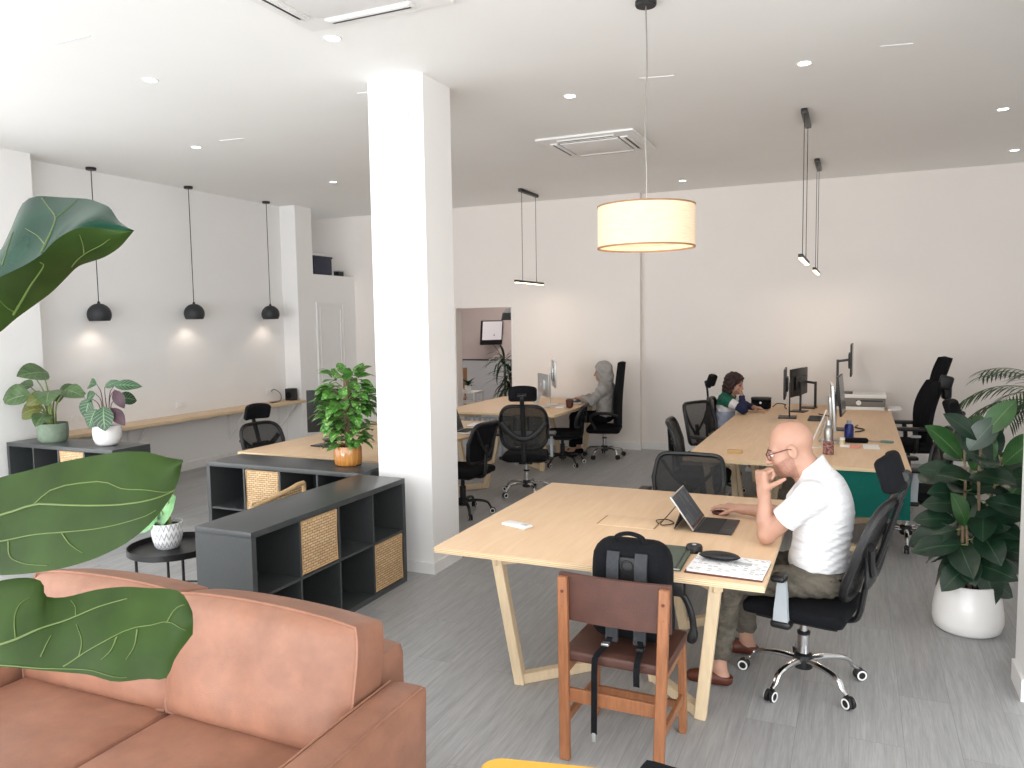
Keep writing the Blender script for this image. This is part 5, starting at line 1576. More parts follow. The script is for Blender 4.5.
#VEINS_BEGIN
VEINS = [[[(0.635, 0.938), (0.615, 0.604), (0.596, 0.365), (0.538, 0.156), (0.506, 0.031)], [(0.596, 0.365), (0.622, 0.208), (0.635, 0.021)], [(0.622, 0.792), (0.564, 0.615), (0.494, 0.469)], [(0.442, 0.854), (0.442, 0.583), (0.442, 0.438)]], [[(0.333, 0.896), (0.481, 0.583), (0.603, 0.333), (0.615, 0.167)], [(0.346, 0.885), (0.34, 0.677), (0.346, 0.479)], [(0.667, 0.885), (0.763, 0.719), (0.84, 0.656), (0.891, 0.531)], [(0.756, 0.719), (0.782, 0.469), (0.801, 0.188)]], [[(0.372, 0.385), (0.449, 0.354), (0.494, 0.333), (0.583, 0.396), (0.705, 0.51), (0.808, 0.646), (0.885, 0.823), (0.929, 1.0)], [(0.494, 0.333), (0.551, 0.24), (0.622, 0.229), (0.724, 0.281), (0.776, 0.417), (0.853, 0.594), (0.929, 1.0)], [(0.378, 0.646), (0.481, 0.625), (0.577, 0.656), (0.679, 0.719), (0.769, 0.792), (0.853, 0.917)], [(0.577, 0.656), (0.596, 0.781), (0.628, 0.906)], [(0.404, 0.656), (0.41, 0.812), (0.455, 0.896), (0.526, 0.948)]], [[(0.378, 0.74), (0.436, 0.646), (0.545, 0.354), (0.673, 0.208), (0.782, 0.125)], [(0.423, 0.667), (0.404, 0.438), (0.41, 0.292), (0.436, 0.208)], [(0.571, 0.917), (0.654, 0.688), (0.75, 0.479), (0.84, 0.396), (0.891, 0.385), (0.968, 0.646)], [(0.397, 0.979), (0.487, 0.979), (0.583, 0.948), (0.679, 0.938), (0.763, 0.958)], [(0.622, 0.26), (0.622, 0.135), (0.609, 0.052)], [(0.622, 0.781), (0.635, 0.573), (0.622, 0.354)], [(0.744, 0.51), (0.724, 0.656), (0.692, 0.781)], [(0.801, 0.448), (0.788, 0.625), (0.763, 0.76)], [(0.885, 0.385), (0.91, 0.271), (0.955, 0.146)], [(0.506, 0.823), (0.526, 0.625), (0.545, 0.49)]]]
#VEINS_END
big_leaf(L1U, L1R, VEINS[0], 0.012, 'figdark')
big_leaf(L1R, L1L, VEINS[1], 0.006, 'fig')
big_leaf(L2U, L2L, VEINS[2], 0.010, 'fig')
big_leaf(L3U, L3L, VEINS[3], 0.008, 'fig')
lf = MB(); leaf(lf, w2((-1.19, 0.66, 2.0)), (0.85, 0.42, 0.06), (-0.2, -0.6, 0.8), 0.10, 0.075, droop=0.2, n=8, m=5)
obj('leaf', lf, 'figdark', t, smooth=180)
for z, q in ((1.645, (-1.09, 0.568, 1.645)), (1.5, (-1.054, 0.55, 1.514)), (1.87, (-1.075, 0.61, 1.888))):
    s = (-1.06 + -0.105, 0.47 + 0.13, z - 0.02)
    obj('petiole', MB().tube(bez([w2(s), w2(((s[0] + q[0]) / 2, (s[1] + q[1]) / 2, q[2] - 0.005)), w2(q)], 5), 0.004, 6), 'stem', t)
# ------------------------------------------------------------------ things on the front work table (top at z 0.74)
TZ = 0.741
t = thing('tablet_computer', 'thin grey tablet with keyboard cover and kickstand in front of the man in white', 'tablet', (-0.695, 4.335, TZ))
obj('keyboard_cover', MB().box((0.0, 0, 0.004), (0.205, 0.325, 0.007), 0.003), 'blackm', t)
obj('key_field', MB().box((-0.025, 0, 0.0085), (0.115, 0.295, 0.002)), 'keys', t)
obj('touchpad', MB().box((0.068, 0, 0.0082), (0.055, 0.10, 0.0015)), 'blackp', t)
ang = math.atan2(0.178, -0.128)
T = Matrix.Translation((-0.100, 0, 0.008)) @ Matrix.Rotation(-(ang - PI / 2), 4, 'Y')
slabm = MB().box((0, 0, 0.108), (0.009, 0.335, 0.216), 0.003).xf(T)
tb = obj('tablet_body', slabm, 'alu', t)
obj('screen', MB().box((0.0052, 0, 0.108), (0.001, 0.320, 0.202)).xf(T), 'screen', tb)
obj('screen_page', MB().box((0.0060, 0, 0.110), (0.0006, 0.300, 0.175)).xf(T), M['ui_x'] if 'ui_x' in M else 'ui', tb)
obj('kickstand', MB().bar((-0.170, 0, 0.108), (-0.208, 0, 0.003), 0.30, 0.004), 'blackm', t)
t = thing('computer_mouse', 'dark wine-red mouse under the hand of the man in white', 'mouse', (-0.720, 4.613, TZ))
obj('mouse_shell', MB().ball((0, 0, 0.011), (0.052, 0.030, 0.016), 20, 12), pm('wine_plastic', rgb(70, 20, 30), 0.3), t)
obj('scroll_wheel', MB().cyl((-0.03, -0.003, 0.020), (-0.03, 0.003, 0.020), 0.005, seg=10), 'blackp', t)

t = thing('remote_control', 'white remote control lying alone on the front work table', 'remote control', (-1.742, 3.945, TZ), math.radians(-18))
obj('remote_body', MB().box((0, 0, 0.008), (0.175, 0.075, 0.016), 0.006), 'white', t)
obj('remote_display', MB().box((0.055, 0.004, 0.0165), (0.035, 0.03, 0.002)), 'grey', t)
t = thing('notebook', 'printed papers stacked on a dark notebook at the table corner', 'papers', (-0.527, 3.61, TZ), -0.04)
obj('cover', MB().box((0, 0, 0.003), (0.345, 0.275, 0.006), 0.001), 'terra', t)
obj('sheet', MB().box((0.004, 0.004, 0.011), (0.335, 0.262, 0.010)), 'paper', t)
obj('printed_sheet', MB().box((0.002, 0.006, 0.0168), (0.335, 0.262, 0.0014)), 'print', t)
obj('printed_picture', MB().box((0.06, 0.04, 0.0178), (0.08, 0.04, 0.0008)), 'grey', t)
t = thing('glasses_case', 'oval black case lying on the printed papers', 'case', (-0.575, 3.665, TZ + 0.0182), 0.02)
obj('case_shell', MB().ball((0, 0, 0.021), (0.093, 0.042, 0.021), 28, 14), 'blackp', t)
obj('zip_seam', MB().tube([(0.094 * math.cos(2 * PI * k / 32), 0.043 * math.sin(2 * PI * k / 32), 0.02) for k in range(32)], 0.002, 6, True), 'blackf', t)
t = thing('round_puck', 'small round black device beside the green folder', 'device', (-0.722, 3.815, TZ))
obj('body', MB().lathe([(0, 0), (0.036, 0), (0.041, 0.006), (0.041, 0.026), (0.036, 0.036), (0.012, 0.038), (0, 0.035)], seg=28), 'blackp', t)
obj('button', MB().lathe([(0, 0.037), (0.01, 0.039), (0.011, 0.036)], seg=16), 'grey', t)
t = thing('folder', 'grey-green document folder behind the backpack', 'folder', (-0.815, 3.66, TZ), 0.03)
gf = pm('grey_green_card', rgb(78, 90, 78), 0.6)
obj('back_cover', MB().box((0, 0, 0.003), (0.175, 0.36, 0.003)), gf, t)
obj('pages', MB().box((-0.002, 0, 0.008), (0.165, 0.345, 0.008)), 'paper', t)
obj('front_cover', MB().box((0, 0, 0.014), (0.175, 0.36, 0.003), 0.001), gf, t)
obj('elastic_band', MB().box((0.066, 0, 0.016), (0.005, 0.362, 0.002)), 'blackp', t)
single('power_cord', MB().tube(bez([(-1.01, 4.27, 0.745), (-1.03, 4.31, 0.752), (-0.98, 4.36, 0.748), (-0.93, 4.30, 0.746), (-0.99, 4.24, 0.748), (-0.97, 4.36, 0.78), (-0.925, 4.46, 0.84), (-0.905, 4.485, 0.868)], 8), 0.0028, 6), 'blackp', (0, 0, 0),
       'thin black charging cord looping from the table slot to the tablet', 'cord')

# ------------------------------------------------------------------ things on the long shared desk
def monitor(label, loc, rz, w, h, zc, back='blackp', face='screen', base=(0.22, 0.18), stand='flat', stand_mat='blackm', tilt=0.0, name='monitor'):
    """screen faces local +Y"""
    t = thing(name, label, 'monitor', loc, rz)
    T = Matrix.Translation((0, 0.03, zc)) @ Matrix.Rotation(tilt, 4, 'X')
    p = obj('panel', MB().box((0, 0, 0), (w, 0.022, h), 0.006).xf(T), back, t)
    obj('screen', MB().box((0, 0.0118, 0.004), (w - 0.018, 0.001, h - 0.028)).xf(T), face, p)
    obj('rear_housing', MB().rbox((0, -0.022, -0.01), (w * 0.45, 0.03, h * 0.5), 0.012, 4).xf(T), back, p)
    if stand == 'flat':
        obj('stand_neck', MB().box((0, -0.02, zc / 2 + 0.01), (0.045, 0.016, zc), 0.004), stand_mat, t)
        obj('stand_base', MB().box((0, 0.0, 0.006), (base[0], base[1], 0.012), 0.003), stand_mat, t)
    elif stand == 'arm':
        obj('stand_neck', MB().box((0, -0.13, zc / 2), (0.03, 0.03, zc), 0.006), stand_mat, t)
        obj('stand_arm', MB().bar((0, -0.13, zc - 0.02), (0, 0.02, zc), 0.03, 0.03, 0.006), stand_mat, t)
        obj('stand_base', MB().box((0, -0.05, 0.006), (base[0], base[1], 0.012), 0.003), stand_mat, t)
    elif stand == 'L':
        b = MB().bar((0, -0.015, zc - 0.1), (0, -0.09, 0.01), base[0] * 0.7, 0.008, 0.002)
        obj('stand_neck', b, stand_mat, t)
        obj('stand_base', MB().box((0, 0.02, 0.005), (base[0], base[1], 0.009), 0.002), stand_mat, t)
    return t
DZ = 0.741
monitor('black monitor on a flat square foot, nearest of the dark monitors facing the woman', (-0.72, 9.42, DZ), PI / 2 + 0.05, 0.54, 0.34, 0.40, base=(0.26, 0.20))
monitor('black monitor turned towards the front behind the flat-footed one', (-0.64, 10.05, DZ), PI / 2 - 0.22, 0.50, 0.34, 0.36, base=(0.2, 0.18))
monitor('black monitor on a bent stand, last of the dark group before the wall', (-0.60, 10.50, DZ), PI / 2 - 0.15, 0.50, 0.34, 0.34, base=(0.2, 0.18), stand='arm')
monitor('white slim all-in-one computer seen edge-on above the steel bottle', (-0.225, 7.72, DZ), -PI / 2 + 0.06, 0.54, 0.42, 0.33, back='alu', face='screen', stand='L', stand_mat='alu', base=(0.2, 0.18), tilt=0.06, name='desktop_computer')
monitor('dark monitor on a thin stand right behind the white all-in-one', (-0.17, 8.55, DZ), -PI / 2 - 0.06, 0.52, 0.40, 0.36, stand='flat', base=(0.22, 0.18), tilt=0.10)
# receiver stack with raised monitor
t = thing('printer', 'flat pale printer under the raised monitor by the far wall', 'printer', (0.03, 10.64, DZ))
obj('printer_body', MB().box((0, 0, 0.095), (0.60, 0.44, 0.11), 0.012), 'greyd', t)
obj('lid', MB().box((0, 0, 0.17), (0.62, 0.46, 0.045), 0.012), 'white', t)
obj('base_tray', MB().box((0, 0, 0.02), (0.58, 0.44, 0.04), 0.006), 'white', t)
obj('round_dial', MB().cyl((0, -0.218, 0.09), (0, -0.230, 0.09), 0.030, seg=24), 'white', t)
obj('front_slot', MB().box((0.12, -0.220, 0.115), (0.30, 0.006, 0.016)), 'blackp', t)
monitor('dark monitor raised high on a post above the flat printer', (-0.09, 10.60, DZ + 0.1935), -PI / 2 - 0.02, 0.55, 0.40, 0.42, stand='arm', base=(0.24, 0.2))
t = thing('paper_tray', 'white sheets lying at the far corner of the long desk beside the printer', 'papers', (0.50, 10.62, DZ - 0.0005))
obj('sheet', MB().box((-0.070, 0, 0.008), (0.15, 0.36, 0.016)), 'paper', t)
obj('top_sheet', MB().box((-0.06, 0.01, 0.018), (0.15, 0.34, 0.004), rot=(0, 0, 0.03)), 'white', t)
# bottles and bits
t = thing('steel_bottle', 'steel water bottle with a mottled pink base on the long desk', 'bottle', (-0.205, 6.99, DZ))
obj('bottle_body', MB().lathe([(0, 0.11), (0.037, 0.11), (0.037, 0.20), (0.030, 0.225), (0.020, 0.24), (0.020, 0.25), (0, 0.25)], seg=28), 'steel', t)
pk = NT('mottled_pink'); pk.base(pk.ramp(pk.noise(pk.coord('Object'), 55, 3), [(0.35, rgb(84, 52, 54)), (0.55, rgb(150, 108, 104)), (0.7, rgb(196, 150, 146))])); pk.b.inputs['Roughness'].default_value = 0.4
obj('bottle_sleeve', MB().lathe([(0, 0), (0.041, 0), (0.043, 0.006), (0.043, 0.112), (0.037, 0.116)], seg=28), pk.m, t)
obj('cap', MB().lathe([(0, 0.29), (0.021, 0.288), (0.023, 0.25), (0.0, 0.25)], seg=24), 'alu', t)
t = thing('blue_bottle', 'small blue bottle with a pale cap on the long desk', 'bottle', (-0.055, 7.88, DZ))
obj('bottle_body', MB().lathe([(0, 0), (0.040, 0), (0.042, 0.008), (0.042, 0.12), (0.034, 0.145), (0.02, 0.15), (0, 0.15)], seg=28), 'bluebottle', t)
obj('cap', MB().lathe([(0.021, 0.15), (0.021, 0.185), (0, 0.187)], seg=20), 'grey', t)
t = thing('pencil_case', 'black pouch lying in front of the blue bottle', 'pouch', (0.01, 7.72, DZ), 0.1)
obj('pouch_body', MB().rbox((0, 0, 0.022), (0.20, 0.08, 0.044), 0.02, 5), 'blackf', t)
obj('zip', MB().box((0, 0, 0.0445), (0.17, 0.006, 0.003)), 'blackp', t)
t = thing('scissors', 'scissors with teal handles lying on the long desk', 'scissors', (0.20, 7.80, DZ), -0.12)
obj('blade', MB().bar((-0.14, 0.0, 0.006), (0.02, 0.004, 0.006), 0.018, 0.003), 'steel', t)
obj('blade', MB().bar((-0.14, 0.012, 0.010), (0.02, -0.006, 0.010), 0.018, 0.003), 'steel', t)
tl = pm('teal_plastic', rgb(84, 128, 124), 0.5)
for s in (-1, 1):
    obj('handle', MB().tube([(0.065 + 0.05 * math.cos(a), s * 0.018 + 0.016 * math.sin(a), 0.009) for a in [2 * PI * k / 18 for k in range(18)]], 0.007, 8, True), tl, t)
t = thing('card_sheet', 'small white card with a printed grid near the front of the long desk', 'card', (0.13, 7.50, DZ), 0.05)
obj('card', MB().box((0, 0, 0.001), (0.13, 0.26, 0.002)), 'paper', t)
obj('printed_grid', MB().box((0, 0, 0.0024), (0.12, 0.24, 0.0008)), 'cards', t)
t = thing('eraser', 'pink and white eraser lying beside the printed card', 'eraser', (-0.03, 7.42, DZ), -0.15)
obj('eraser_block', MB().box((0.03, 0, 0.009), (0.09, 0.06, 0.018), 0.005), pm('pink_rubber', rgb(226, 150, 138), 0.7), t)
obj('eraser_sleeve', MB().box((-0.05, 0, 0.0095), (0.08, 0.062, 0.019), 0.003), 'paper', t)
t = thing('glue_stick', 'small pale yellow tub next to the steel bottle', 'tub', (-0.105, 7.45, DZ))
obj('tub_body', MB().lathe([(0, 0), (0.02, 0), (0.021, 0.06), (0, 0.06)], seg=18), pm('pale_yellow', rgb(222, 214, 170), 0.5), t)
obj('lid', MB().lathe([(0.022, 0.06), (0.022, 0.08), (0, 0.08)], seg=18), 'white', t)
t = thing('wood_block', 'small wooden block alone at the front of the long desk', 'block', (-0.945, 6.80, DZ), 0.06)
obj('block', MB().box((0, 0, 0.014), (0.125, 0.04, 0.028), 0.004), pm('pale_block', rgb(196, 160, 104), 0.6), t)
obj('groove', MB().box((0, 0, 0.0285), (0.10, 0.006, 0.0012)), 'brownwood', t)
t = thing('black_bag', 'black bag on the long desk in front of the woman', 'bag', (-1.10, 10.22, DZ), 0.05)
obj('bag_body', MB().rbox((0, 0, 0.075), (0.24, 0.14, 0.15), 0.035, 5), 'blackf', t)
obj('badge', MB().cyl((-0.005, -0.070, 0.085), (-0.005, -0.074, 0.085), 0.014, seg=16), 'alu', t)
obj('bag_flap', MB().rbox((0, -0.01, 0.135), (0.245, 0.145, 0.035), 0.015, 4), 'blackp', t)
t = thing('keyboard', 'dark keyboard on the long desk beside the dark monitors', 'keyboard', (-0.42, 9.35, DZ), PI / 2)
obj('keyboard_body', MB().box((0, 0, 0.009), (0.40, 0.14, 0.016), 0.004), 'blackp', t)
obj('key_field', MB().box((0, 0, 0.018), (0.37, 0.115, 0.003)), 'keys', t)
for nm, pts, lab in (
    ('cable', [(-0.40, 9.8, DZ + 0.008), (-0.28, 9.6, DZ + 0.008), (-0.25, 9.3, DZ + 0.008), (-0.30, 8.9, DZ + 0.008)], 'dark cables trailing between the two rows of monitors'),
    ('cable', [(0.02, 8.9, DZ + 0.008), (0.0, 8.7, DZ + 0.01), (0.08, 8.6, DZ + 0.006), (0.05, 8.45, DZ + 0.008), (0.0, 8.38, DZ + 0.008)], 'dark coil of cable lying past the white all-in-one'),
    ('cable', [(-0.245, 7.62, DZ + 0.30), (-0.32, 7.40, DZ + 0.12), (-0.36, 7.28, DZ + 0.02), (-0.33, 7.24, DZ + 0.008), (-0.27, 7.3, DZ + 0.008)], 'white cable hanging from the white all-in-one'),
    ('cable', [(-0.98, 10.45, DZ + 0.008), (-0.93, 10.55, DZ + 0.04), (-0.82, 10.35, DZ + 0.05), (-0.84, 10.5, DZ + 0.01), (-0.80, 10.25, DZ + 0.008)], 'tangle of cords behind the black bag on the long desk')):
    mt = 'white' if 'white cable' in lab else 'blackp'
    single(nm, MB().tube(bez(pts, 10), 0.007, 6), mt, (0, 0, 0), lab, 'cable')

# ------------------------------------------------------------------ things on the far desk (hooded person)
t = monitor('silver all-in-one computer seen from behind on the far desk', (-3.86, 9.62, DZ), -PI / 2 + 0.72, 0.42, 0.30, 0.30, back='alu', face='screen', stand='L', stand_mat='alu', base=(0.18, 0.16), name='desktop_computer')
# pale apple-shaped mark on its back
ap = []
for k in range(24):
    a = 2 * PI * k / 24
    r = 0.020 * (1 - 0.10 * math.cos(2 * a)) * (1 - 0.22 * math.exp(-((a - PI / 2) / 0.35) ** 2)) * (1 - 0.10 * math.exp(-((a - 1.5 * PI) / 0.3) ** 2)) * (1 - 0.35 * math.exp(-((a - 0.15) / 0.22) ** 2))
    ap.append((r * math.cos(a), r * math.sin(a)))
Tm = Matrix.Translation((0, 0.03 - 0.0385, 0.31)) @ Matrix.Rotation(PI / 2, 4, 'X')
obj('fruit_emblem', MB().prism(ap, 0.0, 0.002, Tm).prism([(0.0, 0.020), (0.004, 0.021), (0.010, 0.029), (0.004, 0.027)], 0.0, 0.002, Tm), 'white', t)
monitor('dark monitor with a lit page behind the silver computer on the far desk', (-3.84, 9.95, DZ), -PI / 2 + 0.45, 0.50, 0.36, 0.43, back='alu', face='ui', stand='flat', base=(0.2, 0.18), stand_mat='alu')
t = thing('laptop', 'slim pale laptop before the hooded person at the edge of the far desk', 'laptop', (-3.60, 10.30, DZ), 0.0)
obj('laptop_base', MB().box((0, 0, 0.008), (0.22, 0.32, 0.014), 0.004), 'alu', t)
obj('key_field', MB().box((0, 0, 0.016), (0.12, 0.27, 0.002)), 'keys', t)
t = thing('brown_pouch', 'brown leather pouch at the corner of the far desk', 'pouch', (-3.46, 9.62, DZ), 0.2)
obj('pouch_body', MB().rbox((0, 0, 0.06), (0.09, 0.13, 0.12), 0.035, 5), 'terra', t)
obj('pouch_flap', MB().rbox((0, 0, 0.10), (0.095, 0.135, 0.045), 0.02, 4), 'chairleather', t)
t = thing('keyboard', 'white keyboard lying on the far desk under the monitors', 'keyboard', (-3.60, 9.72, DZ), PI / 2 + 0.1)
obj('keyboard_body', MB().box((0, 0, 0.007), (0.30, 0.12, 0.012), 0.004), 'white', t)
obj('key_field', MB().box((0, 0, 0.014), (0.28, 0.10, 0.003)), 'cards', t)
t = thing('speaker', 'long black speaker bar lying on the far desk behind the hooded person', 'speaker', (-3.58, 10.62, DZ), 0.15)
obj('speaker_body', MB().box((0, 0, 0.025), (0.26, 0.07, 0.05), 0.012), 'blackp', t)
obj('speaker_grille', MB().box((0, -0.036, 0.025), (0.23, 0.003, 0.035)), 'blackf', t)

# ------------------------------------------------------------------ things on the middle desk
t = thing('laptop', 'dark open laptop at the pillar end of the middle desk', 'laptop', (-3.74, 7.22, DZ), PI / 2 + 0.1)
obj('laptop_base', MB().box((0, 0, 0.008), (0.34, 0.23, 0.015), 0.004), 'steel', t)
obj('key_field', MB().box((0, 0.02, 0.0165), (0.30, 0.12, 0.002)), 'keys', t)
T = Matrix.Translation((0, 0.115, 0.014)) @ Matrix.Rotation(-0.35, 4, 'X')
sc = obj('laptop_lid', MB().box((0, 0.004, 0.11), (0.34, 0.008, 0.22), 0.003).xf(T), 'blackm', t)
obj('screen', MB().box((0, -0.0006, 0.112), (0.32, 0.001, 0.19)).xf(T), 'screen', sc)
t = thing('open_notebook', 'open white notebook with a pen on the middle desk beyond the laptop', 'notebook', (-3.82, 7.72, DZ), 0.1)
obj('pages', MB().box((0, 0, 0.008), (0.28, 0.22, 0.014), 0.003), 'paper', t)
obj('cover', MB().box((0, 0, 0.0012), (0.29, 0.23, 0.002)), 'terra', t)
obj('pen', MB().cyl((-0.02, -0.02, 0.020), (0.09, 0.04, 0.020), 0.004, seg=8), 'blackp', t)
monitor('black monitor half behind the bushy plant on the middle desk', (-4.76, 6.28, DZ), PI / 2 - 0.75, 0.50, 0.42, 0.30, base=(0.2, 0.18), stand='flat')
t = thing('phone', 'black phone lying on the middle desk beside the bushy plant', 'phone', (-4.60, 5.95, DZ), -0.1)
obj('phone_body', MB().box((0, 0, 0.006), (0.26, 0.16, 0.012), 0.004), 'blackp', t)
obj('phone_screen', MB().box((0, 0, 0.0125), (0.23, 0.14, 0.001)), 'screen', t)

# on the wall counter
t = thing('speaker', 'small black cube speaker at the far end of the wall counter', 'speaker', (-7.86, 9.36, 0.751))
obj('speaker_body', MB().box((0, 0, 0.09), (0.13, 0.13, 0.18), 0.008), 'blackp', t)
obj('speaker_cone', MB().lathe([(0, 0.002), (0.02, 0.004), (0.045, 0.0), (0.05, 0.004), (0.05, -0.004)], seg=24).xf(Matrix.Translation((0, -0.066, 0.08)) @ Matrix.Rotation(PI / 2, 4, 'X')), 'blackf', t)
single('charging_cable', MB().tube(bez([(-8.05, 9.13, 0.90), (-8.0, 9.15, 0.93), (-7.93, 9.2, 0.86), (-7.90, 9.15, 0.76), (-7.92, 8.95, 0.756), (-7.86, 9.05, 0.757), (-7.84, 8.9, 0.756)], 8), 0.006, 6), 'blackp', (0, 0, 0), 'black charging cable running from the wall socket onto the counter', 'cable')

# in the niche above the panelled door
t = thing('storage_crate', 'dark navy storage crate in the niche above the panelled door', 'crate', (-8.02, 10.22, 2.68))
obj('crate_body', MB().box((0, 0, 0.15), (0.36, 0.46, 0.29), 0.02), 'navy', t)
obj('crate_rim', MB().box((0, 0, 0.285), (0.38, 0.48, 0.03), 0.008), 'navy', t)
t = thing('paper_stack', 'white papers lying on top of the navy crate in the niche', 'papers', (-8.02, 10.18, 2.9805))
obj('sheet', MB().box((0, 0, 0.02), (0.25, 0.30, 0.04), 0.004), 'paper', t)
t = thing('small_box', 'small dark box at the lip of the niche beside the crate', 'box', (-7.87, 10.66, 2.68))
obj('box_body', MB().box((0, 0, 0.04), (0.10, 0.14, 0.08), 0.006), 'blackp', t)
obj('box_lid', MB().box((0, 0, 0.086), (0.105, 0.145, 0.014), 0.003), 'grey', t)

# ------------------------------------------------------------------ meeting room
t = thing('wall_television', 'wall television tilted on a bracket in the meeting room behind the opening', 'television', (-6.86, 14.6, 1.65))
T = Matrix.Translation((0.0, -0.22, 0.02)) @ Matrix.Rotation(0.95, 4, 'Z') @ Matrix.Rotation(0.14, 4, 'X')
p = obj('panel', MB().box((0, 0, 0), (0.50, 0.05, 0.50), 0.01).xf(T), 'blackp', t)
obj('screen', MB().box((0, -0.027, 0.045), (0.45, 0.002, 0.38)).xf(T), emat('tv_reflection', rgb(214, 210, 212), 0.35), p)  # pale glowing face paints the reflection on the screen
obj('wall_bracket', MB().box((0, -0.10, 0), (0.10, 0.20, 0.10), 0.01), 'blackm', t)
obj('power_cable', MB().tube(bez([(0.02, -0.18, -0.22), (0.08, -0.04, -0.4), (0.16, -0.012, -0.62)], 6), 0.006, 6), 'blackp', t)
t = thing('long_leaf_plant', 'tall plant with long arching leaves in the meeting room opening', 'potted plant', (-5.62, 12.45, 0))
pot('pot', [(0, 0), (0.16, 0), (0.2, 0.34), (0.185, 0.34), (0.18, 0.3), (0, 0.3)], 'greenpot', t, soil=(0.18, 0.305))
rng = random.Random(9)
for k in range(3):
    bx_, by_, hh = (-0.08, 0.02, 1.2), (0.06, -0.03, 0.95), (0.02, 0.07, 0.72)
    q = (bx_, by_, hh)[k]
    st = obj('stem', MB().tube(bez([(q[0] * 0.5, q[1] * 0.5, 0.30), (q[0], q[1], q[2] * 0.6), (q[0], q[1], q[2])], 5), 0.02, 8), 'bark', t)
    lb = MB()
    for j in range(38):
        a = j * 2.4 + k; el = rng.uniform(-0.1, 1.2)
        leaf(lb, (q[0], q[1], q[2] - 0.12 + 0.005 * j), (math.cos(a) * math.cos(el), math.sin(a) * math.cos(el), math.sin(el)), (0, 0, 1), rng.uniform(0.42, 0.62), 0.045, droop=rng.uniform(1.0, 2.0), fold=0.2, shape=0.35, n=9, m=3)
    obj('foliage', lb, 'drac', st, smooth=180)
t = thing('white_console', 'white side console with a small flower pot in the meeting room', 'console', (-6.42, 12.2, 0))
obj('console_top', MB().box((0, 0, 0.66), (0.7, 0.36, 0.03), 0.005), 'white', t)
obj('lower_shelf', MB().box((0, 0, 0.48), (0.66, 0.34, 0.025), 0.004), 'white', t)
for x in (-0.32, 0.32):
    for y in (-0.15, 0.15):
        obj('leg', MB().box((x, y, 0.325), (0.03, 0.03, 0.65)), 'white', t)
t = thing('flower_pot', 'small leafy pot plant standing on the white console in the meeting room', 'potted plant', (-6.30, 12.2, 0.676))
pot('pot', [(0, 0), (0.05, 0), (0.06, 0.10), (0.052, 0.10), (0.05, 0.08), (0, 0.08)], 'whitecer', t, soil=(0.05, 0.085))
lb = MB()
for j in range(16):
    a = j * 2.4; el = rng.uniform(0.3, 1.3)
    leaf(lb, (0, 0, 0.09), (math.cos(a) * math.cos(el), math.sin(a) * math.cos(el), math.sin(el)), (0, 0, 1), rng.uniform(0.14, 0.24), 0.05, droop=0.8, n=6, m=3)
obj('foliage', lb, 'drac', t, smooth=180)
t = thing('wooden_chair', 'brown bentwood chair back beside the console in the meeting room', 'chair', (-7.0, 12.95, 0), 0.3)
obj('seat', MB().rbox((0, 0, 0.45), (0.44, 0.44, 0.05), 0.02, 5), 'brownwood', t)
obj('backrest', MB().slab([[(x, 0.2 + 0.05 * (z - 0.5) - 0.05 * (1 - (x / 0.22) ** 2) + 0.05, z) for x in [-0.22 + 0.44 * k / 8 for k in range(9)]] for z in (0.62, 0.75, 0.9, 1.02)], 0.02), 'brownwood', t)
for x in (-0.19, 0.19):
    obj('leg', MB().cyl((x, -0.19, 0), (x * 0.95, -0.18, 0.44), 0.016, seg=10), 'brownwood', t)
    obj('rear_leg', MB().tube([(x, 0.2, 0), (x, 0.19, 0.45), (x, 0.23, 0.95)], 0.016, 8), 'brownwood', t)
t = thing('meeting_pendant', 'black dome pendant lamp cut by the edge of the meeting room opening', 'pendant lamp', (-5.78, 12.9, 3.0))
obj('cord', MB().cyl((0, 0, 0), (0, 0, -0.9), 0.005, seg=6), 'blackp', t)
obj('lamp_shade', MB().lathe([(0.02, -0.86), (0.06, -0.88), (0.13, -0.95), (0.16, -1.08), (0.155, -1.08), (0.12, -0.95), (0.02, -0.88)], seg=32), 'globe', t)
t = thing('radiator', 'pale slatted radiator grille under the far desk', 'radiator', (-4.45, 9.25, 0.0))
obj('radiator_frame', MB().box((0, 0, 0.62), (0.75, 0.02, 0.02)).box((0, 0, 0.42), (0.75, 0.02, 0.02)).box((-0.365, 0, 0.52), (0.02, 0.02, 0.22)).box((0.365, 0, 0.52), (0.02, 0.02, 0.22)).box((-0.36, 0, 0.21), (0.03, 0.02, 0.42)).box((0.36, 0, 0.21), (0.03, 0.02, 0.42)), 'grey', t)
g = MB()
for k in range(9): g.box((-0.32 + 0.08 * k, 0, 0.52), (0.03, 0.012, 0.19))
obj('radiator_slat', g, 'grey', t)
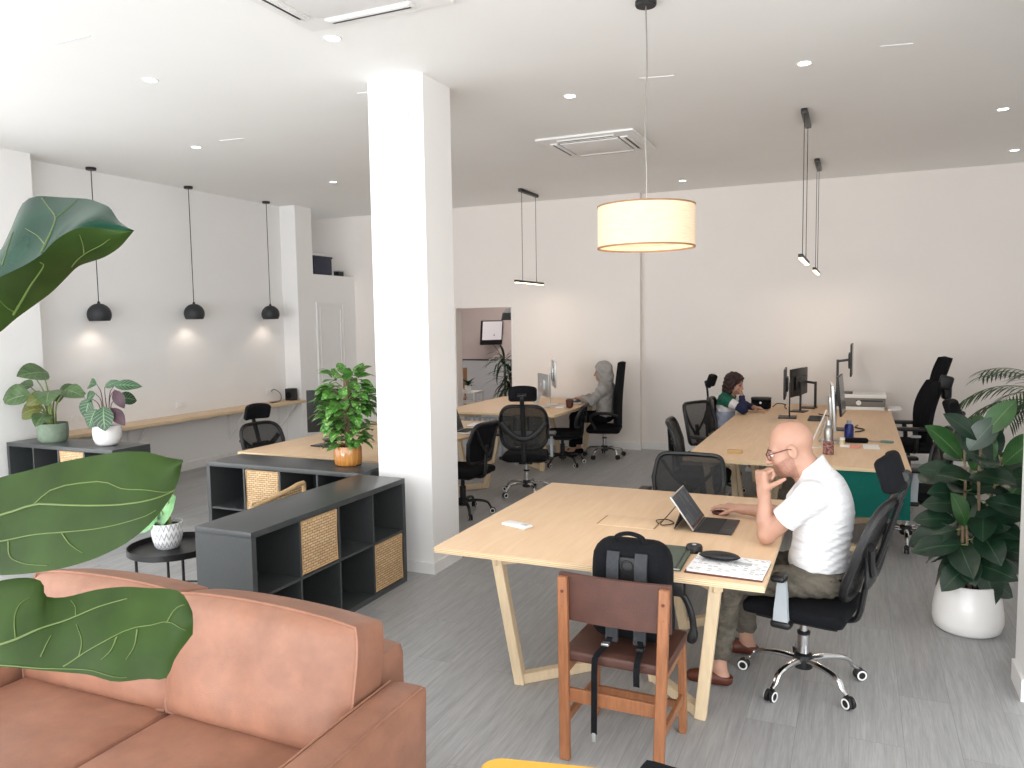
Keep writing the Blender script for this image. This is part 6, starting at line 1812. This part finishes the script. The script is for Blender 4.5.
# ------------------------------------------------------------------ people
def V3(*a): return np.array(a, float)
def head_prims(S, c, f, u, k=1.0, ears=True, neck=None):
    """head at c (between the ears), face along f, crown along u, k scale"""
    f = V3(*f); f /= np.linalg.norm(f); u = V3(*u); u -= f * (u @ f); u /= np.linalg.norm(u)
    l = np.cross(u, f)
    R = np.stack([f, l, u], 1)
    def p(a, b, d): return np.array(c) + R @ (V3(a, b, d) * k)
    S.ell(p(-0.016, 0, 0.036), V3(0.098, 0.078, 0.092) * k, R, 0.02)
    S.ell(p(0.032, 0, -0.030), V3(0.066, 0.064, 0.088) * k, R, 0.03 * k)
    S.ell(p(0.038, 0, -0.084), V3(0.052, 0.050, 0.036) * k, R, 0.025 * k)
    S.ell(p(0.074, 0, -0.100), V3(0.022, 0.024, 0.020) * k, R, 0.02 * k)
    for s in (-1, 1):
        S.cap(p(0.084, s * 0.012, 0.020), p(0.070, s * 0.046, 0.018), 0.011 * k, 0.010 * k, 0.016 * k)
        S.ell(p(0.062, s * 0.040, -0.034), V3(0.026, 0.022, 0.024) * k, R, 0.02 * k)
        S.ell(p(0.094, s * 0.032, -0.001), V3(0.014, 0.016, 0.010) * k, R, 0.012 * k, 'sub')
        S.cap(p(0.01, s * 0.056, -0.07), p(0.05, s * 0.036, -0.092), 0.018 * k, 0.016 * k, 0.02 * k)
        if ears:
            S.ell(p(-0.010, s * 0.082, -0.008), V3(0.022, 0.013, 0.035) * k, R, 0.006)
            S.ell(p(-0.004, s * 0.094, -0.006), V3(0.011, 0.007, 0.020) * k, R, 0.004, 'sub')
    S.cap(p(0.092, 0, 0.004), p(0.116, 0, -0.034), 0.009 * k, 0.0135 * k, 0.012 * k)
    for s in (-1, 1): S.ell(p(0.104, s * 0.012, -0.038), V3(0.012, 0.009, 0.008) * k, R, 0.008 * k)
    S.ell(p(0.092, 0, -0.061), V3(0.014, 0.024, 0.007) * k, R, 0.007 * k)
    S.ell(p(0.089, 0, -0.074), V3(0.013, 0.020, 0.008) * k, R, 0.007 * k)
    S.cap(p(0.112, -0.02, -0.0675), p(0.112, 0.02, -0.0675), 0.0035 * k, None, 0.004, 'sub')
    if neck is not None:
        S.cap(p(-0.030, 0, -0.060), neck, 0.060 * k, 0.064 * k, 0.03)
        S.cap(p(0.01, 0, -0.085), np.array(neck) + f * 0.03, 0.036 * k, 0.05 * k, 0.03)
    return p, R

def hand_prims(S, w, d, n, th, k=1.0, curl=(0.5, 0.55, 0.6, 0.65), spread=0.06, tdir=None, tcurl=0.3, wr=0.027, fan=1.0):
    """hand from wrist w: d along the palm, n out of the palm face, th towards the thumb; curl = bend of each finger joint, fingers bend towards n"""
    d = V3(*d); d /= np.linalg.norm(d); n = V3(*n); n -= d * (n @ d); n /= np.linalg.norm(n)
    sd = np.cross(n, d); 
    if sd @ V3(*th) < 0: sd = -sd
    w = V3(*w)
    pl = 0.088 * k
    for q, wd in ((-0.030, 0.013), (-0.010, 0.0145), (0.010, 0.0145), (0.028, 0.0135)):
        S.cap(w + sd * q * 0.7 * k + d * 0.01 * k, w + d * pl + sd * q * k, wr * 0.62 * k, wd * k, 0.014 * k)
    S.cap(w - d * 0.012, w + d * 0.012, wr * k, wr * 0.95 * k, 0.015)
    lens = [(0.040, 0.025, 0.021), (0.044, 0.028, 0.022), (0.041, 0.026, 0.021), (0.032, 0.020, 0.019)]   # index .. little
    offs = [0.030, 0.010, -0.010, -0.029]
    for i in range(4):
        b = w + d * (pl - (0.004 if i == 3 else 0) * k) + sd * offs[i] * k
        dd = d + sd * spread * (1.5 - i) * 0.5; dd /= np.linalg.norm(dd); nn = n.copy()
        r = (0.0092, 0.0095, 0.0090, 0.0080)[i] * k
        for j in range(3):
            a = curl[i] * (1.0, 1.25, 0.8)[j]
            dd, nn = dd * math.cos(a) + nn * math.sin(a), nn * math.cos(a) - dd * math.sin(a)
            e = b + dd * lens[i][j] * k
            S.cap(b, e, r * (1 - 0.06 * j), r * (0.94 - 0.07 * j), 0.0035)
            b = e
    b = w + d * 0.022 * k + sd * 0.024 * k
    td = V3(*tdir) if tdir is not None else d * 0.6 + sd * 0.7 + n * 0.3
    td /= np.linalg.norm(td)
    e = b + td * 0.044 * k
    S.cap(b, e, 0.0155 * k, 0.0115 * k, 0.012)
    td2 = td * math.cos(tcurl) + (d * 0.6 + n * 0.4) * math.sin(tcurl); td2 /= np.linalg.norm(td2)
    e2 = e + td2 * 0.032 * k
    S.cap(e, e2, 0.0112 * k, 0.0100 * k, 0.004)
    S.cap(e2, e2 + td2 * 0.026 * k, 0.0100 * k, 0.0078 * k, 0.004)

# ---- the man in the white tee
t = thing('person', 'bald man in a white tee at the front table, chin on his fist', 'person', (-0.2, 4.2, 0))
hc, hf, hu = V3(-0.306, 4.205, 1.222), V3(-0.94, -0.05, -0.33), V3(-0.34, 0.0, 0.94)
neckb = V3(-0.185, 4.21, 1.075)
Lsh, Rsh = V3(-0.195, 4.035, 1.015), V3(-0.205, 4.395, 1.01)
Lel, Lwr = V3(-0.405, 4.060, 0.790), V3(-0.420, 4.085, 1.000)
Rel, Rwr = V3(-0.335, 4.525, 0.795), V3(-0.590, 4.590, 0.790)
Lhip, Rhip = V3(-0.12, 4.115, 0.575), V3(-0.12, 4.32, 0.575)
Lkn, Rkn = V3(-0.575, 4.035, 0.535), V3(-0.565, 4.36, 0.535)
Lan, Ran = V3(-0.625, 3.985, 0.10), V3(-0.545, 4.42, 0.10)
S = SDF((-0.86, 3.86, 0.02), (0.10, 4.70, 1.42), 0.0042)
pf, Rh = head_prims(S, hc, hf, hu, 1.09, neck=neckb)
# torso core (under the clothes)
S.ell((-0.165, 4.215, 0.98), (0.105, 0.155, 0.13), None, 0.05)
S.ell((-0.15, 4.215, 0.84), (0.105, 0.145, 0.16), None, 0.06)
S.ell((-0.135, 4.215, 0.64), (0.085, 0.120, 0.12), None, 0.06)
S.cap(neckb, (-0.18, 4.215, 0.98), 0.055, 0.08, 0.05)
for sh, el, wr_ in ((Lsh, Lel, Lwr), (Rsh, Rel, Rwr)):
    S.cap((-0.17, 4.215, 0.99), sh, 0.07, 0.055, 0.03)
    S.cap(sh, el, 0.052, 0.044, 0.02)
    mid = el + (wr_ - el) * 0.35
    S.cap(el, mid, 0.041, 0.044, 0.014)
    S.cap(mid, wr_, 0.044, 0.028, 0.014)
for hp, kn, an in ((Lhip, Lkn, Lan), (Rhip, Rkn, Ran)):
    S.cap(hp, kn, 0.072, 0.052, 0.03)
    S.cap(kn, kn + (an - kn) * 0.35, 0.050, 0.050, 0.02)
    S.cap(kn + (an - kn) * 0.35, an, 0.050, 0.036, 0.02)
    S.cap(an, an + V3(0.02, 0, -0.05), 0.034, 0.032, 0.02)
    S.cap(an + V3(0.02, 0, -0.055), an + V3(-0.13, -0.01, -0.062), 0.028, 0.022, 0.02)
# left hand: loose fist held before the mouth, thumb stretched along the jaw
hand_prims(S, Lwr + V3(-0.004, 0, 0.008), (-0.12, 0.02, 1.0), (0.80, 0.62, 0.08), (0.62, -0.80, 0.0), 1.12, curl=(1.25, 1.25, 1.3, 1.3), spread=0.03, tdir=(0.84, -0.30, 0.50), tcurl=0.10)
S.cap(Lwr + V3(0.004, 0.016, 0.075), Lwr + V3(0.030, 0.030, 0.098), 0.024, 0.022, 0.012)
# right hand on the mouse
hand_prims(S, Rwr + V3(-0.01, 0.0, 0.0), (-1.0, 0.28, 0.06), (0.05, 0.02, -1.0), (-0.2, -1.0, 0.0), 1.0, curl=(0.20, 0.18, 0.20, 0.28), spread=0.22, tdir=(-0.75, -0.55, -0.25), tcurl=0.25)
def reg(C):
    q = (C - hc) @ Rh / 1.09
    beard = (q[:, 2] < -0.030 - 0.35 * np.maximum(0, q[:, 0] - 0.03)) & (q[:, 2] > -0.135) & (q[:, 0] > -0.002) & (np.abs(q[:, 1]) < 0.09) & (q[:, 0] < 0.13) & (C[:, 0] > -0.43)
    nose = (q[:, 0] > 0.097) & (q[:, 2] > -0.055)
    return np.where(beard & ~nose & (np.linalg.norm(C - hc, axis=1) < 0.16), 1, 0)
sdf_obj('body', S, ['skin', 'stubble'], t, reg)
# eyes and brows
b = MB()
for s in (-1, 1):
    b.ball(pf(0.083, s * 0.032, -0.001), 0.0118, 12, 8)
wobj('eye', b, 'white', t)
b = MB()
for s in (-1, 1):
    b.ball(pf(0.0925, s * 0.032, -0.003), 0.0055, 10, 6)
wobj('iris', b, 'terra', t)
b = MB()
for s in (-1, 1):
    b.tube([pf(0.099, s * 0.014, 0.021), pf(0.095, s * 0.032, 0.026), pf(0.080, s * 0.050, 0.020)], [0.003, 0.004, 0.002], 6)
wobj('eyebrow', b, 'hair', t)
# spectacles
g = MB()
for s in (-1, 1):
    g.tube([pf(0.114 - 0.02 * (0.03 * math.cos(a) + 0.034) / 0.06, s * (0.034 + 0.026 * math.cos(a)), -0.006 + 0.020 * math.sin(a)) for a in [2 * PI * k / 20 for k in range(20)]], 0.0024, 6, True)
    g.tube([pf(0.098, s * 0.060, 0.004), pf(0.085, s * 0.076, 0.007), pf(0.01, s * 0.088, 0.010), pf(-0.012, s * 0.088, 0.004), pf(-0.026, s * 0.086, -0.014)], 0.0028, 6)
g.tube([pf(0.112, -0.009, 0.0), pf(0.116, 0, 0.004), pf(0.112, 0.009, 0.0)], 0.0022, 6)
wobj('spectacles', g, pm('dark_red_frame', rgb(92, 34, 34), 0.35), t)
# white tee
S = SDF((-0.50, 3.90, 0.50), (0.10, 4.56, 1.30), 0.0055)
S.ell((-0.150, 4.215, 1.005), (0.118, 0.178, 0.115), None, 0.05)
S.ell((-0.135, 4.215, 0.90), (0.142, 0.178, 0.15), None, 0.07)
S.ell((-0.150, 4.215, 0.76), (0.138, 0.168, 0.15), None, 0.07)
S.ell((-0.165, 4.215, 0.645), (0.145, 0.178, 0.10), None, 0.06)
S.cap((-0.165, 4.215, 1.04), (-0.200, 4.212, 1.13), 0.10, 0.074, 0.05)
S.cap((-0.195, 4.212, 1.11), (-0.225, 4.210, 1.19), 0.078, 0.072, 0.02)
for sh, el, q in ((Lsh, Lel, 0.60), (Rsh, Rel, 0.60)):
    S.cap((-0.16, 4.215, 1.0), sh, 0.09, 0.070, 0.05)
    S.cap(sh, sh + (el - sh) * q, 0.068, 0.070, 0.035, flat='b')
S.wave(lambda P: (0.0026 * np.sin(P[..., 2] * 150 + 2.2 * np.sin(P[..., 0] * 16 + P[..., 1] * 9) - P[..., 0] * 45) + 0.0014 * np.sin(P[..., 2] * 260 + P[..., 0] * 60 + 2 * np.sin(P[..., 1] * 20))) * np.clip((0.97 - P[..., 2]) / 0.18, 0, 1) * np.clip((P[..., 0] + 0.34) / 0.12, 0.15, 1))
S.cut((-0.2, 4.2, 0.568), (0.10, 0, -1))
S.cut((-0.25, 4.2, 1.112), (-0.66, 0, 0.75), (-0.44, 4.02, 0.98), (0.0, 4.42, 1.31))
sdf_obj('white_tee', S, 'shirt', t)
# trousers
S = SDF((-0.74, 3.86, 0.10), (0.06, 4.56, 0.68), 0.0065)
S.ell((-0.115, 4.215, 0.60), (0.128, 0.172, 0.105), None, 0.05)
for hp, kn, an in ((Lhip, Lkn, Lan), (Rhip, Rkn, Ran)):
    S.cap(hp, kn, 0.090, 0.070, 0.04)
    S.cap(kn, an + V3(0, 0, 0.045), 0.068, 0.058, 0.03, flat='b')
S.wave(lambda P: 0.0035 * np.sin(P[..., 0] * 75 + P[..., 2] * 90 + 5 * np.sin(P[..., 1] * 20 + P[..., 2] * 12)))
S.cut((-0.1, 4.2, 0.625), (0.10, 0, 1), (-0.36, 3.86, 0.55), (0.06, 4.56, 0.68))
S.cut((-0.1, 4.2, 0.486), (0, 0, -1), (-0.50, 3.86, 0.40), (0.06, 4.56, 0.60))
sdf_obj('trousers', S, 'trouser', t)
wobj('belt', MB().tube([(-0.118 + 0.137 * math.cos(a), 4.215 + 0.182 * math.sin(a), 0.592 + 0.012 * math.cos(a)) for a in [2 * PI * k / 36 for k in range(36)]], 0.007, 6, True, flat=1.8, up=(0, 0, 1)), 'blackf', t)
for an, yaw in ((Lan, 0.1), (Ran, -0.08)):
    S = SDF(an + V3(-0.20, -0.08, -0.105), an + V3(0.10, 0.08, 0.01), 0.005)
    S.cap(an + V3(0.035, 0, -0.062), an + V3(-0.06, -0.02 * yaw * 10 * 0.3, -0.062), 0.038, 0.040, 0.02)
    S.cap(an + V3(-0.06, 0, -0.064), an + V3(-0.135, -0.01, -0.07), 0.042, 0.032, 0.02)
    S.cut(an + V3(0, 0, -0.095), (0, 0, -1))
    S.cut(an + V3(0, 0, -0.036), (0.25, 0, 1))
    sdf_obj('shoe', S, 'terra', t)

# ---- the hooded person at the far desk (faces -X)
t = thing('person', 'person in a grey hoodie with the hood up at the far desk', 'person', (-3.2, 10.25, 0))
hc, hf, hu = V3(-3.195, 10.22, 1.185), V3(-1, -0.12, -0.12), V3(-0.1, 0, 1)
S = SDF((-3.95, 9.90, 0.02), (-2.95, 10.60, 1.36), 0.0075)
pf, Rh = head_prims(S, hc, hf, hu, 1.0, neck=(-3.15, 10.23, 1.03))
nb = V3(-3.14, 10.24, 1.02)
S.ell((-3.16, 10.24, 0.88), (0.085, 0.145, 0.14), None, 0.04); S.ell((-3.17, 10.24, 0.62), (0.085, 0.135, 0.13), None, 0.04)
S.cap((-3.16, 10.24, 0.95), (-3.17, 10.24, 0.62), 0.075, 0.08, 0.04)
arms = []
for s in (-1, 1):
    sh = V3(-3.15, 10.24 + s * 0.175, 0.955); el = V3(-3.30, 10.24 + s * 0.20, 0.79); wr_ = V3(-3.46, 10.22 + s * 0.10, 0.83)
    arms.append((sh, el, wr_))
    S.cap(nb - V3(0, 0, 0.05), sh, 0.06, 0.05, 0.03); S.cap(sh, el, 0.045, 0.04, 0.02); S.cap(el, wr_, 0.04, 0.028, 0.02)
    hand_prims(S, wr_, (-1, 0.05 * s, -0.05), (0, 0, -1), (0, -s, 0), 1.0, curl=(0.25, 0.25, 0.28, 0.3), spread=0.2)
legs = []
for s, kz in ((-1, 0.50), (1, 0.52)):
    hp = V3(-3.19, 10.24 + s * 0.09, 0.56); kn = V3(-3.58, 10.24 + s * 0.11, 0.555); an = V3(-3.60, 10.24 + s * 0.13, 0.10)
    legs.append((hp, kn, an))
    S.cap(hp, kn, 0.068, 0.05, 0.03); S.cap(kn, an, 0.05, 0.035, 0.02); S.cap(an, an + V3(-0.1, 0, -0.06), 0.03, 0.025, 0.02)
sdf_obj('body', S, 'skin', t)
wobj('eye', MB().ball(pf(0.084, 0.032, -0.001), 0.010, 10, 6).ball(pf(0.084, -0.032, -0.001), 0.010, 10, 6), 'blackp', t)
S = SDF((-3.62, 9.92, 0.46), (-2.95, 10.58, 1.38), 0.0075)
S.ell(pf(-0.020, 0, 0.020), V3(0.128, 0.108, 0.135), Rh, 0.03)
S.ell(pf(-0.045, 0, -0.085), V3(0.105, 0.098, 0.085), Rh, 0.04)
S.ell((-3.155, 10.24, 0.93), (0.115, 0.180, 0.13), None, 0.05); S.ell((-3.165, 10.24, 0.78), (0.118, 0.170, 0.17), None, 0.05); S.ell((-3.165, 10.24, 0.62), (0.115, 0.175, 0.13), None, 0.05)
S.cap((-3.155, 10.24, 1.0), (-3.16, 10.23, 1.06), 0.095, 0.088, 0.04)
for sh, el, wr_ in arms:
    S.cap((-3.155, 10.24, 0.93), sh, 0.085, 0.070, 0.04); S.cap(sh, el, 0.068, 0.06, 0.04); S.cap(el, wr_, 0.06, 0.042, 0.03, flat='b')
S.ell(pf(0.090, 0, -0.020), V3(0.075, 0.062, 0.095), Rh, 0.02, 'sub')
S.wave(lambda P: 0.005 * np.sin(P[..., 2] * 60 + P[..., 0] * 55 + 4 * np.sin(P[..., 1] * 25)))
S.cut((-3.1, 10.2, 0.49), (0, 0, -1))
sdf_obj('hoodie', S, 'hoodie', t)
S = SDF((-3.72, 9.98, 0.08), (-2.98, 10.50, 0.66), 0.009)
S.ell((-3.165, 10.24, 0.56), (0.115, 0.165, 0.08), None, 0.03)
for hp, kn, an in legs:
    S.cap(hp, kn, 0.080, 0.066, 0.04); S.cap(kn, an + V3(0, 0, 0.04), 0.064, 0.054, 0.03, flat='b')
sdf_obj('trousers', S, 'trousersb', t)
for hp, kn, an in legs:
    S = SDF(an + V3(-0.22, -0.07, -0.10), an + V3(0.09, 0.07, 0.02), 0.008)
    S.cap(an + V3(0.03, 0, -0.058), an + V3(-0.14, 0, -0.064), 0.042, 0.036, 0.02); S.cut(an + V3(0, 0, -0.095), (0, 0, -1))
    sdf_obj('shoe', S, 'blackf', t)

# ---- the woman at the long desk (faces +X)
t = thing('person', 'person with brown hair in a green, white and navy striped top', 'person', (-1.42, 9.75, 0))
hc, hf, hu = V3(-1.365, 9.76, 1.095), V3(1.0, -0.20, -0.28), V3(0.26, 0, 0.96)
S = SDF((-1.70, 9.42, 0.02), (-0.86, 10.14, 1.26), 0.0075)
pf, Rh = head_prims(S, hc, hf, hu, 0.98, neck=(-1.445, 9.76, 0.955))
S.ell((-1.46, 9.76, 0.82), (0.09, 0.13, 0.13), None, 0.05); S.ell((-1.48, 9.76, 0.60), (0.10, 0.13, 0.15), None, 0.06); S.cap((-1.45, 9.76, 0.92), (-1.48, 9.76, 0.6), 0.07, 0.09, 0.05)
Lw = (V3(-1.44, 9.60, 0.90), V3(-1.235, 9.56, 0.803), V3(-1.262, 9.64, 0.955)) # hand at chin, camera side
Rw = (V3(-1.44, 9.92, 0.90), V3(-1.26, 9.96, 0.807), V3(-1.15, 9.86, 0.798))
for sh, el, wr_ in (Lw, Rw):
    S.cap((-1.46, 9.76, 0.9), sh, 0.055, 0.045, 0.03); S.cap(sh, el, 0.04, 0.035, 0.02); S.cap(el, wr_, 0.036, 0.024, 0.02)
hand_prims(S, Lw[2], (-0.25, 0.35, 1), (-0.9, 0.2, 0.1), (0, -1, 0), 0.9, curl=(0.9, 0.95, 1.0, 1.05))
hand_prims(S, Rw[2], (1, -0.2, -0.05), (0, 0, -1), (0, -1, 0), 0.9, curl=(0.3, 0.3, 0.3, 0.35), spread=0.2)
legs = []
for s in (-1, 1):
    hp = V3(-1.48, 9.79 + s * 0.085, 0.535); kn = V3(-1.04, 9.82 + s * 0.085, 0.535); an = V3(-1.16, 9.82 + s * 0.085, 0.10)
    legs.append((hp, kn, an))
    S.cap(hp, kn, 0.065, 0.048, 0.03); S.cap(kn, an, 0.046, 0.032, 0.02); S.cap(an, an + V3(0.1, 0, -0.06), 0.03, 0.024, 0.02)
sdf_obj('body', S, 'skin', t)
wobj('eye', MB().ball(pf(0.082, 0.032, -0.001), 0.010, 10, 6).ball(pf(0.082, -0.032, -0.001), 0.010, 10, 6), 'blackp', t)
S = SDF((-1.62, 9.55, 0.86), (-1.20, 9.96, 1.28), 0.007)
S.ell(pf(-0.024, 0, 0.038), V3(0.112, 0.094, 0.104), Rh, 0.02)
S.ell(pf(-0.050, 0, -0.06), V3(0.082, 0.098, 0.12), Rh, 0.04)
for s in (-1, 1):
    S.cap(pf(0.005, s * 0.078, 0.03), pf(0.0, s * 0.082, -0.12), 0.034, 0.022, 0.02)
S.cap(pf(0.058, -0.03, 0.088), pf(0.058, 0.03, 0.088), 0.020, None, 0.03)
S.ell(pf(0.095, 0, -0.035), V3(0.085, 0.06, 0.09), Rh, 0.015, 'sub')
S.wave(lambda P: 0.004 * np.sin(P[..., 1] * 160 + P[..., 0] * 120 + P[..., 2] * 20) + 0.006 * np.sin(P[..., 2] * 110 + 3 * np.sin(P[..., 0] * 50 + P[..., 1] * 40)))
sdf_obj('hair', S, 'hair', t)
S = SDF((-1.66, 9.44, 0.48), (-1.02, 10.10, 1.04), 0.007)
S.ell((-1.46, 9.76, 0.86), (0.115, 0.165, 0.12), None, 0.05); S.ell((-1.47, 9.76, 0.72), (0.115, 0.155, 0.16), None, 0.06); S.ell((-1.48, 9.76, 0.58), (0.12, 0.16, 0.10), None, 0.06)
S.cap((-1.46, 9.76, 0.92), (-1.45, 9.76, 0.97), 0.08, 0.06, 0.04)
for sh, el, wr_ in (Lw, Rw):
    S.cap((-1.46, 9.76, 0.88), sh, 0.075, 0.060, 0.04); S.cap(sh, el, 0.060, 0.052, 0.03); S.cap(el, wr_, 0.052, 0.036, 0.03, flat='b')
S.wave(lambda P: 0.003 * np.sin(P[..., 2] * 80 + P[..., 0] * 70))
S.cut((-1.4, 9.7, 0.50), (0, 0, -1))
def stripes(C):
    best = np.full(len(C), 9.0); m = np.zeros(len(C), int)
    for sh, el, wr_ in (Lw, Rw):
        for a, b_, o in ((sh, el, 0.0), (el, wr_, 1.0)):
            ba = b_ - a
            q = np.clip((C - a) @ ba / (ba @ ba), 0, 1)
            d = np.linalg.norm(C - a - q[:, None] * ba, axis=1)
            pos = q + o
            near = d < best
            best = np.where(near, d, best)
            m = np.where(near, np.where(pos < 0.28, 0, np.where(pos < 0.66, 1, 2)), m)
    body = best > 0.075
    return np.where(body, np.where(C[:, 2] > 0.84, 0, np.where(C[:, 2] > 0.76, 1, 3)), m)
M['topgreen'] = pm('green_knit', rgb(22, 92, 74), 0.9); M['topwhite'] = pm('white_knit', rgb(216, 214, 216), 0.9); M['topnavy'] = pm('navy_knit', rgb(28, 34, 66), 0.9); M['topblue'] = pm('pale_blue_knit', rgb(166, 172, 192), 0.9)
sdf_obj('striped_top', S, ['topgreen', 'topwhite', 'topnavy', 'topblue'], t, stripes)
S = SDF((-1.66, 9.55, 0.08), (-0.96, 9.98, 0.64), 0.009)
S.ell((-1.48, 9.76, 0.545), (0.12, 0.16, 0.08), None, 0.04)
for hp, kn, an in legs:
    S.cap(hp, kn, 0.074, 0.058, 0.04); S.cap(kn, an + V3(0, 0, 0.04), 0.056, 0.046, 0.03, flat='b')
sdf_obj('trousers', S, 'trousersb', t)
for hp, kn, an in legs:
    S = SDF(an + V3(-0.09, -0.07, -0.10), an + V3(0.22, 0.07, 0.02), 0.008)
    S.cap(an + V3(-0.03, 0, -0.058), an + V3(0.12, 0, -0.064), 0.040, 0.034, 0.02); S.cut(an + V3(0, 0, -0.095), (0, 0, -1))
    sdf_obj('shoe', S, 'white', t)
